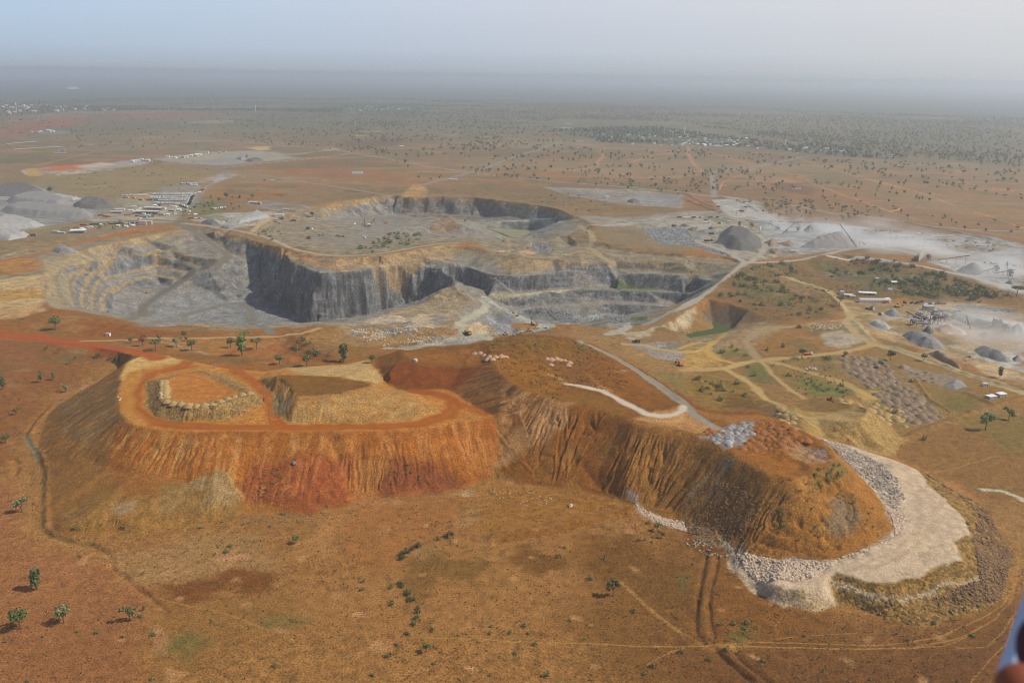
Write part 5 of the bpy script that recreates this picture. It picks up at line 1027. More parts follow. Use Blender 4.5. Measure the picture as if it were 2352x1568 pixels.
# trees one can single out: crop + foot pixel, height in crop pixels, kind, colour, label
def slant(p):
    return math.sqrt(p[0] ** 2 + p[1] ** 2 + (CAMZ - p[2]) ** 2)
NEAR = [
 ("G 255,700", 132, 'tall', 'dark', 'tall dark narrow tree alone on the bare field in the lower left'), ("G 138,970", 128, 'round', 'bright', 'bright green full tree at the left edge of the lower field'),
 ("G 440,930", 112, 'round', 'pale', 'pale green leaning tree right of the bright green tree'), ("G 893,920", 98, 'sparse', 'pale', 'thin two-headed tree standing left of the dry ditch'),
 ("H 1870,745", 108, 'branched', 'dark', 'dark many-armed tree alone on the field below the pale apron'), ("H 585,1135", 62, 'sparse', 'bright', 'small bright open tree at the bottom centre'),
 ("G 990,845", 34, 'tall', 'dark', 'little dark tree right of the two-headed tree'), ("G 150,165", 100, 'sparse', 'pale', 'ragged pale tree beside the bend of the ditch'), ("G 2038,385", 60, 'round', 'bright', 'small round tree alone below the red slope'),
 ("D 112,705", 46, 'round', 'pale', 'small tree left of the head of the ditch'), ("D 285,487", 72, 'tall', 'pale', 'slim tree left of its twin on the red field'), ("D 372,472", 55, 'tall', 'pale', 'slim tree right of its twin on the red field'),
 ("D 22,532", 82, 'tall', 'dark', 'dark tree at the left edge of the red field'), ("D 482,362", 32, 'umbrella', 'green', 'low spreading tree on the red field'), ("D 522,330", 28, 'round', 'green', 'small tree behind the low spreading tree'), ("D 405,280", 34, 'sparse', 'green', 'thin tree near the red road'),
 ("D 320,262", 32, 'sparse', 'green', 'thin tree nearest the red road bend'), ("D 450,550", 55, 'sparse', 'pale', 'wispy tree beside the grey flank of the red tip'), ("D 42,900", 62, 'round', 'green', 'tree at the left edge beyond the ditch'),
 ("H 2175,292", 60, 'sparse', 'pale', 'thin pale tree at the foot of the white rocks'), ("H 2205,340", 52, 'sparse', 'olive', 'bare leaning tree below the thin pale tree'),
 ("D 382,120", 95, 'round', 'green', 'big round tree on the red bank beside the pit rim'), ("D 900,210", 40, 'round', 'green', 'small round tree left of the rust-brown tree'), ("D 985,232", 76, 'round', 'dry', 'rust-brown dry tree in the belt behind the red tip'),
 ("D 1072,268", 78, 'umbrella', 'green', 'spreading tree right of the rust-brown tree'), ("D 1098,196", 42, 'round', 'green', 'tree behind the spreading tree'), ("D 1215,240", 74, 'round', 'pale', 'pale round tree in the middle of the belt'),
 ("D 1270,178", 52, 'round', 'dark', 'dark tree on the track, the farther of a pair'), ("D 1283,198", 30, 'round', 'dark', 'dark low tree on the track, the nearer of a pair'), ("D 1322,262", 80, 'round', 'green', 'green tree below the pair on the track'),
 ("D 1686,190", 62, 'umbrella', 'bright', 'tall bright umbrella tree beside the pale track'), ("D 1668,300", 140, 'tall', 'bright', 'tall bright column of a tree in the belt'), ("D 1590,242", 74, 'round', 'green', 'tree left of the tall bright column'), ("D 1768,258", 80, 'umbrella', 'green', 'umbrella tree right of the tall bright column'),
 ("D 1925,360", 72, 'round', 'green', 'bushy tree beside the sandy patch of the red tip'), ("D 2112,375", 90, 'round', 'green', 'wide tree right of the bushy tree'), ("D 2060,250", 60, 'round', 'dry', 'dry brown tree in the thicket'), ("E 18,345", 135, 'tall', 'dark', 'tall dark tree at the right end of the belt'), ("E 210,350", 62, 'round', 'green', 'round bush-like tree beside the brown knoll'),
 ("F 818,320", 62, 'umbrella', 'dark', 'dark tree beside the sandy road with a passing lorry'), ("F 1432,332", 72, 'round', 'dark', 'dark tree in the field of dumped heaps'), ("F 1660,332", 52, 'round', 'bright', 'bright tree beside the long sandy road'), ("F 1365,385", 55, 'round', 'green', 'tree among the dumped heaps'), ("F 1118,312", 42, 'round', 'green', 'tree at the head of the dumped heaps'),
 ("F 2185,452", 68, 'tall', 'dark', 'dark thin tree in the dusty yard'), ("F 1972,330", 32, 'umbrella', 'bright', 'flat-topped tree on the bare dusty yard'), ("F 2085,815", 108, 'branched', 'bright', 'big branching tree on the right field'), ("F 2245,740", 78, 'sparse', 'bright', 'thin leaning tree at the right edge of the field'),
 ("C 1078,908", 58, 'umbrella', 'green', 'umbrella tree beside the sandy road bend'), ("C 2300,840", 70, 'umbrella', 'dark', 'umbrella tree on the rim of the white yard'), ("C 1300,930", 30, 'round', 'green', 'tree beside the white lorry in the sandy yard'), ("C 1020,740", 40, 'umbrella', 'green', 'umbrella tree in the scrub hollow'),
 ("A 345,130", 45, 'round', 'dark', 'dark tree beside the far grey gravel heap'), ("A 1560,170", 50, 'round', 'dark', 'dark round tree behind the truck park'), ("A 1740,165", 40, 'round', 'pale', 'pale tree right of the truck park'), ("A 1100,228", 35, 'round', 'green', 'green tree behind the long sheds'), ("A 2150,290", 40, 'round', 'dark', 'round tree on the sandy bank of the yard'),
 ("P 1050,430", 70, 'tall', 'pale', 'pale tree between the white huts of the plant'), ("P 1195,450", 68, 'round', 'bright', 'bright tree right of the white huts of the plant'), ("P 800,248", 55, 'umbrella', 'dark', 'dark umbrella tree on the pale ramp'), ("P 1070,305", 65, 'umbrella', 'dark', 'umbrella tree beside the gantry posts'), ("P 1120,240", 50, 'umbrella', 'green', 'flat tree behind the gantry posts'),
]
TK = {}; nseed = 100
TREES = []                                     # apparent size, builder
for s, hp, kd, col, lab in NEAR:
    p = at(s)[0]; sl = slant(p); sc = CROPS[s[0]][2]
    hgt = hp * sc / FPX * sl / math.sqrt(max(1 - ((CAMZ - p[2]) / sl) ** 2, .3))
    nseed += 1; k = make_tree(kd, col, 330, nseed, 'tree', lab)
    k.put((p[0], p[1], p[2] - .1), random.uniform(0, 6.28), lab, None, hgt)
# savanna trees scattered over the plain
def scatter(s, n, dens=None, seed=1, mind=0):
    """n random points on the plain inside a pixel outline (uniform over the ground)"""
    p = px(s); P = unp(np.stack([p[:, 0], np.maximum(p[:, 1], 176)], 1), 0); r = np.random.default_rng(seed); o = []
    lo, hi = P.min(0), P.max(0); t = 0
    while len(o) < n and t < 60:
        q = r.uniform(lo, hi, (n * 3, 2)); q = q[inside(q[:, 0], q[:, 1], P)]
        if dens: q = q[noise(q[:, 0] / dens, q[:, 1] / dens, seed) > r.uniform(-.45, .75, len(q))]
        o += list(q); t += 1
    return np.array(o[:n])
cand = []
def addc(pts, h0, h1, cols, grp, seed=3):
    r = np.random.default_rng(seed)
    for x, y in pts: cand.append((x, y, r.uniform(h0, h1), cols[int(r.integers(len(cols)))], grp))
SAV = 'savanna trees on the brown plain beyond the quarry'
addc(scatter("K 100,250 1400,330 1560,460 2352,500 L 800,560 1500,600 2352,650 2352,880 1400,900 600,930 0,830 K 1600,750 900,690 560,740 300,560 0,530", 1500, 150, 3), 6, 11.5, ['green', 'pale', 'dark', 'olive'], SAV)
addc(scatter("K 900,690 1700,760 2352,820 2352,720 1700,650 1000,600", 60, None, 33), 8, 12, ['green', 'pale', 'dark'], SAV)
addc(scatter("C 560,290 900,330 1250,320 1450,300 1500,260 1000,190 500,190 450,240", 70, None, 34), 8, 13, ['green', 'dark', 'pale'], 'grove behind the crushing plant')
addc(scatter("J 0,260 600,260 1500,290 2352,260 2352,520 1600,450 500,480 150,430", 70, None, 35), 6, 9, ['green', 'dark'], 'lone trees on the far left plain')
addc(scatter("A 1480,140 1700,160 1680,240 1400,300 1250,290 1280,240", 22, None, 36), 6, 10, ['dark', 'green'], 'dark trees between the truck park and the quarry')
addc(scatter("A 660,350 900,330 880,365 700,385", 12, None, 37), 5, 9, ['green', 'pale'], 'roadside trees beside the weighbridge sheds')
addc(scatter("C 1200,200 2352,350 2352,470 1700,350", 16, None, 38), 7, 11, ['green', 'dark'], SAV)
VIL = 'dense trees over the roofs of the village'
addc(scatter("U 0,240 560,215 1300,205 2000,310 2352,330 2352,410 1400,400 560,385 540,335 200,300 L 480,450 700,475 1000,480 1600,575 1400,585 900,548 500,505 0,480", 900, None, 39), 9, 14, ['dark', 'dark', 'green'], VIL)
addc(scatter("J 0,200 480,210 1100,228 880,255 480,250 120,285 0,290", 260, None, 40), 10, 15, ['dark', 'green'], VIL); addc(scatter("K 0,210 660,218 640,250 250,255 0,248", 160, None, 41), 10, 15, ['dark', 'green'], VIL)
WOOD = 'far woodland'
addc(scatter("J 0,195 480,205 1480,212 2352,232 K 650,245 1400,325 1500,300 2352,330 L 500,420 1500,560 2352,640 2352,300 0,210 K 0,150 J 0,170", 13000, 700, 42), 6, 12, ['green', 'dark', 'pale'], WOOD)
addc(scatter('J 300,215 1480,216 2352,236 2352,262 1500,246 300,240', 2200, 500, 43), 7, 12, ['green', 'dark'], WOOD); addc(scatter('K 0,256 650,252 1400,328 2352,334 L 500,430 1500,565 2352,650 2352,520 1300,450 0,330 K 1500,330 600,280', 900, 300, 44), 7, 12, ['green', 'pale', 'dark'], WOOD)
addc(scatter('J 0,262 2352,262 2352,540 1600,500 500,520 0,380', 420, 180, 45), 5, 8, ['olive', 'green', 'dark'], WOOD); addc(scatter('J 1500,235 2352,240 K 0,250 600,300 300,520 0,540 J 1700,460', 500, 220, 46), 6, 10, ['green', 'dark', 'pale'], WOOD)
LBL = {SAV: 'small green savanna tree on the brown plain beyond the quarry', 'grove behind the crushing plant': 'tree of the dense green grove behind the dusty crushing plant', 'lone trees on the far left plain': 'lone tree dotted on the far left plain before the town',
       'dark trees between the truck park and the quarry': 'dark tree of the clump between the truck park and the terraced pit', 'roadside trees beside the weighbridge sheds': 'thin roadside tree beside the row of tank lorries', VIL: 'dark tree standing among the white village houses'}
cand.sort(key=lambda c: -c[2] / (c[0] ** 2 + c[1] ** 2 + 9e4) ** .5)
indiv = [c for c in cand if c[4] != WOOD][:236]
ids = set(id(c) for c in indiv)
sk = {}
for i, (x, y, h, col, g) in enumerate(indiv):
    kd = ('round', 'umbrella', 'round', 'umbrella', 'tall')[i % 5]; q = (kd, col)
    if q not in sk: sk[q] = make_small_tree(kd, col, 300 + len(sk))
    sk[q].put((x, y, ground_z(x, y) - .1), random.uniform(0, 6.28), LBL[g], g, h)
def merged(name, pts, lobes, n, leaf, mat, label, cat, seed):
    """many small plants as one mass"""
    r = np.random.default_rng(seed); tm = [crown_mesh(lobes, n, leaf, seed + i) for i in range(4)]
    Vs, Fs, b = [], [], 0
    zs = height(np.array([p[0] for p in pts]), np.array([p[1] for p in pts]), False)
    for i, (x, y, h) in enumerate(pts):
        V, F = tm[i % 4]; a = r.uniform(0, 6.28); c, s_ = math.cos(a), math.sin(a)
        W_ = np.stack([(V[:, 0] * c - V[:, 1] * s_) * h + x, (V[:, 0] * s_ + V[:, 1] * c) * h + y, V[:, 2] * h + zs[i]], 1)
        Vs.append(W_); Fs.append(F + b); b += len(V)
    me = np_mesh(name, np.concatenate(Vs), np.concatenate(Fs)); me.materials.append(mat)
    return tag(link(bpy.data.objects.new(name, me)), label, cat, kind='stuff')
rest = [c for c in cand if id(c) not in ids]
WL = [(0, 0, .6, .42, .42, .34), (.2, .1, .5, .3, .3, .25), (0, 0, .2, .06, .06, .2)]
for col, nm, lab in (('green', 'savanna_woodland', 'green savanna woodland scattered to the horizon'), ('dark', 'dark_woodland', 'dark green woods around the far villages'), ('pale', 'pale_woodland', 'pale grey-green open woodland of the far plain'), ('olive', 'olive_scrub', 'olive thorn scrub trees dotted over the far plain')):
    pts = [(c[0], c[1], c[2]) for c in rest if c[3] == col]
    merged(nm, pts, WL, 15, .21, LEAF[col], lab, 'woodland', 60 + len(nm))
# shrubs
sh = []
def adds(s, n, h0, h1, cols, lab, grp, seed, dens=None):
    P = W2(s); r = np.random.default_rng(seed); lo, hi = P.min(0), P.max(0); o = []
    while len(o) < n:
        q = r.uniform(lo, hi, (n * 3, 2)); q = q[inside(q[:, 0], q[:, 1], P)]
        if dens: q = q[noise(q[:, 0] / dens, q[:, 1] / dens, seed) > r.uniform(-.6, .5, len(q))]
        o += list(q)
    for x, y in o[:n]: sh.append((x, y, r.uniform(h0, h1), cols[int(r.integers(len(cols)))], lab, grp))
def adds1(s, h, col, lab, grp):
    for x, y in W2(s): sh.append((x, y, h * random.uniform(.55, .95), col, lab, grp))
adds1("H 750,328 722,342 665,360 535,402 515,412 490,425 455,445 430,455 405,468 415,490 405,660 415,682 455,735 480,775 525,835 525,860 515,900 495,945 455,1010", 5.5, 'dark', 'dark shrub in the winding hedge row on the middle field', 'hedge row shrubs on the middle field')
adds1("H 385,1090 320,1165 640,1215 1195,1150 1335,1085 1030,960 1020,1010 625,985 150,648 350,675 345,805 135,705 1260,955 1290,1010 1160,1005 1680,1050 2145,1235 2085,1285 1020,1300 215,1295 1410,1305 1715,628 1810,490 1540,415 1500,480 2340,1130 2050,360 2090,355 2140,370 2115,240 340,690 1570,918 2015,850", 4.2, 'olive', 'low dark shrub dotted on the bare foreground field', 'shrubs on the foreground field')
adds1("G 1380,272 1955,185 1530,235 845,275 700,255 515,280 2250,135 1510,400 1585,400 1560,440 1480,460 550,470 660,1000 845,1028 540,990 300,1025 40,1060 190,1335 1050,1325 1890,1230 1060,1018 2315,570 1860,268 990,590 960,890 1750,375", 4.0, 'green', 'low green shrub on the bare ground left of the red slope', 'shrubs around the foot of the red tip')
adds1("I 315,590 70,520 350,935 420,965 505,960 260,940 440,930 835,1015 1995,1020 1735,930 1555,1050 1880,765 1920,730 1965,255 700,240 665,135 955,330 300,1120 180,1185 545,1190", 4.0, 'green', 'green shrub on or below the pale rock apron', 'shrubs around the pale rock apron')
adds("D 640,300 820,310 830,330 660,315", 8, 4, 7, ['green', 'dark'], 'shrub of the low thicket beside the red road', 'thicket beside the red road', 51)
adds("D 1950,200 2150,190 2200,260 2352,300 2352,350 2100,330 1960,300", 16, 5, 9, ['green', 'dry', 'dark'], 'shrub of the brown thicket behind the sandy patch', 'brown thicket behind the red tip', 52)
adds("C 400,640 700,600 800,680 640,720 500,700 650,740 800,840 1000,960 700,980 450,920 250,840 330,760", 120, 3, 9, ['green', 'olive', 'dark'], 'shrub on the brown terraces above the green pond', 'shrubs above the green pond', 53, 40)
adds("C 950,650 1050,590 1200,570 1450,590 1700,660 2100,780 2300,860 1700,850 1350,800 1280,700 1000,690", 230, 3, 10, ['green', 'dark', 'olive'], 'shrub in the scrubby hollow below the haul road bank', 'shrubs in the scrubby hollow', 54, 45)
adds("C 1400,700 1600,720 2000,820 2250,860 1800,870 1550,830", 40, 6, 12, ['green', 'olive'], 'big shrub on the slope above the sandy yard', 'shrubs above the sandy yard', 55)
adds("M 1240,620 1500,500 1700,450 2050,470 2000,600 1650,680 1200,690 900,650", 46, 5, 10, ['green', 'dark', 'bright'], 'shrub in the green hollow beside the grey yard', 'shrubs beside the grey yard', 56)
adds("F 80,460 300,450 480,560 200,640 60,560", 12, 4, 8, ['olive', 'green'], 'shrub on the slope below the sandy crossroads', 'shrubs below the sandy crossroads', 57)
adds1("F 490,440 450,380 170,530 240,545 250,615 270,280 370,265 340,240 430,300 800,110 1000,330 1095,505 1460,695 1575,480 1660,880 690,245 580,265 730,440", 8, 'green', 'round green shrub beside the sandy tracks', 'shrubs beside the sandy tracks')
adds("F 800,430 900,470 1180,540 1100,560 850,540", 26, 2, 4.5, ['olive', 'bright'], 'low shrub in the green strip between the tracks', 'shrubs in the green strip', 58)
adds("B 1380,90 1560,120 1800,190 2000,230 1600,260 1300,190", 22, 4, 8, ['dark', 'green'], 'shrub on the rim above the far dark wall', 'shrubs above the far wall', 59)
adds("J 820,640 1400,640 1480,660 1350,800 900,820 400,760 300,700", 60, 3, 6, ['olive', 'green'], 'small shrub on the grassy flat behind the truck park', 'shrubs on the grassy flat', 61)
adds("E 1000,205 1300,160 1550,180 1850,330 1700,350 1300,290", 60, 1.6, 3.4, ['olive', 'dry', 'green'], 'low bush on the overgrown top of the brown tip', 'bushes on the brown tip', 62)
adds("D 1780,1090 2000,1080 2000,1250 1780,1280", 40, 1.2, 2.0, ['dark', 'green'], 'tiny dark bush on the gullied red slope', 'bushes on the red slope', 63); adds("E 330,990 560,1030 540,1180 320,1180", 18, 1.2, 2.2, ['dark', 'green'], 'tiny bush on the dark red slope', 'bushes on the dark red slope', 64)
adds("F 880,1090 1130,1070 1150,1130 950,1200", 30, 1.5, 3, ['green', 'olive'], 'small green bush on the crown of the brown nose', 'bushes on the brown nose', 65); adds("I 500,50 1300,100 1350,280 800,420 450,350", 60, 1.2, 2.6, ['olive', 'dark', 'dry'], 'tiny bush on the brown nose above the rocks', 'bushes on the brown nose slope', 66)
adds("B 1000,420 1500,350 1700,340 1760,470 1500,540 1060,540", 26, 3, 6, ['olive', 'green'], 'shrub on the broken ground between the two pits', 'shrubs between the two pits', 68); adds("C 1250,390 1700,420 2150,470 2300,540 1900,530 1500,470", 30, 4, 8, ['olive', 'green'], 'shrub on the dusty ground behind the haul road', 'shrubs behind the haul road', 69); adds("B 1780,560 2352,590 C 200,600 280,630 B 2000,620", 16, 2, 4, ['olive'], 'bush on the green bench of the stepped pit', 'bushes on the green bench', 70)
adds("M 150,400 400,440 330,560 60,450", 14, 4, 7, ['green', 'dark'], 'shrub beside the haul road along the shadowed wall', 'shrubs along the shadowed wall', 67)
adds('C 330,700 480,620 900,580 1100,565 1400,600 1800,680 2300,840 2300,890 1800,870 1450,840 1150,890 1000,980 680,1020 450,920', 420, 1.5, 4.5, ['olive', 'green', 'dry'], 'small shrub between the larger shrubs of the scrubland', 'small scrubland shrubs', 73, 30)
adds('F 580,330 1040,300 1060,400 1250,600 830,580 700,480', 60, 1.2, 3, ['olive', 'green'], 'small shrub on the weedy ground between the sandy tracks', 'small shrubs between the tracks', 74)
sh.sort(key=lambda c: -c[2] / (c[0] ** 2 + c[1] ** 2 + 9e4) ** .5)
shk = {}
for i, (x, y, h, col, lab, g) in enumerate(sh):
    if i >= 295: break
    q = (col, i % 3)
    if q not in shk: shk[q] = shrub_kind(col, 500 + len(shk), (.5, .4, .62)[i % 3])
    o = shk[q].put((x, y, ground_z(x, y) - .15), random.uniform(0, 6.28), lab, g, h)
restsh = [(c[0], c[1], c[2]) for c in sh[295:]]
SHL = [(0, 0, .3, .45, .45, .34)]
if restsh: merged('scrub', restsh, SHL, 40, .11, LEAF['olive'], 'low scrub scattered between the larger shrubs', 'scrub', 77)
def tufts(s, n, h0, h1, seed, dens=25):
    P = W2(s); r = np.random.default_rng(seed); lo, hi = P.min(0), P.max(0); o = []
    while len(o) < n:
        q = r.uniform(lo, hi, (n * 2, 2)); q = q[inside(q[:, 0], q[:, 1], P)]; q = q[noise(q[:, 0] / dens, q[:, 1] / dens, seed) > r.uniform(-.7, .7, len(q))]; o += list(q)
    return [(x, y, r.uniform(h0, h1)) for x, y in o[:n]]
FG = "Z -50,1250 700,1180 1250,1110 1500,1180 1700,1380 2200,1400 2352,1300 2352,1568 -50,1568"
merged('grass_tufts', tufts(FG, 4200, .25, .9, 81), SHL, 9, .3, LEAF['dry'], 'dry brown grass tufts over the foreground fields', 'grass', 82)
merged('green_tufts', tufts("Z -50,830 270,840 130,1000 120,1200 700,1180 1250,1110 1460,1170 1700,1380 2352,1440 2352,1568 -50,1568", 1600, .4, 1.2, 83), SHL, 9, .3, LEAF['olive'], 'small olive weeds over the foreground fields', 'weeds', 84)
merged('hill_grass', tufts("E 1000,205 1300,160 1550,180 1850,330 2000,480 1900,560 1540,480 1500,600 1300,540 1050,360", 1500, .5, 1.5, 85, 9), SHL, 9, .3, LEAF['dry'], 'dry brown bush grass covering the brown tip', 'grass', 86)
# ------------------------------------------------------------------ paints
WHITE = paint('white_paint', (236, 235, 230), .5); RED = paint('red_paint', (150, 46, 34), .5); BLUE = paint('blue_paint', (40, 72, 122), .5); TEAL = paint('teal_paint', (52, 92, 92), .5); YEL = paint('yellow_paint', (204, 150, 44), .5)
ORG = paint('orange_paint', (196, 92, 48), .5); GREYP = paint('grey_paint', (86, 88, 90), .5); DARK = paint('dark_rubber', (40, 40, 42), .9); GLASS = paint('dark_glass', (46, 56, 64), .2); STEEL = paint('weathered_steel', (150, 152, 150), .5, .2)
WALL = paint('pale_wall', (206, 196, 180), .9); WALLW = paint('white_wall', (222, 220, 214), .9); ROOFP = paint('pale_roof', (188, 182, 168), .7); ROOFW = paint('white_roof', (220, 220, 216), .6); PINK = paint('pinkish_wall', (190, 156, 136), .9); CONC = paint('concrete', (170, 164, 152), .9); RUST = paint('rusty_steel', (126, 84, 58), .8, .25)
# ------------------------------------------------------------------ vehicles (metres; forward is +x)
def wheels(m, xs, hw, r, w=.45):
    for x in xs:
        for s in (-1, 1): m.tube((x, s * (hw - w), r), (x, s * hw, r), r, r, 8)
def lorry(cabm, bodym, L=9.0, kind='tip', name='tipper_truck'):
    def f():
        root = empty(name); tag(root, 'x', 'truck')
        c = MB(); c.box(0, 0, .75, L, 1.0, .3); wheels(c, [L / 2 - 1.3, -L / 2 + 1.0, -L / 2 + 2.3], 1.2, .52); c.build('chassis', DARK, root)
        c = MB(); c.box(L / 2 - 1.1, 0, .8, 2.2, 2.45, 1.3).box(L / 2 - 1.2, 0, 2.1, 2.0, 2.4, 1.15, .88, .94, -.12); cab = c.build('cab', cabm, root)
        MB().box(L / 2 - .22, 0, 2.25, .08, 1.9, .7, 1, .9, -.2).build('windscreen', GLASS, cab)
        c = MB(); lb = L - 2.5; x0 = -L / 2 + lb / 2
        if kind == 'tip': c.box(x0, 0, 1.1, lb, 2.35, 1.35, 1.0, 1.06); c.box(x0 + lb / 2 + .3, 0, 2.45, .7, 2.4, .12)
        elif kind == 'tank': c.tube((x0 - lb / 2, 0, 2.0), (x0 + lb / 2, 0, 2.0), 1.05, 1.05, 12); c.box(x0, 0, 3.0, lb * .5, .5, .15)
        else: c.box(x0, 0, 1.1, lb, 2.45, 2.4)
        c.build({'tip': 'load_box', 'tank': 'tank', 'box': 'cargo_box'}[kind], bodym, root); return root
    return Kind(f)
def small_truck(cabm, bodym):
    """parked lorry: cab (> windscreen), load box, chassis"""
    return lorry(cabm, bodym, 7.8, 'tip')
def haul_truck():
    root = empty('dump_truck'); tag(root, 'x', 'dump truck')
    c = MB(); c.box(0, 0, 1.2, 8.0, 2.4, .6); wheels(c, [2.6, -1.9], 2.0, 1.05, .9); c.build('chassis', DARK, root)
    c = MB(); c.box(3.4, 0, 1.6, 2.0, 3.4, 1.2).box(3.0, .8, 2.8, 1.5, 1.5, 1.2, .9, .9); cab = c.build('cab', YEL, root); MB().box(3.78, .8, 3.0, .06, 1.2, .7).build('windscreen', GLASS, cab)
    c = MB(); c.box(-1.2, 0, 1.9, 5.8, 3.4, 1.7, 1.05, 1.12, -.2); c.box(2.6, 0, 3.7, 2.6, 3.7, .2); c.build('load_box', paint('dusty_yellow', (150, 132, 96), .8), root); return root
def digger(body=YEL):
    def f():
        root = empty('excavator'); tag(root, 'x', 'excavator')
        c = MB()
        for s in (-1, 1): c.box(0, s * 1.3, 0, 4.4, .7, .95, .85)
        c.build('tracks', DARK, root)
        c = MB(); c.box(-.6, 0, 1.05, 3.6, 2.8, 1.3, .95, .95); bo = c.build('body', body, root); MB().box(.7, .8, 2.35, 1.4, 1.1, 1.2, .85, .9).build('cab', GLASS, bo)
        c = MB(); c.beam((1.0, -.3, 1.8), (4.2, -.3, 5.2), .5, .7); c.beam((4.2, -.3, 5.2), (6.6, -.3, 4.0), .4, .6); c.beam((6.6, -.3, 4.0), (6.9, -.3, 1.6), .35, .5); bm_ = c.build('boom', body, root)
        MB().box(6.6, -.3, .6, 1.1, 1.3, 1.1, 1.2, 1, .3).build('bucket', DARK, bm_); return root
    return Kind(f)
def loader():
    root = empty('wheel_loader'); tag(root, 'x', 'loader')
    c = MB(); wheels(c, [1.6, -1.6], 1.35, .8, .6); c.build('wheels', DARK, root)
    c = MB(); c.box(-1.5, 0, .9, 3.2, 1.9, 1.3, .9, .9).box(1.4, 0, .9, 1.8, 1.3, .8); bo = c.build('body', YEL, root); MB().box(-.1, 0, 2.2, 1.5, 1.5, 1.3, .85, .9).build('cab', GLASS, bo)
    c = MB(); c.beam((1.6, .6, 1.6), (3.8, .6, .9), .25, .4); c.beam((1.6, -.6, 1.6), (3.8, -.6, .9), .25, .4); c.box(4.2, 0, .2, 1.1, 2.9, 1.1, 1.2, 1, .3); c.build('bucket', YEL, root); return root
def drill():
    root = empty('drill_rig'); tag(root, 'x', 'drill rig')
    c = MB()
    for s in (-1, 1): c.box(0, s * 1.2, 0, 4.6, .7, .9, .85)
    c.build('tracks', DARK, root); c = MB(); c.box(-.5, 0, 1.0, 4.6, 2.4, 1.6, .95, .95); bo = c.build('body', YEL, root); MB().box(1.4, .7, 2.6, 1.2, 1.0, 1.2).build('cab', GLASS, bo)
    c = MB()
    for a, b in ((-.35, -.35), (.35, -.35), (.35, .35), (-.35, .35)): c.beam((2.8 + a, b, .3), (2.8 + a, b, 11), .14)
    for k in range(9): c.beam((2.45, -.35, .6 + k * 1.15), (3.15, .35, 1.7 + k * 1.15), .1)
    c.build('mast', paint('mast_grey', (84, 84, 84), .6), root); return root
def pickup():
    root = empty('pickup'); tag(root, 'x', 'pickup')
    c = MB(); wheels(c, [1.6, -1.5], .9, .38, .26); c.build('wheels', DARK, root)
    c = MB(); c.box(0, 0, .45, 5.2, 1.8, .65, .97, .95).box(.3, 0, 1.1, 2.1, 1.65, .65, .7, .88); bo = c.build('body', WHITE, root); MB().box(.3, 0, 1.14, 2.16, 1.68, .42, .78, .9).build('windows', GLASS, bo); return root
WT = {}
def wt(c, b, L=7.8, kind='tip', nm='tipper_truck'):
    q = (c.name, b.name, L, kind)
    if q not in WT: WT[q] = lorry(c, b, L, kind, nm)
    return WT[q]
def rot_of(s):
    """heading along a pixel pair"""
    a, b = W2(s); return math.atan2(b[1] - a[1], b[0] - a[0])
PARK = 'tipper trucks parked in rows on the truck park'
CN = {RED.name: 'red', BLUE.name: 'blue', WHITE.name: 'white', GREYP.name: 'grey', DARK.name: 'black', ORG.name: 'orange', TEAL.name: 'teal', YEL.name: 'yellow'}
def row(s, n, rz, bodies, seed, lab, cabs=(WHITE,), jit=1.6, grp=PARK):
    P = W2(s); L_ = np.linalg.norm(np.diff(P, axis=0), axis=1); r = random.Random(seed)
    for i in range(n):
        t = (i + .5) / n * L_.sum(); k = 0
        while k < len(L_) - 1 and t > L_[k]: t -= L_[k]; k += 1
        q = P[k] + (P[k + 1] - P[k]) * t / L_[k]; q = q + np.array([r.uniform(-jit, jit), r.uniform(-jit, jit)])
        b = bodies[r.randrange(len(bodies))]; c = cabs[r.randrange(len(cabs))]
        wt(c, b).put((q[0], q[1], ground_z(*q)), rz + r.uniform(-.08, .08), lab % CN[b.name], grp, 1.3)
mix = [BLUE, RED, GREYP, DARK, BLUE, GREYP]
row("T 900,352 1440,345", 26, -1.35, mix, 1, '%s-bodied tipper truck in the rear row of the truck park'); row("T 880,384 1330,372", 22, -1.35, mix, 2, '%s-bodied tipper truck in the second row of the truck park')
row("T 890,398 1325,396", 20, -1.3, mix, 3, '%s-bodied tipper truck in the third row of the truck park'); row("T 1000,420 1320,414", 16, -1.3, mix, 4, '%s-bodied tipper truck in the fourth row of the truck park')
row("T 930,446 1240,462", 15, -1.35, mix, 5, '%s-bodied tipper truck in the front row of the truck park'); row("T 1385,365 1325,472", 9, 3.1, [BLUE, GREYP, DARK], 6, '%s-bodied tipper truck in the column along the road side of the truck park')
row("T 560,362 860,360", 13, -1.2, mix, 7, '%s-bodied tipper truck of the loose group left of the truck park'); row("T 1240,222 1440,225", 9, -.9, [RED, DARK, WHITE], 8, '%s-bodied truck of the group behind the truck park'); row("T 1340,240 1440,245", 4, -.9, [RED, WHITE], 9, '%s-bodied truck of the group behind the truck park')
row("T 1240,478 1310,505", 5, 1.2, [RED, BLUE, GREYP], 10, '%s-bodied truck waiting at the mouth of the truck park'); row("T 1610,522 1760,505", 7, .4, [BLUE, DARK, WHITE], 11, '%s vehicle parked under the dark trees', jit=2); row("M 0,90 110,110", 8, .3, [DARK, WHITE, GREYP], 12, '%s vehicle of the cluster beside the white spoil strip', jit=3, grp='vehicles beside the white spoil strip')
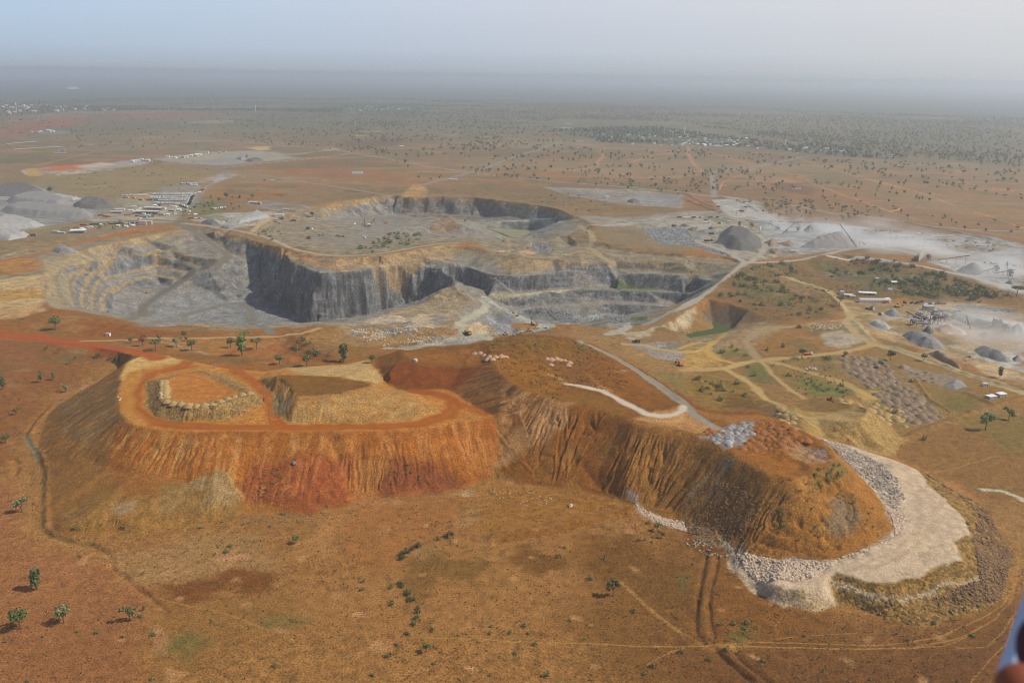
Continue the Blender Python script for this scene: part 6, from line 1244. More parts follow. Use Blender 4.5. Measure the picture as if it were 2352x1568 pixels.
LONGL = [("T 600,388", WHITE, BLUE, 14, 0.1, 'long blue lorry at the left edge of the truck park'), ("T 690,395", WHITE, BLUE, 10, .1, 'blue lorry right of the long blue lorry'), ("T 775,412", WHITE, BLUE, 12, -.1, 'blue lorry nearest the truck park'), ("T 875,418", BLUE, BLUE, 13, 0, 'long all-blue lorry at the corner of the truck park'), ("T 960,420", WHITE, BLUE, 12, 0, 'blue lorry between the rows of the truck park'),
 ("T 585,358", RED, RED, 10, 0, 'red lorry at the left end of the truck park'), ("T 310,595", YEL, RED, 12, .15, 'red tank lorry left of the twin red lorries'), ("T 365,604", YEL, RED, 12, .15, 'red lorry, left of the twin red lorries'), ("T 395,610", YEL, RED, 12, .15, 'red lorry, right of the twin red lorries'), ("T 620,592", ORG, ORG, 15, .15, 'bright orange lorry below the sheds'), ("T 660,540", WHITE, WHITE, 12, .35, 'white trailer lorry between the sheds'), ("T 690,494", WHITE, WHITE, 14, .15, 'white trailer lorry behind the small sheds'),
 ("T 735,600", YEL, RED, 10, .2, 'single red lorry right of the orange lorry'), ("T 808,620", WHITE, TEAL, 16, .1, 'long teal lorry on the yard road'), ("T 892,610", TEAL, BLUE, 13, .1, 'blue lorry in front of the teal lorry'), ("T 945,582", RED, RED, 12, -.1, 'dark red lorry at the end of the long shed'), ("T 1020,588", WHITE, BLUE, 13, -.1, 'blue lorry right of the dark red lorry'), ("T 1140,546", WHITE, BLUE, 16, -.05, 'blue lorry with white top beside the yard entrance'), ("T 1325,542", BLUE, BLUE, 13, 0, 'blue lorry at the edge of the green clump'),
 ("T 105,715", YEL, RED, 15, .1, 'red tank lorry behind the white-roofed shed'), ("T 225,708", BLUE, BLUE, 15, .1, 'blue tank lorry in the roadside row'), ("T 312,702", RED, RED, 13, .1, 'red lorry in the roadside row'), ("T 440,700", TEAL, TEAL, 13, .1, 'teal tank lorry in the roadside row'), ("T 522,695", BLUE, BLUE, 14, .1, 'blue tank lorry beside the teal one'), ("T 655,686", BLUE, BLUE, 13, .1, 'blue tank lorry left of the two small towers'), ("T 750,684", BLUE, BLUE, 12, .1, 'blue lorry touching the two small towers'), ("T 20,742", YEL, YEL, 12, .1, 'yellow lorry behind the white-roofed shed'), ("T 1365,634", RED, RED, 12, .2, 'red lorry at the junction above the ramp'), ("T 1425,634", WHITE, WHITE, 9, .3, 'white lorry beside the red one at the junction'), ("T 1465,636", WHITE, RED, 9, .3, 'white and red lorry at the junction'),
 ("T 1500,300", RED, DARK, 11, 1.2, 'dark tipper driving up the grey road'), ("T 1462,328", WHITE, WHITE, 8, .9, 'white lorry leaving the truck park'), ("T 1612,205", RED, RED, 11, 1.1, 'red lorry raising dust on the grey road'), ("T 2240,185", WHITE, DARK, 12, .2, 'dark lorry on the far sandy clearing'), ("T 2320,180", WHITE, WHITE, 12, .2, 'white lorry on the far sandy clearing'),
 ("F 865,298", WHITE, ORG, 10, .1, 'orange tipper truck on the sandy road'), ("S 668,322", WHITE, GREYP, 8, -1.3, 'white lorry facing the viewer in the sandy yard'), ("S 735,182", WHITE, ORG, 10, .1, 'orange tipper below the long white shed'), ("S 740,150", WHITE, WHITE, 9, .5, 'white lorry at the end of the long white shed'), ("S 540,262", WHITE, GREYP, 12, -.8, 'white mixer lorry under the tree in the sandy yard'), ("S 1345,285", RED, GREYP, 11, -.1, 'dusty tipper, left one at the crusher ramp'), ("S 1435,282", YEL, GREYP, 11, -.1, 'dusty tipper, right one at the crusher ramp'), ("S 1570,285", YEL, GREYP, 11, .1, 'dusty tipper on the edge of the crusher ramp'), ("S 2040,398", RED, RED, 10, 0, 'red tipper above the concrete wall'), ("S 1205,205", GREYP, WHITE, 8, .2, 'white lorry of the scrap row'), ("S 1255,205", WHITE, GREYP, 8, -.6, 'grey lorry of the scrap row'),
 ("P 345,325", DARK, DARK, 9, 0, 'dark lorry at the left end of the plant row'), ("P 430,335", WHITE, WHITE, 15, .05, 'long white lorry of the plant row'), ("P 520,330", WHITE, GREYP, 12, .1, 'grey lorry right of the long white lorry'), ("P 595,328", WHITE, GREYP, 7, -1, 'white-cab lorry facing the viewer on the plant ground'), ("P 660,355", YEL, GREYP, 10, .4, 'dusty tipper, rear one on the plant ground'), ("P 672,388", YEL, WHITE, 9, .1, 'pale tipper in front of the dusty one'), ("P 820,395", WHITE, DARK, 9, .4, 'dark tipper near the white huts'), ("P 470,300", WHITE, WHITE, 8, 0, 'small white lorry behind the plant row'), ("P 710,330", DARK, GREYP, 9, 0, 'grey tipper behind the dusty one'), ("P 790,330", DARK, DARK, 7, .5, 'dark lorry beside the pale ramp'), ("P 1150,360", WHITE, STEEL, 9, 0, 'silver lorry left of the long plant building'), ("R 210,5", WHITE, WHITE, 7, 0, 'white lorry behind the trees')][:64]
for s, c, b, L, rz, lab in LONGL:
    p = at(s)[0]; nm = 'tank_lorry' if 'tank' in lab else 'lorry'
    wt(c, b, L, 'tank' if 'tank' in lab else ('box' if ('trailer' in lab or 'long white' in lab) else 'tip'), nm).put(p, rz, lab, None)
HT = Kind(haul_truck)
for s, rz, lab in (("B 872,1098", -1.0, 'dusty yellow dump truck on the pale haul road at the pit mouth'), ("P 285,430", 2.6, 'dump truck beside the row of gravel heaps'), ("P 722,522", 0, 'dump truck left of the flat-topped grey heap'), ("P 668,605", .2, 'dump truck at the foot of the flat-topped grey heap, left one'), ("P 705,600", .2, 'dump truck at the foot of the flat-topped grey heap, right one'), ("N 315,338", .1, 'yellow dump truck beside the grey gravel on the left'), ("M 515,305", .2, 'yellow dump truck on the sandy corner of the yard'), ("E 2040,200", 1.5, 'dump truck by the sandy bank')):
    p = at(s)[0]; HT.put(p, rz, lab, None, 1.25)
DG = digger(); DGW = digger(WHITE)
for s, rz, lab, k, sc in (("Q 1040,148", 3.0, 'yellow excavator, rear one on the working bench', DG, .9), ("S 858,228", .3, 'bright yellow excavator standing on the sandy yard', DG, 1.3), ("E 2330,368", 2.0, 'orange excavator at the sandy bank in the rubble', digger(ORG), 1.2), ("A 1005,815", .4, 'yellow excavator on the floor of the left pit', DG, 1.0), ("R 470,235", 2.8, 'dark excavator on the edge of the haul road', digger(GREYP), 1.2), ("M 1590,330", 0, 'yellow excavator behind the grey yard', DG, 1.0), ("B 850,325", 1.6, 'grey excavator below the far wall', digger(GREYP), 1.2), ("F 1010,610", -1.4, 'red bulldozing excavator on the yellow tip', digger(RED), 1.1)):
    p = at(s)[0]; k.put(p, rz, lab, None, sc)
DR = Kind(drill); PK = Kind(pickup); LD = Kind(loader)
for s, rz, lab in (("Q 1085,185", 0.1, 'yellow drill rig, left one on the working bench'), ("Q 1272,290", 2.6, 'drill rig with tall mast on the edge of the working bench')):
    p = at(s)[0]; DR.put(p, rz, lab, None, 1.0)
for s, rz, lab in (("Q 1335,330", -.1, 'white pickup beside the drill rig, left one'), ("Q 1425,328", -.5, 'white pickup beside the drill rig, right one')):
    p = at(s)[0]; PK.put(p, rz, lab, None, 1.15)
for s, rz, lab in (("Q 1215,370", .2, 'loader at the rim of the working bench'), ("Q 945,408", 1.0, 'loader at the pit mouth below the white rocks'), ("S 1210,255", .1, 'loader under the lean-to at the crusher'), ("B 2290,350", 0, 'loader on the pale plant ground')):
    p = at(s)[0]; LD.put(p, rz, lab, None, 1.1)
# ------------------------------------------------------------------ buildings
def house(s, L, Wd, h, rz, lab, wall=WALL, roof=ROOFP, cat='building', name='building', gable=1.2, open_=False, wins=True, flat=False):
    p = at(s)[0]; root = empty(name, (p[0], p[1], p[2] - .2), rz); tag(root, lab, cat); m = MB()
    if open_:
        n = max(int(L / 6), 2)
        for i in range(n + 1):
            for sgn in (-1, 1): m.box(-L / 2 + i * L / n, sgn * (Wd / 2 - .2), 0, .35, .35, h)
        m.box(0, Wd / 2 - .6, 0, L, .25, h * .95); m.build('posts_and_wall', wall, root)
    else: m.box(0, 0, 0, L, Wd, h); m.build('wall', wall, root)
    r = MB()
    if flat: r.box(0, 0, h + .002, L + .5, Wd + .5, .3)
    else: r.gable(0, 0, h + .15, L, Wd, gable)
    r.build('roof', roof, root)
    if wins and not open_:
        n = max(2, int(L / 4)); 
        for i in range(n):
            w = MB(); x = -L / 2 + (i + .5) * L / n
            if i == n // 2: w.box(x, -Wd / 2 - .03, 0.1, 1.1, .1, 2.1); w.build('door', RUST, root)
            else: w.box(x, -Wd / 2 - .03, 1.2, 1.1, .1, 1.1); w.build('window', GLASS, root)
    return root
house("T 840,566", 52, 16, 5, .08, 'long open shed with pale roof in the middle of the yard', open_=True, name='shed', cat='shed', gable=2); house("T 930,522", 40, 14, 5, -.12, 'broad pale-roofed shed behind the long open shed', open_=True, name='shed', cat='shed', gable=2)
house("T 490,562", 24, 10, 4, .12, 'small pale shed left of the long open shed', open_=True, name='shed', cat='shed'); house("T 530,530", 20, 10, 4, .2, 'small pale shed behind the first small one', name='shed', cat='shed'); house("T 1085,475", 16, 8, 4, .2, 'brown-roofed hut at the truck park gate', roof=RUST, name='hut', cat='hut')
house("T 800,706", 14, 9, 8, .1, 'two-storey pinkish tower house, left of the pair', wall=PINK, flat=True); house("T 868,700", 13, 9, 8, .1, 'two-storey pinkish tower house, right of the pair', wall=PINK, flat=True); house("T 40,798", 26, 14, 5, .2, 'white-roofed shed beside the grey haul road', roof=ROOFW, open_=True, name='shed', cat='shed', gable=1.8)
house("A 385,402", 12, 7, 5, .1, 'small concrete block left of the white-roofed shed', wall=CONC, flat=True, name='hut', cat='hut'); house("A 420,405", 14, 6, 3, .1, 'low concrete lean-to beside the concrete block', wall=CONC, flat=True, name='hut', cat='hut')
house("M 345,248", 20, 8, 5, .1, 'white walled block with open bays at the yard corner', wall=WALLW, roof=ROOFW, flat=True); house("M 370,282", 9, 4, 2.6, 0, 'teal container below the white walled block', wall=TEAL, roof=TEAL, flat=True, wins=False, name='container', cat='container'); house("M 290,315", 9, 4, 2.8, .1, 'orange site hut at the yard corner', wall=ORG, flat=True, name='hut', cat='hut'); house("M 320,298", 8, 3, 2.5, .1, 'pale green container beside the orange hut', wall=paint('pale_green', (170, 190, 170)), roof=ROOFW, flat=True, wins=False, name='container', cat='container'); house("M 500,256", 9, 2.6, 2.6, .3, 'beige container on the sandy corner', wall=WALL, roof=WALL, flat=True, wins=False, name='container', cat='container')
house("M 425,182", 12, 5, 2.6, .1, 'ruined pink walls on the grey flat', wall=PINK, flat=True, name='hut', cat='hut'); house("M 690,512", 7, 6, 5, .1, 'rust-brown brick hut at the yard edge', wall=RUST, roof=RUST, flat=True, wins=False, name='hut', cat='hut'); house("M 1595,338", 8, 3, 2.6, .2, 'orange container by the conifers', wall=ORG, roof=ORG, flat=True, wins=False, name='container', cat='container'); house("M 345,335", 5, 3, 2.6, .2, 'pinkish kiosk beside the haul road', wall=PINK, flat=True, name='hut', cat='hut')
house("P 1290,385", 36, 11, 6, -.05, 'long white plant building with flat roof', wall=WALLW, roof=CONC, flat=True); house("P 988,448", 14, 9, 5, .05, 'white workshop left of the pale tree', wall=WALLW, roof=CONC, flat=True); house("P 1105,458", 14, 9, 4.5, .05, 'white hut between the two plant trees', wall=WALLW, roof=ROOFP, flat=True, name='hut', cat='hut'); house("P 928,382", 8, 6, 4, 0, 'small white cabin behind the workshop', wall=WALLW, flat=True, name='hut', cat='hut'); house("P 1525,722", 6, 5, 4, 0, 'white kiosk below the flat-topped grey heap', wall=WALLW, flat=True, name='hut', cat='hut'); house("P 1680,728", 10, 5, 3, 0, 'roofless pale hut near the haul road', wall=WALL, flat=True, name='hut', cat='hut')
house("S 590,172", 44, 9, 4.5, .02, 'long grey-white shed at the back of the sandy yard', wall=WALLW, roof=ROOFP, name='shed', cat='shed', gable=1.5); house("S 505,85", 24, 9, 3, -.2, 'low white-roofed shelter in the scrub', roof=ROOFW, open_=True, name='shelter', cat='shed'); house("S 770,50", 6, 5, 4, 0, 'white block hut among the shrubs', wall=WALLW, flat=True, name='hut', cat='hut'); house("S 210,85", 5, 5, 4.5, 0, 'white cubic hut at the head of the sandy yard', wall=WALLW, flat=True, name='hut', cat='hut'); house("S 285,108", 12, 4, 3, -.3, 'white-roofed stall beside the cubic hut', roof=ROOFW, name='hut', cat='hut'); house("S 330,120", 8, 4, 3, -.3, 'grey stall beside the white-roofed one', name='hut', cat='hut'); house("S 1225,262", 13, 9, 6, 0, 'dark lean-to shed at the crusher', wall=RUST, roof=CONC, flat=True, name='shed', cat='shed')
house("R 620,655", 5, 5, 4, 0, 'white round-cornered hut in the hollow', wall=WALLW, flat=True, name='hut', cat='hut'); house("R 815,690", 9, 6, 3.5, 0, 'white-roofed shelter on posts in the hollow', roof=ROOFW, open_=True, name='shelter', cat='shed'); house("R 935,145", 26, 14, 4, -.05, 'dark-roofed open shed in the scrap yard', roof=CONC, open_=True, name='shed', cat='shed'); house("R 650,250", 8, 5, 3.5, .1, 'white cabin on the haul road bank', wall=WALLW, flat=True, name='hut', cat='hut')
house("F 2122,598", 9, 6, 3.2, .35, 'small white-roofed house, left of the pair on the field', wall=CONC, roof=ROOFW, flat=True, cat='house', name='house'); house("F 2192,582", 9, 6, 3.2, .35, 'small white-roofed house, right of the pair on the field', wall=CONC, roof=ROOFW, flat=True, cat='house', name='house'); house("F 2082,512", 5, 4, 3, 0, 'tiny white hut beside the sandy road', wall=WALLW, flat=True, name='hut', cat='hut'); house("D 745,160", 5, 4, 3.2, 0, 'tiny white hut with pink roof behind the red road', wall=WALLW, roof=PINK, flat=True, name='hut', cat='hut')
house("K 110,682", 34, 12, 8, .1, 'two-storey white house alone on the red plain', wall=WALLW, flat=True, cat='house', name='house'); house("K 770,728", 22, 10, 4, 0, 'white building beside the far road junction', wall=WALLW); house("K 1830,852", 10, 8, 7, .1, 'small white block house near the far pit', wall=WALLW, flat=True); house("K 1545,370", 55, 10, 4, .05, 'long white school block at the edge of the village', wall=WALLW, roof=ROOFW); house("K 1560,338", 50, 10, 4, 0, 'long white block behind the school', wall=WALLW, roof=ROOFW); house("K 1640,458", 30, 10, 5, .1, 'pale house standing before the village', wall=WALLW, flat=True); house("J 1395,540", 45, 16, 7, .1, 'grey-roofed depot on the far gravel yard', roof=CONC); house("K 415,495", 20, 8, 4, 0, 'tiny white house on the far plain', wall=WALLW, roof=ROOFW)
# village houses
def vhouse(flat, m, r):
    def f():
        root = empty('village_house'); tag(root, 'x', 'house'); MB().box(0, 0, -.3, 9, 7, 3.8).build('wall', m, root)
        b = MB(); (b.box(0, 0, 3.502, 9.6, 7.6, .35) if flat else b.gable(0, 0, 3.6, 9, 7, 1.6)); b.build('roof', r, root); return root
    return Kind(f)
VK = [vhouse(True, WALLW, ROOFW), vhouse(False, WALL, ROOFW), vhouse(False, WALLW, ROOFP), vhouse(True, PINK, WALL)]
def village(s, n, lab, grp, seed, sc=(.8, 1.7)):
    r = random.Random(seed)
    for i, (x, y) in enumerate(scatter(s, n, None, seed)):
        VK[r.randrange(4)].put((x, y, ground_z(x, y)), r.uniform(-.4, .4), lab, grp, r.uniform(*sc))
village("U 520,300 620,250 1300,230 1900,310 2352,345 2352,425 1750,425 1350,415 800,405 560,350", 80, 'small white house among the trees of the near village', 'houses of the near village', 91); village("L 0,460 400,455 1000,510 1600,570 1400,585 800,545 300,500 0,480", 45, 'small white house at the thin end of the near village', 'houses of the thin end of the village', 92); village("U 750,405 1050,405 1400,420 1850,395 2100,430 1900,440 1300,425", 26, 'pale house on the front edge of the near village', 'front houses of the near village', 93)
village("J 0,205 480,215 880,235 1100,225 1000,250 480,250 120,280 0,285", 60, 'white house of the far town at the left horizon', 'houses of the far town', 94, (1.2, 2.6)); village("K 0,215 660,222 400,252 100,250", 40, 'white house in the far woods behind the plain', 'houses in the far woods', 95, (1.2, 2.4)); village("J 180,392 330,385 480,395 300,402", 8, 'pale building of the far works beside the curved road', 'buildings of the far works', 96, (1.2, 2.2)); village("J 440,92 540,92 540,100 440,102", 8, 'white block near the left horizon', 'blocks near the left horizon', 97, (3, 6)); village("J 1080,565 1240,570 1420,545 1600,525 1500,540 1250,575", 18, 'small shed or container on the far gravel yard', 'sheds of the far gravel yard', 98, (.7, 1.4)); village("J 850,600 960,575 1020,590 1050,605 900,612", 10, 'small roadside building on the far left road', 'buildings along the far left road', 99, (.8, 1.5))
village("T 560,640 1180,640 1480,590 1300,500 1100,480 700,500 420,560", 22, 'small hut or kiosk among the sheds of the lorry yard', 'huts of the lorry yard', 101, (.5, 1.0)); village("T 0,780 300,690 700,670 900,660 880,700 500,740 200,790", 12, 'small roadside hut among the parked tank lorries', 'huts beside the tank lorries', 102, (.5, .9))
def water_tower(s, h, lab):
    p = at(s)[0]; root = empty('water_tower', p); tag(root, lab, 'water tower'); m = MB()
    for a in range(4): m.tube((2.6 * math.cos(a * 1.571 + .785), 2.6 * math.sin(a * 1.571 + .785), 0), (1.8 * math.cos(a * 1.571 + .785), 1.8 * math.sin(a * 1.571 + .785), h * .74), .5, .45, 6)
    m.tube((0, 0, 0), (0, 0, h * .75), .9, .9, 8); m.build('legs', WALLW, root); t = MB(); t.tube((0, 0, h * .72), (0, 0, h * .8), 2.2, 4.6, 12); t.tube((0, 0, h * .8), (0, 0, h), 4.6, 4.4, 12); t.tube((0, 0, h), (0, 0, h * 1.06), 4.4, .5, 12); t.build('tank', WALLW, root)
water_tower("U 1580,295", 38, 'tall white water tower rising from the near village'); water_tower("J 1760,250", 42, 'pale water tower alone before the far woods'); water_tower("J 985,95", 55, 'far white tower near the horizon'); water_tower("J 115,255", 60, 'tall lattice-like tower in the far town'); water_tower("L 705,482", 26, 'white tower in the thin end of the village')
p = at("J 420,538")[0]; root = empty('batching_plant', p); tag(root, 'white silo plant standing on the far left flat', 'silo plant')
for i, (x, h) in enumerate(((-9, 11), (0, 8), (9, 17), (15, 14))):
    m = MB(); m.tube((x, 0, 2), (x, 0, h), 2.4, 2.4, 10).tube((x, 0, h), (x, 0, h + 2), 2.4, .6, 10).tube((x, 0, .2), (x, 0, 2), .8, 2.4, 10); m.build('silo', STEEL, root)
m = MB(); m.box(0, -8, 0, 40, 4, 2.5); m.build('base_wall', WALLW, root)
def wall_run(s, h, t, lab, m=WALLW, name='boundary_wall'):
    P = at(s); b = MB(); o = P[0]
    for a, c in zip(P[:-1], P[1:]): b.beam((a[0] - o[0], a[1] - o[1], a[2] - o[2] + h / 2), (c[0] - o[0], c[1] - o[1], c[2] - o[2] + h / 2), t, h)
    ob = b.build(name, m); ob.location = o; tag(ob, lab, 'wall')
wall_run("J 248,460 45,475 90,514 435,494", 2.4, .8, 'long pale boundary wall around an empty far plot', CONC); wall_run("S 1975,440 2085,480 2085,425", 9, 1.2, 'grey concrete retaining wall of the crusher ramp', CONC, 'retaining_wall'); wall_run("R 1105,440 1165,370", 14, 1.5, 'pale concrete wing wall of the primary crusher', CONC, 'retaining_wall')
def pole(s, h, lab):
    p = at(s)[0]; root = empty('utility_pole', p); tag(root, lab, 'pole'); MB().tube((0, 0, -.3), (0, 0, h), .28, .18, 6).build('post', WALLW, root); MB().beam((-1.2, 0, h - .8), (1.2, 0, h - .8), .2).build('crossarm', STEEL, root)
pole("T 498,432", 16, 'white pole at the edge of the grassy flat'); pole("J 805,890", 16, 'pale mast beside the gravel heaps') if 0 else None
for s, lab in (("P 965,298", 'tall leaning post, left of the gantry pair'), ("P 1020,302", 'tall leaning post, right of the gantry pair'), ("P 1365,325", 'dark post beside the grove')):
    p = at(s)[0]; root = empty('gantry_post', p); tag(root, lab, 'post'); m = MB(); m.beam((0, 0, 0), (-1.6, 0, 11), .5); m.build('post', RUST, root); MB().beam((-1.6, 0, 11), (-1.6, 3, 11), .35).build('crossarm', RUST, root)
# ------------------------------------------------------------------ crushing plant
def conveyor(s0, s1, h0, h1, lab, w=1.6, legs=2):
    a = np.array(at(s0)[0]); b = np.array(at(s1)[0]); zb = max(a[2], b[2]); root = empty('conveyor', a); tag(root, lab, 'conveyor')
    d = b - a; P0 = np.array([0, 0, h0]); P1 = np.array([d[0], d[1], b[2] - a[2] + h1])
    m = MB(); m.beam(P0, P1, w * .8, .9); m.build('frame', RUST, root); n = np.array([0, 0, .6]); m = MB(); m.beam(P0 + n, P1 + n, w, .2); m.build('belt', DARK, root)
    for i in range(legs):
        t = (i + 1) / (legs + .4); q = P0 + (P1 - P0) * t; gz = ground_z(a[0] + q[0], a[1] + q[1]) - a[2]; m = MB()
        if q[2] - gz > 1.5:
            u = np.array([-(P1 - P0)[1], (P1 - P0)[0], 0]); u = u / (np.linalg.norm(u) + 1e-9) * 1.2
            for s in (-1, 1): m.beam(q + u * s * .4, (q[0] + u[0] * s * 1.4, q[1] + u[1] * s * 1.4, gz), .35)
            m.build('trestle', RUST, root)
    return root
conveyor("R 380,262", "R 172,100", 1, 19, 'long inclined conveyor climbing the conical stockpile'); conveyor("R 1330,440", "R 1700,470", 4, 17, 'long raised conveyor feeding the dark heap', legs=3); conveyor("R 2000,590", "R 2235,590", 3, 9, 'short conveyor of the right-hand crusher'); conveyor("R 2160,570", "R 2140,520", 2, 13, 'steep conveyor at the right edge of the crusher'); conveyor("R 1860,560", "R 2010,560", 2, 8, 'dark low conveyor beside the dark heap')
conveyor("P 1490,450", "P 1380,425", 2, 9, 'conveyor of the old crusher, left one'); conveyor("P 1560,520", "P 1620,495", 1, 8, 'slanting conveyor in the white dust'); conveyor("P 1430,320", "P 1385,285", 1, 8, 'slatted loading conveyor beside the grove'); conveyor("P 1850,420", "P 1920,418", 7, 7, 'level conveyor on the twin dark heaps')
conveyor("S 1270,330", "S 1150,300", 3, 8, 'blue-grey conveyor left of the crusher tower'); conveyor("S 1130,385", "S 960,335", 2, 6, 'conveyor running out to the small grey heap'); conveyor("S 1250,420", "S 1222,462", 6, 9, 'conveyor over the dark cone'); conveyor("S 1320,395", "S 1435,400", 5, 7, 'conveyor from the tower to the white heap'); conveyor("S 1720,490", "S 1660,425", 1, 10, 'thin conveyor leaning against the ramp'); conveyor("S 1440,340", "S 1320,320", 4, 9, 'feed conveyor behind the crusher tower'); conveyor("S 1170,375", "S 1060,360", 3, 6, 'low conveyor of the screening group'); conveyor("S 1540,330", "S 1440,330", 3, 6, 'conveyor under the crusher ramp')
conveyor("M 1390,372", "M 1470,325", 1, 9, 'white conveyor of the mobile crusher in the grey yard'); conveyor("M 1360,380", "M 1345,335", 1, 8, 'short white conveyor of the mobile crusher')
def crusher(s, rz, h, lab, m1=STEEL, sc=1.0):
    p = at(s)[0]; root = empty('crusher', p, rz); tag(root, lab, 'crusher'); root.scale = (sc,) * 3; m = MB()
    for x in (-3, 3):
        for y in (-2.5, 2.5): m.beam((x, y, 0), (x, y, h * .6), .5)
    for z in (h * .3, h * .58):
        for y in (-2.5, 2.5): m.beam((-3, y, z), (3, y, z), .35)
    m.build('frame', RUST, root); m = MB(); m.box(0, 0, h * .6, 7, 6, h * .22); m.build('screen_box', m1, root); m = MB(); m.box(-.5, 0, h * .82 + .003, 3.5, 3.5, h * .18, 1.4, 1.4); m.build('hopper', m1, root); m = MB(); m.box(0, 0, h * .3, 3, 3, h * .2, 1, 1); m.box(0, -2.9, h * .62, 6, .3, 1.0); m.build('drive', GREYP, root)
crusher("S 1290,425", .2, 16, 'tall crusher tower in the white dust of the yard', sc=1.2); crusher("S 1120,350", .1, 8, 'low grey screen house left of the crusher tower'); crusher("S 1050,435", .3, 8, 'pale screening unit at the left of the dusty yard'); crusher("S 1180,395", .2, 8, 'blue-grey screening unit in the middle of the group'); crusher("S 1420,360", 0, 8, 'screening unit behind the white heap'); crusher("P 1740,490", .2, 11, 'old crusher in the white dust'); crusher("P 1500,470", .4, 8, 'screening unit left of the dark cone'); crusher("R 1220,430", .2, 12, 'primary crusher below the wing wall', RUST); crusher("R 2020,570", 0, 14, 'screening tower with white cabin on top'); crusher("R 2180,630", 0, 15, 'dark crusher tower at the right edge'); crusher("M 1400,378", .4, 7, 'white mobile crusher in the grey yard', WHITE); crusher("M 680,410", .1, 6, 'blue machine standing in the yard', BLUE); crusher("J 1700,570", .2, 12, 'pale screening plant on the far gravel yard'); crusher("S 2120,540", .1, 12, 'dark crusher below the retaining wall', RUST)
p = at("P 1288,510")[0]; root = empty('silo', p); tag(root, 'small white silo on legs beside the plant road', 'silo'); m = MB()
for a in range(4): m.beam((1.6 * math.cos(a * 1.57 + .78), 1.6 * math.sin(a * 1.57 + .78), 0), (1.6 * math.cos(a * 1.57 + .78), 1.6 * math.sin(a * 1.57 + .78), 7), .35)
m.build('legs', STEEL, root); m = MB(); m.tube((0, 0, 7), (0, 0, 14), 2.2, 2.2, 10).tube((0, 0, 14), (0, 0, 15.5), 2.2, .4, 10).tube((0, 0, 5), (0, 0, 7), .5, 2.2, 10); m.build('tank', WHITE, root)
# scrap rows
def scrap(s, n, lab, grp, seed, col=(GREYP, RUST, DARK)):
    r = random.Random(seed); P = W2(s)
    for i in range(n):
        t = r.random() * (len(P) - 1); k = int(t); q = P[k] + (P[min(k + 1, len(P) - 1)] - P[k]) * (t - k); q = q + np.array([r.uniform(-3, 3), r.uniform(-3, 3)])
        m = MB(); L = r.uniform(3, 8); m.box(0, 0, .5, L, 2.2, r.uniform(.8, 1.8), r.uniform(.7, 1), r.uniform(.7, 1)); m.box(L * .25, 0, 1.2, L * .3, 1.8, r.uniform(.8, 1.8), .8, .9); wheels(m, [-L / 3, L / 3], 1.1, .5)
        if r.random() < .4: m.beam((-L / 2, 0, 1.5), (L * .6, r.uniform(-2, 2), r.uniform(2, 5)), .4)
        o = m.build('scrap_machine', col[i % len(col)]); o.location = (q[0], q[1], ground_z(*q)); o.rotation_euler = (0, 0, r.uniform(0, 3)); tag(o, lab, 'machine', grp)
scrap("S 950,190 1090,185 1150,170 1330,195 1390,195", 18, 'old machine in the scrap row behind the sandy yard', 'scrap row behind the sandy yard', 1); scrap("R 480,70 560,85 660,75 800,80 900,70", 20, 'old machine in the scrap yard behind the dust', 'scrap yard behind the dust', 2); scrap("P 1400,375 1650,385 1800,385", 22, 'derelict machine in the line right of the long plant building', 'derelict machines beside the plant building', 3); scrap("R 1050,95 1180,105 1110,100", 8, 'pale machine on the grey flat', 'machines on the grey flat', 4, (WHITE, GREYP)); scrap("R 1200,180 1330,180", 8, 'machine in the ruined conveyor group', 'ruined conveyor group', 5); scrap("M 780,470 880,475 1000,480 1120,490", 12, 'rusty scrap lying along the near side of the grey yard', 'scrap along the grey yard', 6, (RUST, GREYP)); scrap("M 640,395 760,405", 4, 'white machine beside the blue machine', 'machines beside the blue machine', 7, (WHITE, GREYP)); scrap("R 1820,430 1960,445 2100,460 2340,485", 14, 'dark vehicle parked behind the white yard', 'vehicles behind the white yard', 8, (WHITE, DARK, GREYP)); scrap("M 1340,495 1390,500", 2, 'white machine alone on the grey yard', 'machines alone on the grey yard', 9, (WHITE,)); scrap("M 1210,345 1240,345", 2, 'white cylinder machine in the yard centre', 'cylinder machines of the yard', 10, (WHITE,))
# ------------------------------------------------------------------ stockpiles and dumped heaps
def heap_mat(n, c, g=.2): 
    if n in PM: return PM[n]
    m, t, b = mat_new(n); tc = t.nodes.new('ShaderNodeTexCoord'); a = t.nodes.new('ShaderNodeTexNoise'); a.inputs['Scale'].default_value = .5; a.inputs['Detail'].default_value = 4; a.inputs['Roughness'].default_value = .75
    t.links.new(tc.outputs['Object'], a.inputs['Vector']); cr = t.nodes.new('ShaderNodeValToRGB'); l = lin(c) * .72
    cr.color_ramp.elements[0].position = .3; cr.color_ramp.elements[1].position = .7; cr.color_ramp.elements[0].color = (*(l * (1 - g)), 1); cr.color_ramp.elements[1].color = (*np.clip(l * (1 + g), 0, 1), 1)
    t.links.new(a.outputs[0], cr.inputs[0]); t.links.new(cr.outputs[0], b.inputs['Base Color']); b.inputs['Roughness'].default_value = .95
    bp = t.nodes.new('ShaderNodeBump'); bp.inputs['Strength'].default_value = .5; t.links.new(a.outputs[0], bp.inputs['Height']); t.links.new(bp.outputs[0], b.inputs['Normal']); PM[n] = m; return m
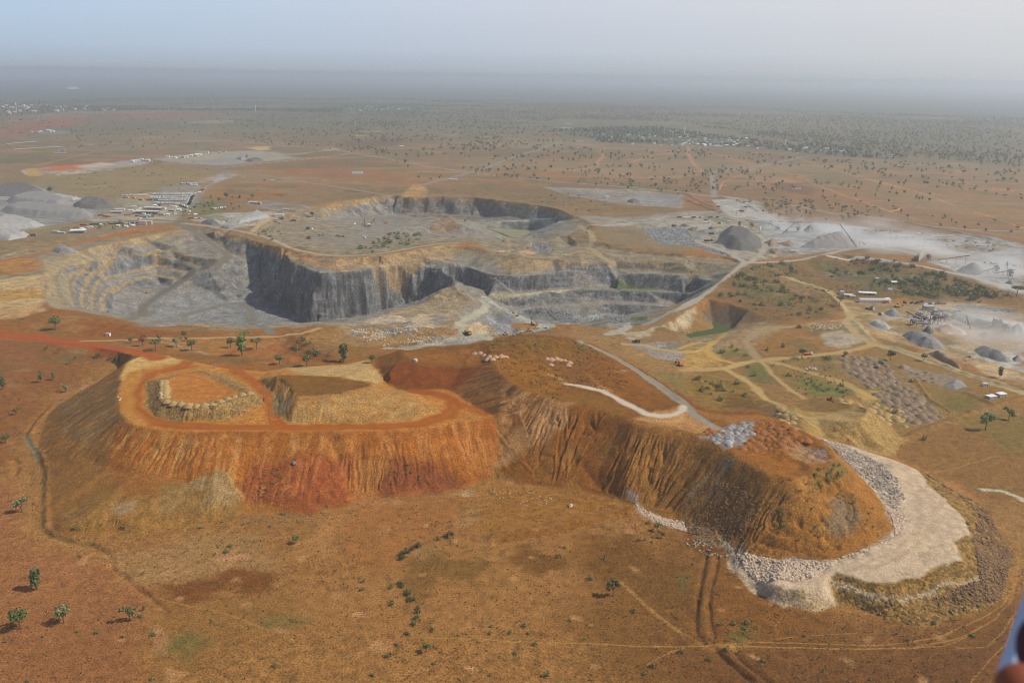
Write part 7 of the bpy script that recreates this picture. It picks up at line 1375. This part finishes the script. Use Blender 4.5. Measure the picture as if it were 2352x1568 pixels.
HG = {'grey': heap_mat('gravel_grey', (152, 147, 139), .28), 'pale': heap_mat('gravel_pale', (180, 175, 166), .25), 'dark': heap_mat('gravel_dark', (116, 111, 103), .3), 'brown': heap_mat('spoil_brown', (168, 108, 60)), 'white': heap_mat('spoil_white', (216, 190, 164)), 'yellow': heap_mat('spoil_yellow', (190, 156, 100)), 'mauve': heap_mat('spoil_mauve', (156, 132, 106)), 'blue': heap_mat('gravel_blue', (164, 162, 156)), 'tan': heap_mat('sand_tan', (204, 162, 130))}
def stockpile(s, h, col, lab, ang=35, flat=.0, grp=None, name='stockpile', cat='stockpile', cs=1.4, gul=.7):
    """pile over a pixel outline: rises at the angle of repose up to h, top roughened; stands on the ground"""
    P = W2(s); lo, hi = P.min(0) - 2, P.max(0) + 2; cs = max(cs, max(hi - lo) / 70); c = (lo + hi) / 2
    gx, gy = np.meshgrid(np.arange(lo[0], hi[0], cs), np.arange(lo[1], hi[1], cs)); x, y = gx.ravel(), gy.ravel()
    d = sdf(x + noise(x / 9, y / 9, 7) * 1.5, y + noise(x / 9, y / 9, 8) * 1.5, P); dd = np.maximum(-d, 0)
    dmax = max(dd.max(), 1e-3); k = max(math.tan(R_(ang)), h / dmax)
    hh = np.minimum(dd * k, h) if flat else h * (1 - (1 - np.clip(dd * k / h, 0, 1)) ** 1.15)
    hh = hh + np.where(dd > 1, noise(x / 3.2, y / 3.2, 9) * gul + noise(x / 8, y / 8, 10) * gul * 1.5, 0) * np.clip(hh / max(h, .1), 0, 1)
    z = height(x, y, False) + np.where(d < 0, np.maximum(hh, .02), -.6)
    ny, nx = gx.shape; i = np.arange(ny - 1)[:, None] * nx + np.arange(nx - 1)[None]; F = np.stack([i, i + 1, i + nx + 1, i + nx], 2).reshape(-1, 4)
    F = F[(d[F] < cs * .9).any(1)]; u, inv = np.unique(F, return_inverse=True)
    zc = float(z[u].min()); me = np_mesh(name, np.stack([x[u] - c[0], y[u] - c[1], z[u] - zc], 1), inv.reshape(-1, 4), True); me.materials.append(HG[col])
    o = link(bpy.data.objects.new(name, me)); o.location = (c[0], c[1], zc); return tag(o, lab, cat, grp)
stockpile("P 725,622 790,600 830,500 940,470 1050,500 1180,520 1280,560 1320,640 1270,700 1180,705 1080,715 950,700 880,680 860,640", 17, 'dark', 'big flat-topped dark grey heap beside the haul road junction', 38, 1, gul=.9)
stockpile("R -290,265 -200,215 0,175 150,140 300,160 370,230 330,262 150,272 -100,275", 19, 'grey', 'conical grey stockpile under the long inclined conveyor', 34); stockpile("P 1610,445 1640,420 1700,408 1770,418 1800,440 1740,455 1660,455", 9, 'dark', 'dark cone behind the white dust'); stockpile("P 1810,470 1840,440 1880,420 1920,440 1930,490 1890,500 1830,495", 10, 'dark', 'dark twin heap under the level conveyor')
stockpile("R 1545,540 1620,500 1720,460 1820,480 1880,540 1860,585 1780,590 1640,570", 13, 'dark', 'dark grey heap under the raised conveyor'); stockpile("R 2120,690 2170,660 2240,650 2290,690 2220,705", 6, 'grey', 'small grey heap at the right edge of the plant')
stockpile("S 1140,520 1190,490 1225,470 1260,495 1300,525 1260,545 1180,540", 9, 'dark', 'dark grey cone under the crusher conveyor'); stockpile("S 910,560 960,545 1100,555 1250,575 1350,620 1410,680 1400,715 1300,725 1150,700 1050,650 970,600", 9, 'grey', 'long humped grey stockpile in the middle of the dusty yard'); stockpile("S 1740,725 1800,715 1900,715 2050,770 2180,830 2210,865 2150,880 2000,850 1850,800", 9, 'grey', 'long grey stockpile at the right of the white yard'); stockpile("S 2200,830 2260,815 2330,830 2340,865 2260,880", 5, 'grey', 'small grey heap touching the long grey stockpile')
stockpile("S 520,430 560,400 640,410 720,430 800,470 780,495 700,490 600,465", 5, 'pale', 'pale grey heap at the left of the dusty yard'); stockpile("S 705,295 740,270 800,265 870,290 930,325 900,345 820,345 750,330", 7, 'grey', 'small dark-fronted grey heap on the sandy yard'); stockpile("S 1220,775 1300,765 1400,800 1520,870 1640,945 1600,960 1480,910 1350,850", 7, 'mauve', 'long straight bank of dark gravel beside the sandy road'); stockpile("S 1300,470 1430,440 1560,480 1690,540 1640,560 1480,545 1350,520", 8, 'white', 'white dust heap behind the crusher tower', 30); stockpile("S 1800,560 1860,530 1930,550 1980,585 1900,595", 6, 'mauve', 'brown-grey heap at the foot of the ramp'); stockpile("S 2160,520 2220,480 2290,465 2352,490 2352,560 2240,560", 10, 'pale', 'pale conical heap at the right edge of the dusty yard')
stockpile("S 0,640 60,600 180,640 200,690 120,700 30,690", 3, 'tan', 'low grey-tan heap beside the sandy road') if 0 else None
for s, h, c, lab in (("A -60,100 100,75 220,80 300,110 260,135 100,145 -60,150", 11, 'dark', 'farthest dark gravel heap on the left stockyard'), ("A 40,180 180,145 330,140 430,160 520,205 400,220 200,215 60,200", 13, 'grey', 'broad grey gravel heap with a pale slide on the left stockyard'), ("A 500,210 560,175 660,165 760,190 780,225 650,235 520,230", 9, 'dark', 'flat dark gravel heap right of the broad one'), ("A 0,245 120,212 300,215 500,240 640,265 640,300 480,300 250,290 60,270", 12, 'grey', 'longest grey gravel heap in the middle of the stockyard'), ("A -80,340 20,295 150,300 260,330 310,350 240,365 60,375 -80,380", 10, 'pale', 'pale grey gravel heap at the left edge of the frame'), ("A -80,430 20,385 130,390 200,410 180,430 60,450", 7, 'pale', 'pale gravel heap nearest the grey haul road'), ("A 330,150 420,140 560,165 500,175 400,170", 6, 'pale', 'small pale heap between the gravel heaps'),
    ("T 1880,690 1960,630 2060,580 2130,540 2200,560 2290,610 2200,640 2080,660 1960,690", 6, 'pale', 'pale gravel bank on the sandy ground right of the green clump'), ("T 1475,680 1540,650 1640,655 1700,690 1600,710", 5, 'dark', 'dark rubble heap right of the ramp head'), ("T 1720,655 1780,630 1850,640 1910,650 1800,670", 4, 'grey', 'small grey heap behind the dark rubble heap'), ("T 1700,740 1780,715 1880,720 1920,740 1800,755", 4, 'grey', 'rubble heap at the bend of the haul road'),
    ("A 350,520 400,495 440,490 530,520 500,540 400,540", 6, 'grey', 'lone grey gravel heap on the red bank of the pit'), ("J 1620,580 1660,562 1700,580 1660,586", 8, 'grey', 'grey cone on the far gravel yard'), ("J 1680,598 1740,580 1800,585 1820,592 1740,602", 8, 'dark', 'low dark heap on the far gravel yard'), ("J 1310,602 1335,596 1360,604", 4, 'grey', 'tiny grey heap on the far gravel yard'), ("B 1960,185 2010,165 2060,185 2010,195", 5, 'dark', 'small dark cone beside the far rim'),
    ("P 340,420 420,408 470,425 430,435", 4, 'dark', 'low dark heap at the left of the gravel row'), ("P 430,475 470,450 520,445 560,470 500,482", 5, 'dark', 'dark heap in the gravel row'), ("P 500,450 560,438 580,455", 4, 'grey', 'grey heap in the gravel row'), ("P 550,490 620,470 720,475 820,480 800,500 640,500", 4, 'grey', 'long ribbed grey heap in the gravel row'), ("P 670,455 700,438 760,450 770,470", 4, 'dark', 'heap at the right end of the gravel row'), ("P 500,570 560,545 640,530 660,560 600,578", 3, 'grey', 'low rubble heap left of the flat-topped heap'), ("P 1340,620 1420,580 1500,610 1480,660 1400,670", 6, 'mauve', 'brown-grey bank below the white plant ground'), ("P 1490,640 1600,610 1700,630 1650,660", 4, 'mauve', 'low brown-grey heap below the white plant ground'), ("P 1390,700 1500,690 1560,740 1480,770 1400,740", 5, 'mauve', 'brown-grey bank beside the haul road junction'),
    ("F 1790,520 1820,490 1880,470 1940,490 1950,520 1880,535", 5, 'grey', 'round grey heap at the end of the mauve heaps'), ("F 1480,380 1530,355 1570,380 1530,400", 3, 'mauve', 'small heap beside the long sandy road'), ("B 1790,1040 1880,1010 1990,1015 1950,1045", 4, 'grey', 'rubble heap on the floor of the stepped pit')):
    stockpile(s, h, c, lab)
# small tipped heaps: one cone mesh per colour, copied
def tip_kind(col):
    def f():
        r = np.random.default_rng(len(col)); V = [(0, 0, 1.0)]; F = []; n = 10
        for k, (rr, z) in enumerate(((.28, .9), (.62, .5), (1.0, .0), (1.05, -.25))):
            for i in range(n): a = 2 * math.pi * i / n; q = rr * (1 + r.uniform(-.12, .12)); V.append((q * math.cos(a), q * math.sin(a), z + (r.uniform(-.07, .07) if z > 0 else 0)))
        for i in range(n): F.append((0, 1 + i, 1 + (i + 1) % n))
        me = bpy.data.meshes.new('tipped_heap')
        for k in range(3):
            for i in range(n): a, b = 1 + k * n + i, 1 + k * n + (i + 1) % n; F.append((a, a + n, b + n, b))
        me.from_pydata(V, [], F); me.polygons.foreach_set('use_smooth', [True] * len(F)); me.materials.append(HG[col]); o = link(bpy.data.objects.new('tipped_heap', me)); return tag(o, 'x', 'heap')
    return Kind(f)
TPK = {}
def tips(s, n, col, r0, r1, lab, grp, seed, cell=None):
    P = W2(s); r = random.Random(seed); lo, hi = P.min(0), P.max(0)
    ar = abs(sum(P[i][0] * P[(i + 1) % len(P)][1] - P[(i + 1) % len(P)][0] * P[i][1] for i in range(len(P)))) / 2; c = math.sqrt(ar / n)
    pts = []; j = 0; yy = lo[1]
    while yy < hi[1]:
        xx = lo[0] + (j % 2) * c / 2
        while xx < hi[0]: pts.append((xx + r.uniform(-.42, .42) * c, yy + r.uniform(-.42, .42) * c)); xx += c
        yy += c; j += 1
    pts = np.array(pts); pts = pts[inside(pts[:, 0], pts[:, 1], P)]
    for x, y in pts:
        q = (col if isinstance(col, str) else col[r.randrange(len(col))])
        if q not in TPK: TPK[q] = tip_kind(q)
        o = TPK[q].put((x, y, ground_z(x, y) - .1), r.uniform(0, 6), lab, grp, 1); w = min(c * .7, r.uniform(r0 * .75, r1 * 1.1)); o.scale = (w * r.uniform(.85, 1.2), w, w * r.uniform(.35, .62))
tips("F 1070,310 1200,300 1400,345 1450,420 1560,520 1700,640 1790,720 1650,800 1500,740 1420,640 1300,530 1180,430 1080,370", 112, 'mauve', 4, 5.5, 'mauve-grey tipped heap in the wide field of heaps', 'tipped heaps in the wide field', 1)
tips("F 1250,640 1320,620 1500,690 1600,760 1540,800 1440,770 1330,710", 24, 'yellow', 4, 5.5, 'yellowish tipped heap behind the yellow tip', 'yellowish tipped heaps', 2); tips("F 1080,590 1170,600 1240,640 1200,660 1100,640", 12, 'yellow', 3.5, 4.5, 'tipped heap on the rim of the yellow tip', 'heaps on the rim of the yellow tip', 3); tips("F 1560,400 1700,420 1780,500 1650,490", 12, 'mauve', 3.5, 4.5, 'mauve-grey tipped heap beside the round grey heap', 'tipped heaps beside the round grey heap', 4)
tips("F 640,660 720,650 800,720 780,790 700,760", 14, 'yellow', 3, 4, 'brownish tipped heap left of the yellow tip', 'tipped heaps left of the yellow tip', 5)
tips("F 290,790 440,740 500,750 490,830 440,890 330,920 240,900 120,850 200,840", 36, ['blue', 'pale', 'grey'], 2.6, 3.6, 'pale grey gravel heap on the crest of the brown tip', 'grey heaps on the brown tip', 6); tips("F 480,770 560,740 700,790 830,860 900,900 760,960 640,960 500,960 360,940 480,880", 48, 'brown', 2.6, 3.4, 'brown tipped heap on the top of the brown tip', 'brown heaps on the brown tip', 7)
tips("F 120,810 250,800 260,840 150,855", 6, 'brown', 2.4, 3, 'small ochre heap at the end of the grey road', 'ochre heaps', 8)
def line_tips(s, col, w, lab, grp):
    for x, y in W2(s):
        if col not in TPK: TPK[col] = tip_kind(col)
        o = TPK[col].put((x, y, ground_z(x, y) - .1), random.uniform(0, 6), lab, grp, 1); q = w * random.uniform(.85, 1.15); o.scale = (q, q, q * .62)
line_tips("E 920,285 955,280 985,295 1020,305 1060,305 1100,300 1130,305 1005,318 1040,320", 'tan', 3.8, 'pinkish white heap in the row behind the brown ridge', 'pinkish heaps behind the brown ridge'); line_tips("E 1415,312 1445,318 1480,318 1510,325 1535,330 1570,345 1440,360 1560,368", 'tan', 3.5, 'pinkish white heap in the row on the brown top', 'pinkish heaps on the brown top')
line_tips("D 1138,470 1138,492 1138,514 1138,536 1138,558 1138,580", 'yellow', 3.6, 'yellow heap in the short file on the red mound', 'yellow heaps on the red mound'); line_tips("D 1150,612 1195,625 1250,635 1300,645 1355,648 1410,645 1465,640 1520,622 1570,605 1620,590 1670,578 1720,565", 'yellow', 4.2, 'tipped heap on the front rim of the red mound', 'heaps on the rim of the red mound')
# ------------------------------------------------------------------ rocks
def rock_mesh(seed, sub=2):
    bm_ = bpy.data.meshes.new('boulder'); r = np.random.default_rng(seed); t = (1 + 5 ** .5) / 2
    v = np.array([(-1, t, 0), (1, t, 0), (-1, -t, 0), (1, -t, 0), (0, -1, t), (0, 1, t), (0, -1, -t), (0, 1, -t), (t, 0, -1), (t, 0, 1), (-t, 0, -1), (-t, 0, 1)], float); v /= np.linalg.norm(v[0])
    f = [(0, 11, 5), (0, 5, 1), (0, 1, 7), (0, 7, 10), (0, 10, 11), (1, 5, 9), (5, 11, 4), (11, 10, 2), (10, 7, 6), (7, 1, 8), (3, 9, 4), (3, 4, 2), (3, 2, 6), (3, 6, 8), (3, 8, 9), (4, 9, 5), (2, 4, 11), (6, 2, 10), (8, 6, 7), (9, 8, 1)]
    v = v * r.uniform(.7, 1.25, (12, 1)) * np.array([1, .85, .7]); return v, np.array(f)
RK = {'apron': heap_mat('rock_apron', (186, 172, 154), .3), 'white': heap_mat('rock_white', (226, 198, 168), .22), 'grey': heap_mat('rock_grey', (158, 156, 150), .2), 'brown': heap_mat('rock_brown', (156, 122, 88), .25)}
def boulder_kind(col, seed):
    def f():
        v, fc = rock_mesh(seed); me = np_mesh('boulder', v, fc); me.materials.append(RK[col]); return tag(link(bpy.data.objects.new('boulder', me)), 'x', 'boulder')
    return Kind(f)
BK = {}
def boulders(s, n, col, r0, r1, lab, grp, seed, line=False):
    P = W2(s); r = np.random.default_rng(seed); o = []
    if line:
        for i in range(n): t = r.uniform(0, len(P) - 1.001); k = int(t); o.append(P[k] + (P[k + 1] - P[k]) * (t - k) + r.normal(size=2) * 1.0)
    else:
        lo, hi = P.min(0), P.max(0)
        while len(o) < n:
            q = r.uniform(lo, hi, (n * 3, 2)); o += list(q[inside(q[:, 0], q[:, 1], P)])
    for i, (x, y) in enumerate(o[:n]):
        q = (col, i % 3)
        if q not in BK: BK[q] = boulder_kind(col, 40 + len(BK))
        w = float(r.uniform(r0, r1)); BK[q].put((x, y, ground_z(x, y) + w * .25), float(r.uniform(0, 6)), lab, grp, w)
boulders("H 950,0 1200,20 1500,40 1480,120 1250,120 1000,60", 40, 'white', .35, .9, 'white boulder lying on the bare flat below the brown tip', 'white boulders below the brown tip', 1); boulders("H 1560,115 1620,115 1620,130 1565,130", 1, 'white', 2.2, 2.3, 'largest white boulder alone on the flat', None, 2); boulders("I 10,330 100,340 240,440 340,470 320,490 190,470 30,400", 45, 'apron', .4, 1.2, 'pale boulder rolled out to the left of the white apron', 'boulders left of the white apron', 3)
boulders("I 450,560 700,600 900,560 960,590 800,640 560,650", 50, 'white', .7, 1.8, 'big pale boulder on the front lobe of the white apron', 'boulders on the white apron', 4); boulders("B 1235,965 1290,990 1340,1012 1430,1050", 26, 'grey', .8, 1.6, 'grey boulder in the safety row along the working bench', 'boulder row along the working bench', 5, True); boulders("B 1440,1062 1300,1085 1200,1098 1100,1104 1000,1108", 30, 'grey', .8, 1.6, 'pale boulder in the safety row along the pit mouth', 'boulder row along the pit mouth', 6, True); boulders("B 1440,530 1540,535 1580,525", 10, 'grey', .8, 1.8, 'grey boulder beside the small orange pool', 'boulders beside the orange pool', 7, True)
boulders("D 800,575 830,590 820,610", 3, 'white', .8, 1.4, 'pale boulder on the left lip of the red tip', 'boulders on the lip of the red tip', 8); boulders("D 2010,1040 2040,1050 2020,1065", 1, 'grey', 2.2, 2.4, 'single grey boulder stuck on the red slope', None, 9); boulders("E 480,325 540,330 510,340", 1, 'white', 3.0, 3.2, 'lone pinkish rock on the brown knoll', None, 10)
def rubble(name, s, n, col, r0, r1, lab, seed, dens=None):
    P = W2(s); r = np.random.default_rng(seed); lo, hi = P.min(0), P.max(0); o = np.zeros((0, 2))
    while len(o) < n:
        q = r.uniform(lo, hi, (n * 3, 2)); q = q[inside(q[:, 0], q[:, 1], P)]
        if dens: q = q[noise(q[:, 0] / dens, q[:, 1] / dens, seed) > r.uniform(-.7, .5, len(q))]
        o = np.concatenate([o, q])
    o = o[:n]; w = r0 + (r1 - r0) * r.uniform(0, 1, n) ** 2.5; z = height(o[:, 0], o[:, 1]) + w * .2; Vs, Fs = [], []; tm = [rock_mesh(seed + i) for i in range(5)]
    for i in range(n):
        v, f = tm[i % 5]; a = r.uniform(0, 6.28); c, q = math.cos(a), math.sin(a); Vs.append(np.stack([(v[:, 0] * c - v[:, 1] * q) * w[i] + o[i, 0], (v[:, 0] * q + v[:, 1] * c) * w[i] + o[i, 1], v[:, 2] * w[i] + z[i]], 1)); Fs.append(f + 12 * i)
    me = np_mesh(name, np.concatenate(Vs), np.concatenate(Fs)); me.materials.append(RK[col]); tag(link(bpy.data.objects.new(name, me)), lab, 'rubble', kind='stuff')
rubble('pale_rubble', "I 380,450 700,500 1000,510 1250,440 1460,330 1450,230 1390,120 1540,180 1530,300 1300,410 1050,490 950,580 800,640 560,650 420,540", 2600, 'white', .4, 1.3, 'pale rubble between the brown nose and the white apron', 21); rubble('apron_rubble', "F 955,870 1100,915 1300,1010 1480,1150 1540,1300 1400,1300 1250,1130 1100,1010", 1500, 'apron', .4, 1.3, 'grey blocks heaped along the back of the white apron', 22); rubble('dark_rubble', "F 1640,1090 1900,1250 2090,1340 I 2200,350 2270,480 2230,650 2190,770 1850,880 1600,930 1400,880 1200,800 1500,800 1850,700 2050,640 2000,350 2050,200 F 1850,1230", 2600, 'brown', .4, 1.4, 'brown rubble and clods over the low outer apron', 23, 30); rubble('slope_rubble', "F 60,1379 0,1200 300,1150 560,1300 I 500,200 420,420 300,370 I 30,300", 1600, 'brown', .3, .9, 'brown stones on the flank of the brown tip', 24, 30)
rubble('grey_rubble', "B 2060,370 2352,350 C 80,440 100,500 60,490 0,480 B 2200,480", 1300, 'grey', .9, 2.4, 'field of grey blasted rock beside the haul road', 25); rubble('blast_rock', "B 1400,925 1560,945 1650,1010 1500,1005", 500, 'grey', .9, 2.3, 'blasted rock lying at the foot of the lower bench', 26); rubble('blast_pile', "B 1700,950 1850,960 1980,1000 1900,1015 1720,1000", 500, 'grey', .9, 2.3, 'blasted rock pile on the floor of the stepped pit', 27); rubble('roadside_rubble', "P 540,665 640,670 960,760 940,780 800,750", 350, 'grey', .8, 2.0, 'grey rock strip along the haul road', 28); rubble('white_blocks', "C 850,1040 1120,1020 1150,1060 880,1080", 300, 'white', .6, 1.3, 'white blocks in the weedy patch beside the sandy road', 29); rubble('tan_rubble', "B 40,1060 500,1040 800,1080 620,1160 200,1180", 700, 'white', .6, 1.8, 'pale rubble on the terraces at the pit mouth', 30, 20); rubble('yard_rubble', "S 1490,220 1600,205 2000,230 2300,260 2250,290 1900,270 1600,250", 400, 'grey', .7, 1.6, 'grey rubble beside the orange yard road', 31); rubble('pool_rubble', "B 1300,470 1440,490 1420,530 1320,530", 220, 'grey', .9, 2.2, 'grey rubble beside the orange pools', 32); rubble('toe_rubble', "H 2030,110 2180,190 2352,230 I 0,220 30,300 H 2352,290 2200,240 2040,160", 500, 'white', .4, 1.2, 'white rocks at the toe of the brown tip', 33); rubble('red_clods', "G 1500,230 1740,180 2352,160 E 100,1290 600,1250 900,1190 700,1260 300,1310 G 2200,230 1700,260", 500, 'brown', .25, .8, 'reddish clods scattered along the foot of the red slope', 34); rubble('mound_rubble', "D 1010,480 1100,470 1110,600 1300,650 1700,580 1810,600 1700,700 1500,740 1200,745 1060,715", 500, 'brown', .3, .9, 'stones on the sides of the red mound', 35)
boulders("F 840,380 920,375 915,400 850,400", 12, 'white', 1.2, 2.2, 'white block in the little group beside the sandy track', 'white blocks beside the sandy track', 11)
# ------------------------------------------------------------------ water
def water(s, z, c, rough=.5):
    p = px(s); P = unp(p, z); m, t, b = mat_new('water'); b.inputs['Base Color'].default_value = (*lin(c), 1); b.inputs['Roughness'].default_value = rough; b.inputs['Specular IOR Level'].default_value = .08
    n = t.nodes.new('ShaderNodeTexNoise'); n.inputs['Scale'].default_value = .4; bp = t.nodes.new('ShaderNodeBump'); bp.inputs['Strength'].default_value = .05; t.links.new(n.outputs[0], bp.inputs['Height']); t.links.new(bp.outputs[0], b.inputs['Normal'])
    me = bpy.data.meshes.new('water'); me.from_pydata([(float(a), float(d), z) for a, d in P], [], [tuple(range(len(P)))]); me.materials.append(m); o = link(bpy.data.objects.new('water', me)); o['kind'] = 'structure'
water("C -20,1028 90,1000 200,1010 340,1056 370,1072 260,1098 100,1125 -20,1130 B 2240,1130", -18.6, (68, 82, 36)); water("B 2080,1120 2190,1105 2220,1130 2130,1150 2060,1145", -20.5, (50, 66, 46)); water("B 1005,368 1100,370 1200,376 1300,384 1290,400 1280,418 1225,436 1160,424 1105,402", -53.6, (142, 140, 96), .15)
for s, c in (("B 1070,520 1110,515 1140,525 1130,540 1090,538", (188, 132, 78)), ("B 1210,525 1280,518 1345,535 1320,550 1240,548", (188, 132, 78)), ("B 1010,418 1060,412 1120,420 1100,430 1030,428", (150, 150, 118))):
    w = at(s); zz = float(np.percentile([q[2] for q in w], 60)) + .25
    water(s, zz, c, .25)
# ------------------------------------------------------------------ cattle
def cow():
    m = MB(); m.tube((-.95, 0, .95), (-.3, 0, .98), .30, .36, 8); m.tube((-.3, 0, .98), (.55, 0, 1.0), .36, .34, 8); m.tube((.55, 0, 1.02), (1.05, 0, 1.3), .26, .15, 8); m.tube((1.0, 0, 1.3), (1.5, 0, 1.08), .15, .09, 6)
    for x in (-.75, .5):
        for y in (-.2, .2): m.tube((x, y, .95), (x + (.06 if x < 0 else 0), y, .45), .12, .07, 5); m.tube((x + (.06 if x < 0 else 0), y, .45), (x, y, 0), .07, .05, 5)
    for y in (-1, 1): m.tube((1.08, y * .08, 1.4), (1.15, y * .4, 1.75), .05, .01, 4); m.tube((1.02, y * .1, 1.33), (.95, y * .32, 1.25), .06, .03, 4)
    m.tube((-.95, 0, 1.1), (-1.08, 0, .5), .04, .03, 4); o = m.build('cow', paint('cow_hide', (226, 220, 208), .9)); return tag(o, 'x', 'cow')
CW = Kind(cow)
for s, n, lab, grp in (("L 745,785 790,778 828,790 810,797 760,795", 24, 'white cow in the herd grazing on the dark plain', 'herd on the dark plain'), ("L 250,765 290,757 325,760 300,772", 10, 'white cow of the loose herd near the far road', 'loose herd near the far road'), ("L 430,765 465,758 475,790 445,795", 10, 'white cow of the thin string right of the loose herd', 'string of cattle right of the loose herd')):
    for x, y in scatter(s, n, None, n): CW.put((x, y, ground_z(x, y)), random.uniform(0, 6), lab, grp, 1.5)
# ------------------------------------------------------------------ dust drifting from the crushers
def dust(s, h, dens, lab, seed, sc=.02, drift=(1.6, .5), thr=.5):
    """low cloud: a closed box over the outline, filled with uneven dust thinning to its edges"""
    P = W2(s); lo, hi = P.min(0), P.max(0); c = (lo + hi) / 2; zb = min(ground_z(*q) for q in P) - 1; hx_, hy_ = (hi - lo) / 2
    m = MB(); m.box(0, 0, 0, 2 * hx_, 2 * hy_, h); mt = bpy.data.materials.new('dust'); mt.use_nodes = True; t = mt.node_tree; t.nodes.clear(); N = t.nodes.new; L = t.links.new
    o = N('ShaderNodeOutputMaterial'); v = N('ShaderNodeVolumePrincipled'); v.inputs['Color'].default_value = (.93, .92, .89, 1); v.inputs['Anisotropy'].default_value = .2
    tc_ = N('ShaderNodeTexCoord'); mp = N('ShaderNodeMapping'); mp.inputs['Scale'].default_value = (1 / drift[0], 1, 1.6); mp.inputs['Rotation'].default_value = (0, 0, drift[1]); mp.inputs['Location'].default_value = (seed * 31.7, seed * 12.9, seed); L(tc_.outputs['Object'], mp.inputs[0])
    n = N('ShaderNodeTexNoise'); n.inputs['Scale'].default_value = sc; n.inputs['Detail'].default_value = 4; n.inputs['Roughness'].default_value = .55; L(mp.outputs[0], n.inputs['Vector'])
    r = N('ShaderNodeMapRange'); r.inputs[1].default_value = thr; r.inputs[2].default_value = thr + .22; L(n.outputs[0], r.inputs[0])
    def M(op, a, b):
        q = N('ShaderNodeMath'); q.operation = op
        for i, w in enumerate((a, b)):
            if isinstance(w, (int, float)): q.inputs[i].default_value = w
            else: L(w, q.inputs[i])
        return q.outputs[0]
    sp = N('ShaderNodeSeparateXYZ'); L(tc_.outputs['Generated'], sp.inputs[0])
    def edge(x): a = M('MULTIPLY', x, M('SUBTRACT', 1.0, x)); q = M('MULTIPLY', a, 4.0); return M('MINIMUM', 1.0, M('MULTIPLY', q, 1.5))
    d = M('MULTIPLY', M('MULTIPLY', edge(sp.outputs[0]), edge(sp.outputs[1])), M('POWER', M('SUBTRACT', 1.0, sp.outputs[2]), 1.5))
    L(M('MULTIPLY', M('MULTIPLY', d, r.outputs[0]), dens), v.inputs['Density']); L(v.outputs[0], o.inputs['Volume'])
    ob = m.build('dust_cloud', mt); ob.location = (c[0], c[1], zb); tag(ob, lab, 'dust', kind='stuff')
dust("P 1350,300 1600,300 2000,380 2000,600 1500,600", 34, 0.0374, 'white dust hanging over the old crusher', 1, .03); dust("R 60,20 500,30 1100,120 1500,340 1300,420 700,330 150,250", 44, 0.0238, 'dust drifting off the conical stockpile', 2, .022, (2, -.3), .42); dust("R 1100,330 2352,330 2352,700 1300,560", 40, 0.0170, 'thin dust over the right-hand plant', 3, .018, (2, -.2), .42); dust("S 1230,330 1600,400 2352,520 2352,800 1700,760 1250,560", 36, 0.0374, 'thick white dust streaming from the crusher tower', 4, .025, (2.2, -.35), .42); dust("T 1600,215 1720,110 1780,130 1660,230", 14, 0.0340, 'dust trail behind the red lorry on the grey road', 5, .05, (1, 0), .42)
# ------------------------------------------------------------------ the aircraft's own strut at the corner of the view
def cpt(u, v, d):
    """point at depth d metres in front of the window, seen at frame pixel u, v"""
    r = FWD + (u - W / 2) / FPX * RGT - (v - H / 2) / FPX * UPV; return np.array([0, 0, CAMZ]) + r * d
A = empty('aircraft_strut', tuple(cpt(2330, 1520, 1.0))); tag(A, 'blurred pale blue aircraft strut with purple and brown fittings at the lower right corner', 'aircraft part')
A0 = np.array(A.location)
m = MB(); a, b, c, d = (cpt(2287, 1568 + 60, 1.0) - A0, cpt(2384, 1350, 1.0) - A0, cpt(2480, 1380, 1.02) - A0, cpt(2400, 1650, 1.02) - A0); nn = FWD * .02
m.add([a, b, c, d, a + nn, b + nn, c + nn, d + nn], [(0, 1, 2, 3), (7, 6, 5, 4), (0, 4, 5, 1), (1, 5, 6, 2), (2, 6, 7, 3), (3, 7, 4, 0)]); m.build('strut', paint('strut_paint', (176, 188, 214), .4), A)
def ball(n, mt, u, v, d, r, st):
    V, F = [], []; K_, J = 18, 10
    for j in range(J + 1):
        for k in range(K_): t, f = math.pi * j / J, 2 * math.pi * k / K_; V.append(cpt(u, v, d) - A0 + r * (math.sin(t) * math.cos(f) * RGT * st[0] + math.sin(t) * math.sin(f) * UPV * st[1] + math.cos(t) * FWD))
    for j in range(J):
        for k in range(K_): F.append((j * K_ + k, j * K_ + (k + 1) % K_, (j + 1) * K_ + (k + 1) % K_, (j + 1) * K_ + k))
    q = MB(); q.add(V, F); q.build(n, mt, A, True)
ball('fairing', paint('purple_fairing', (78, 44, 52), .5), 2372, 1487, .96, .017, (1.0, 1.9)); ball('cap', paint('brown_cap', (134, 74, 50), .6), 2345, 1580, .93, .022, (1.25, 1.2))
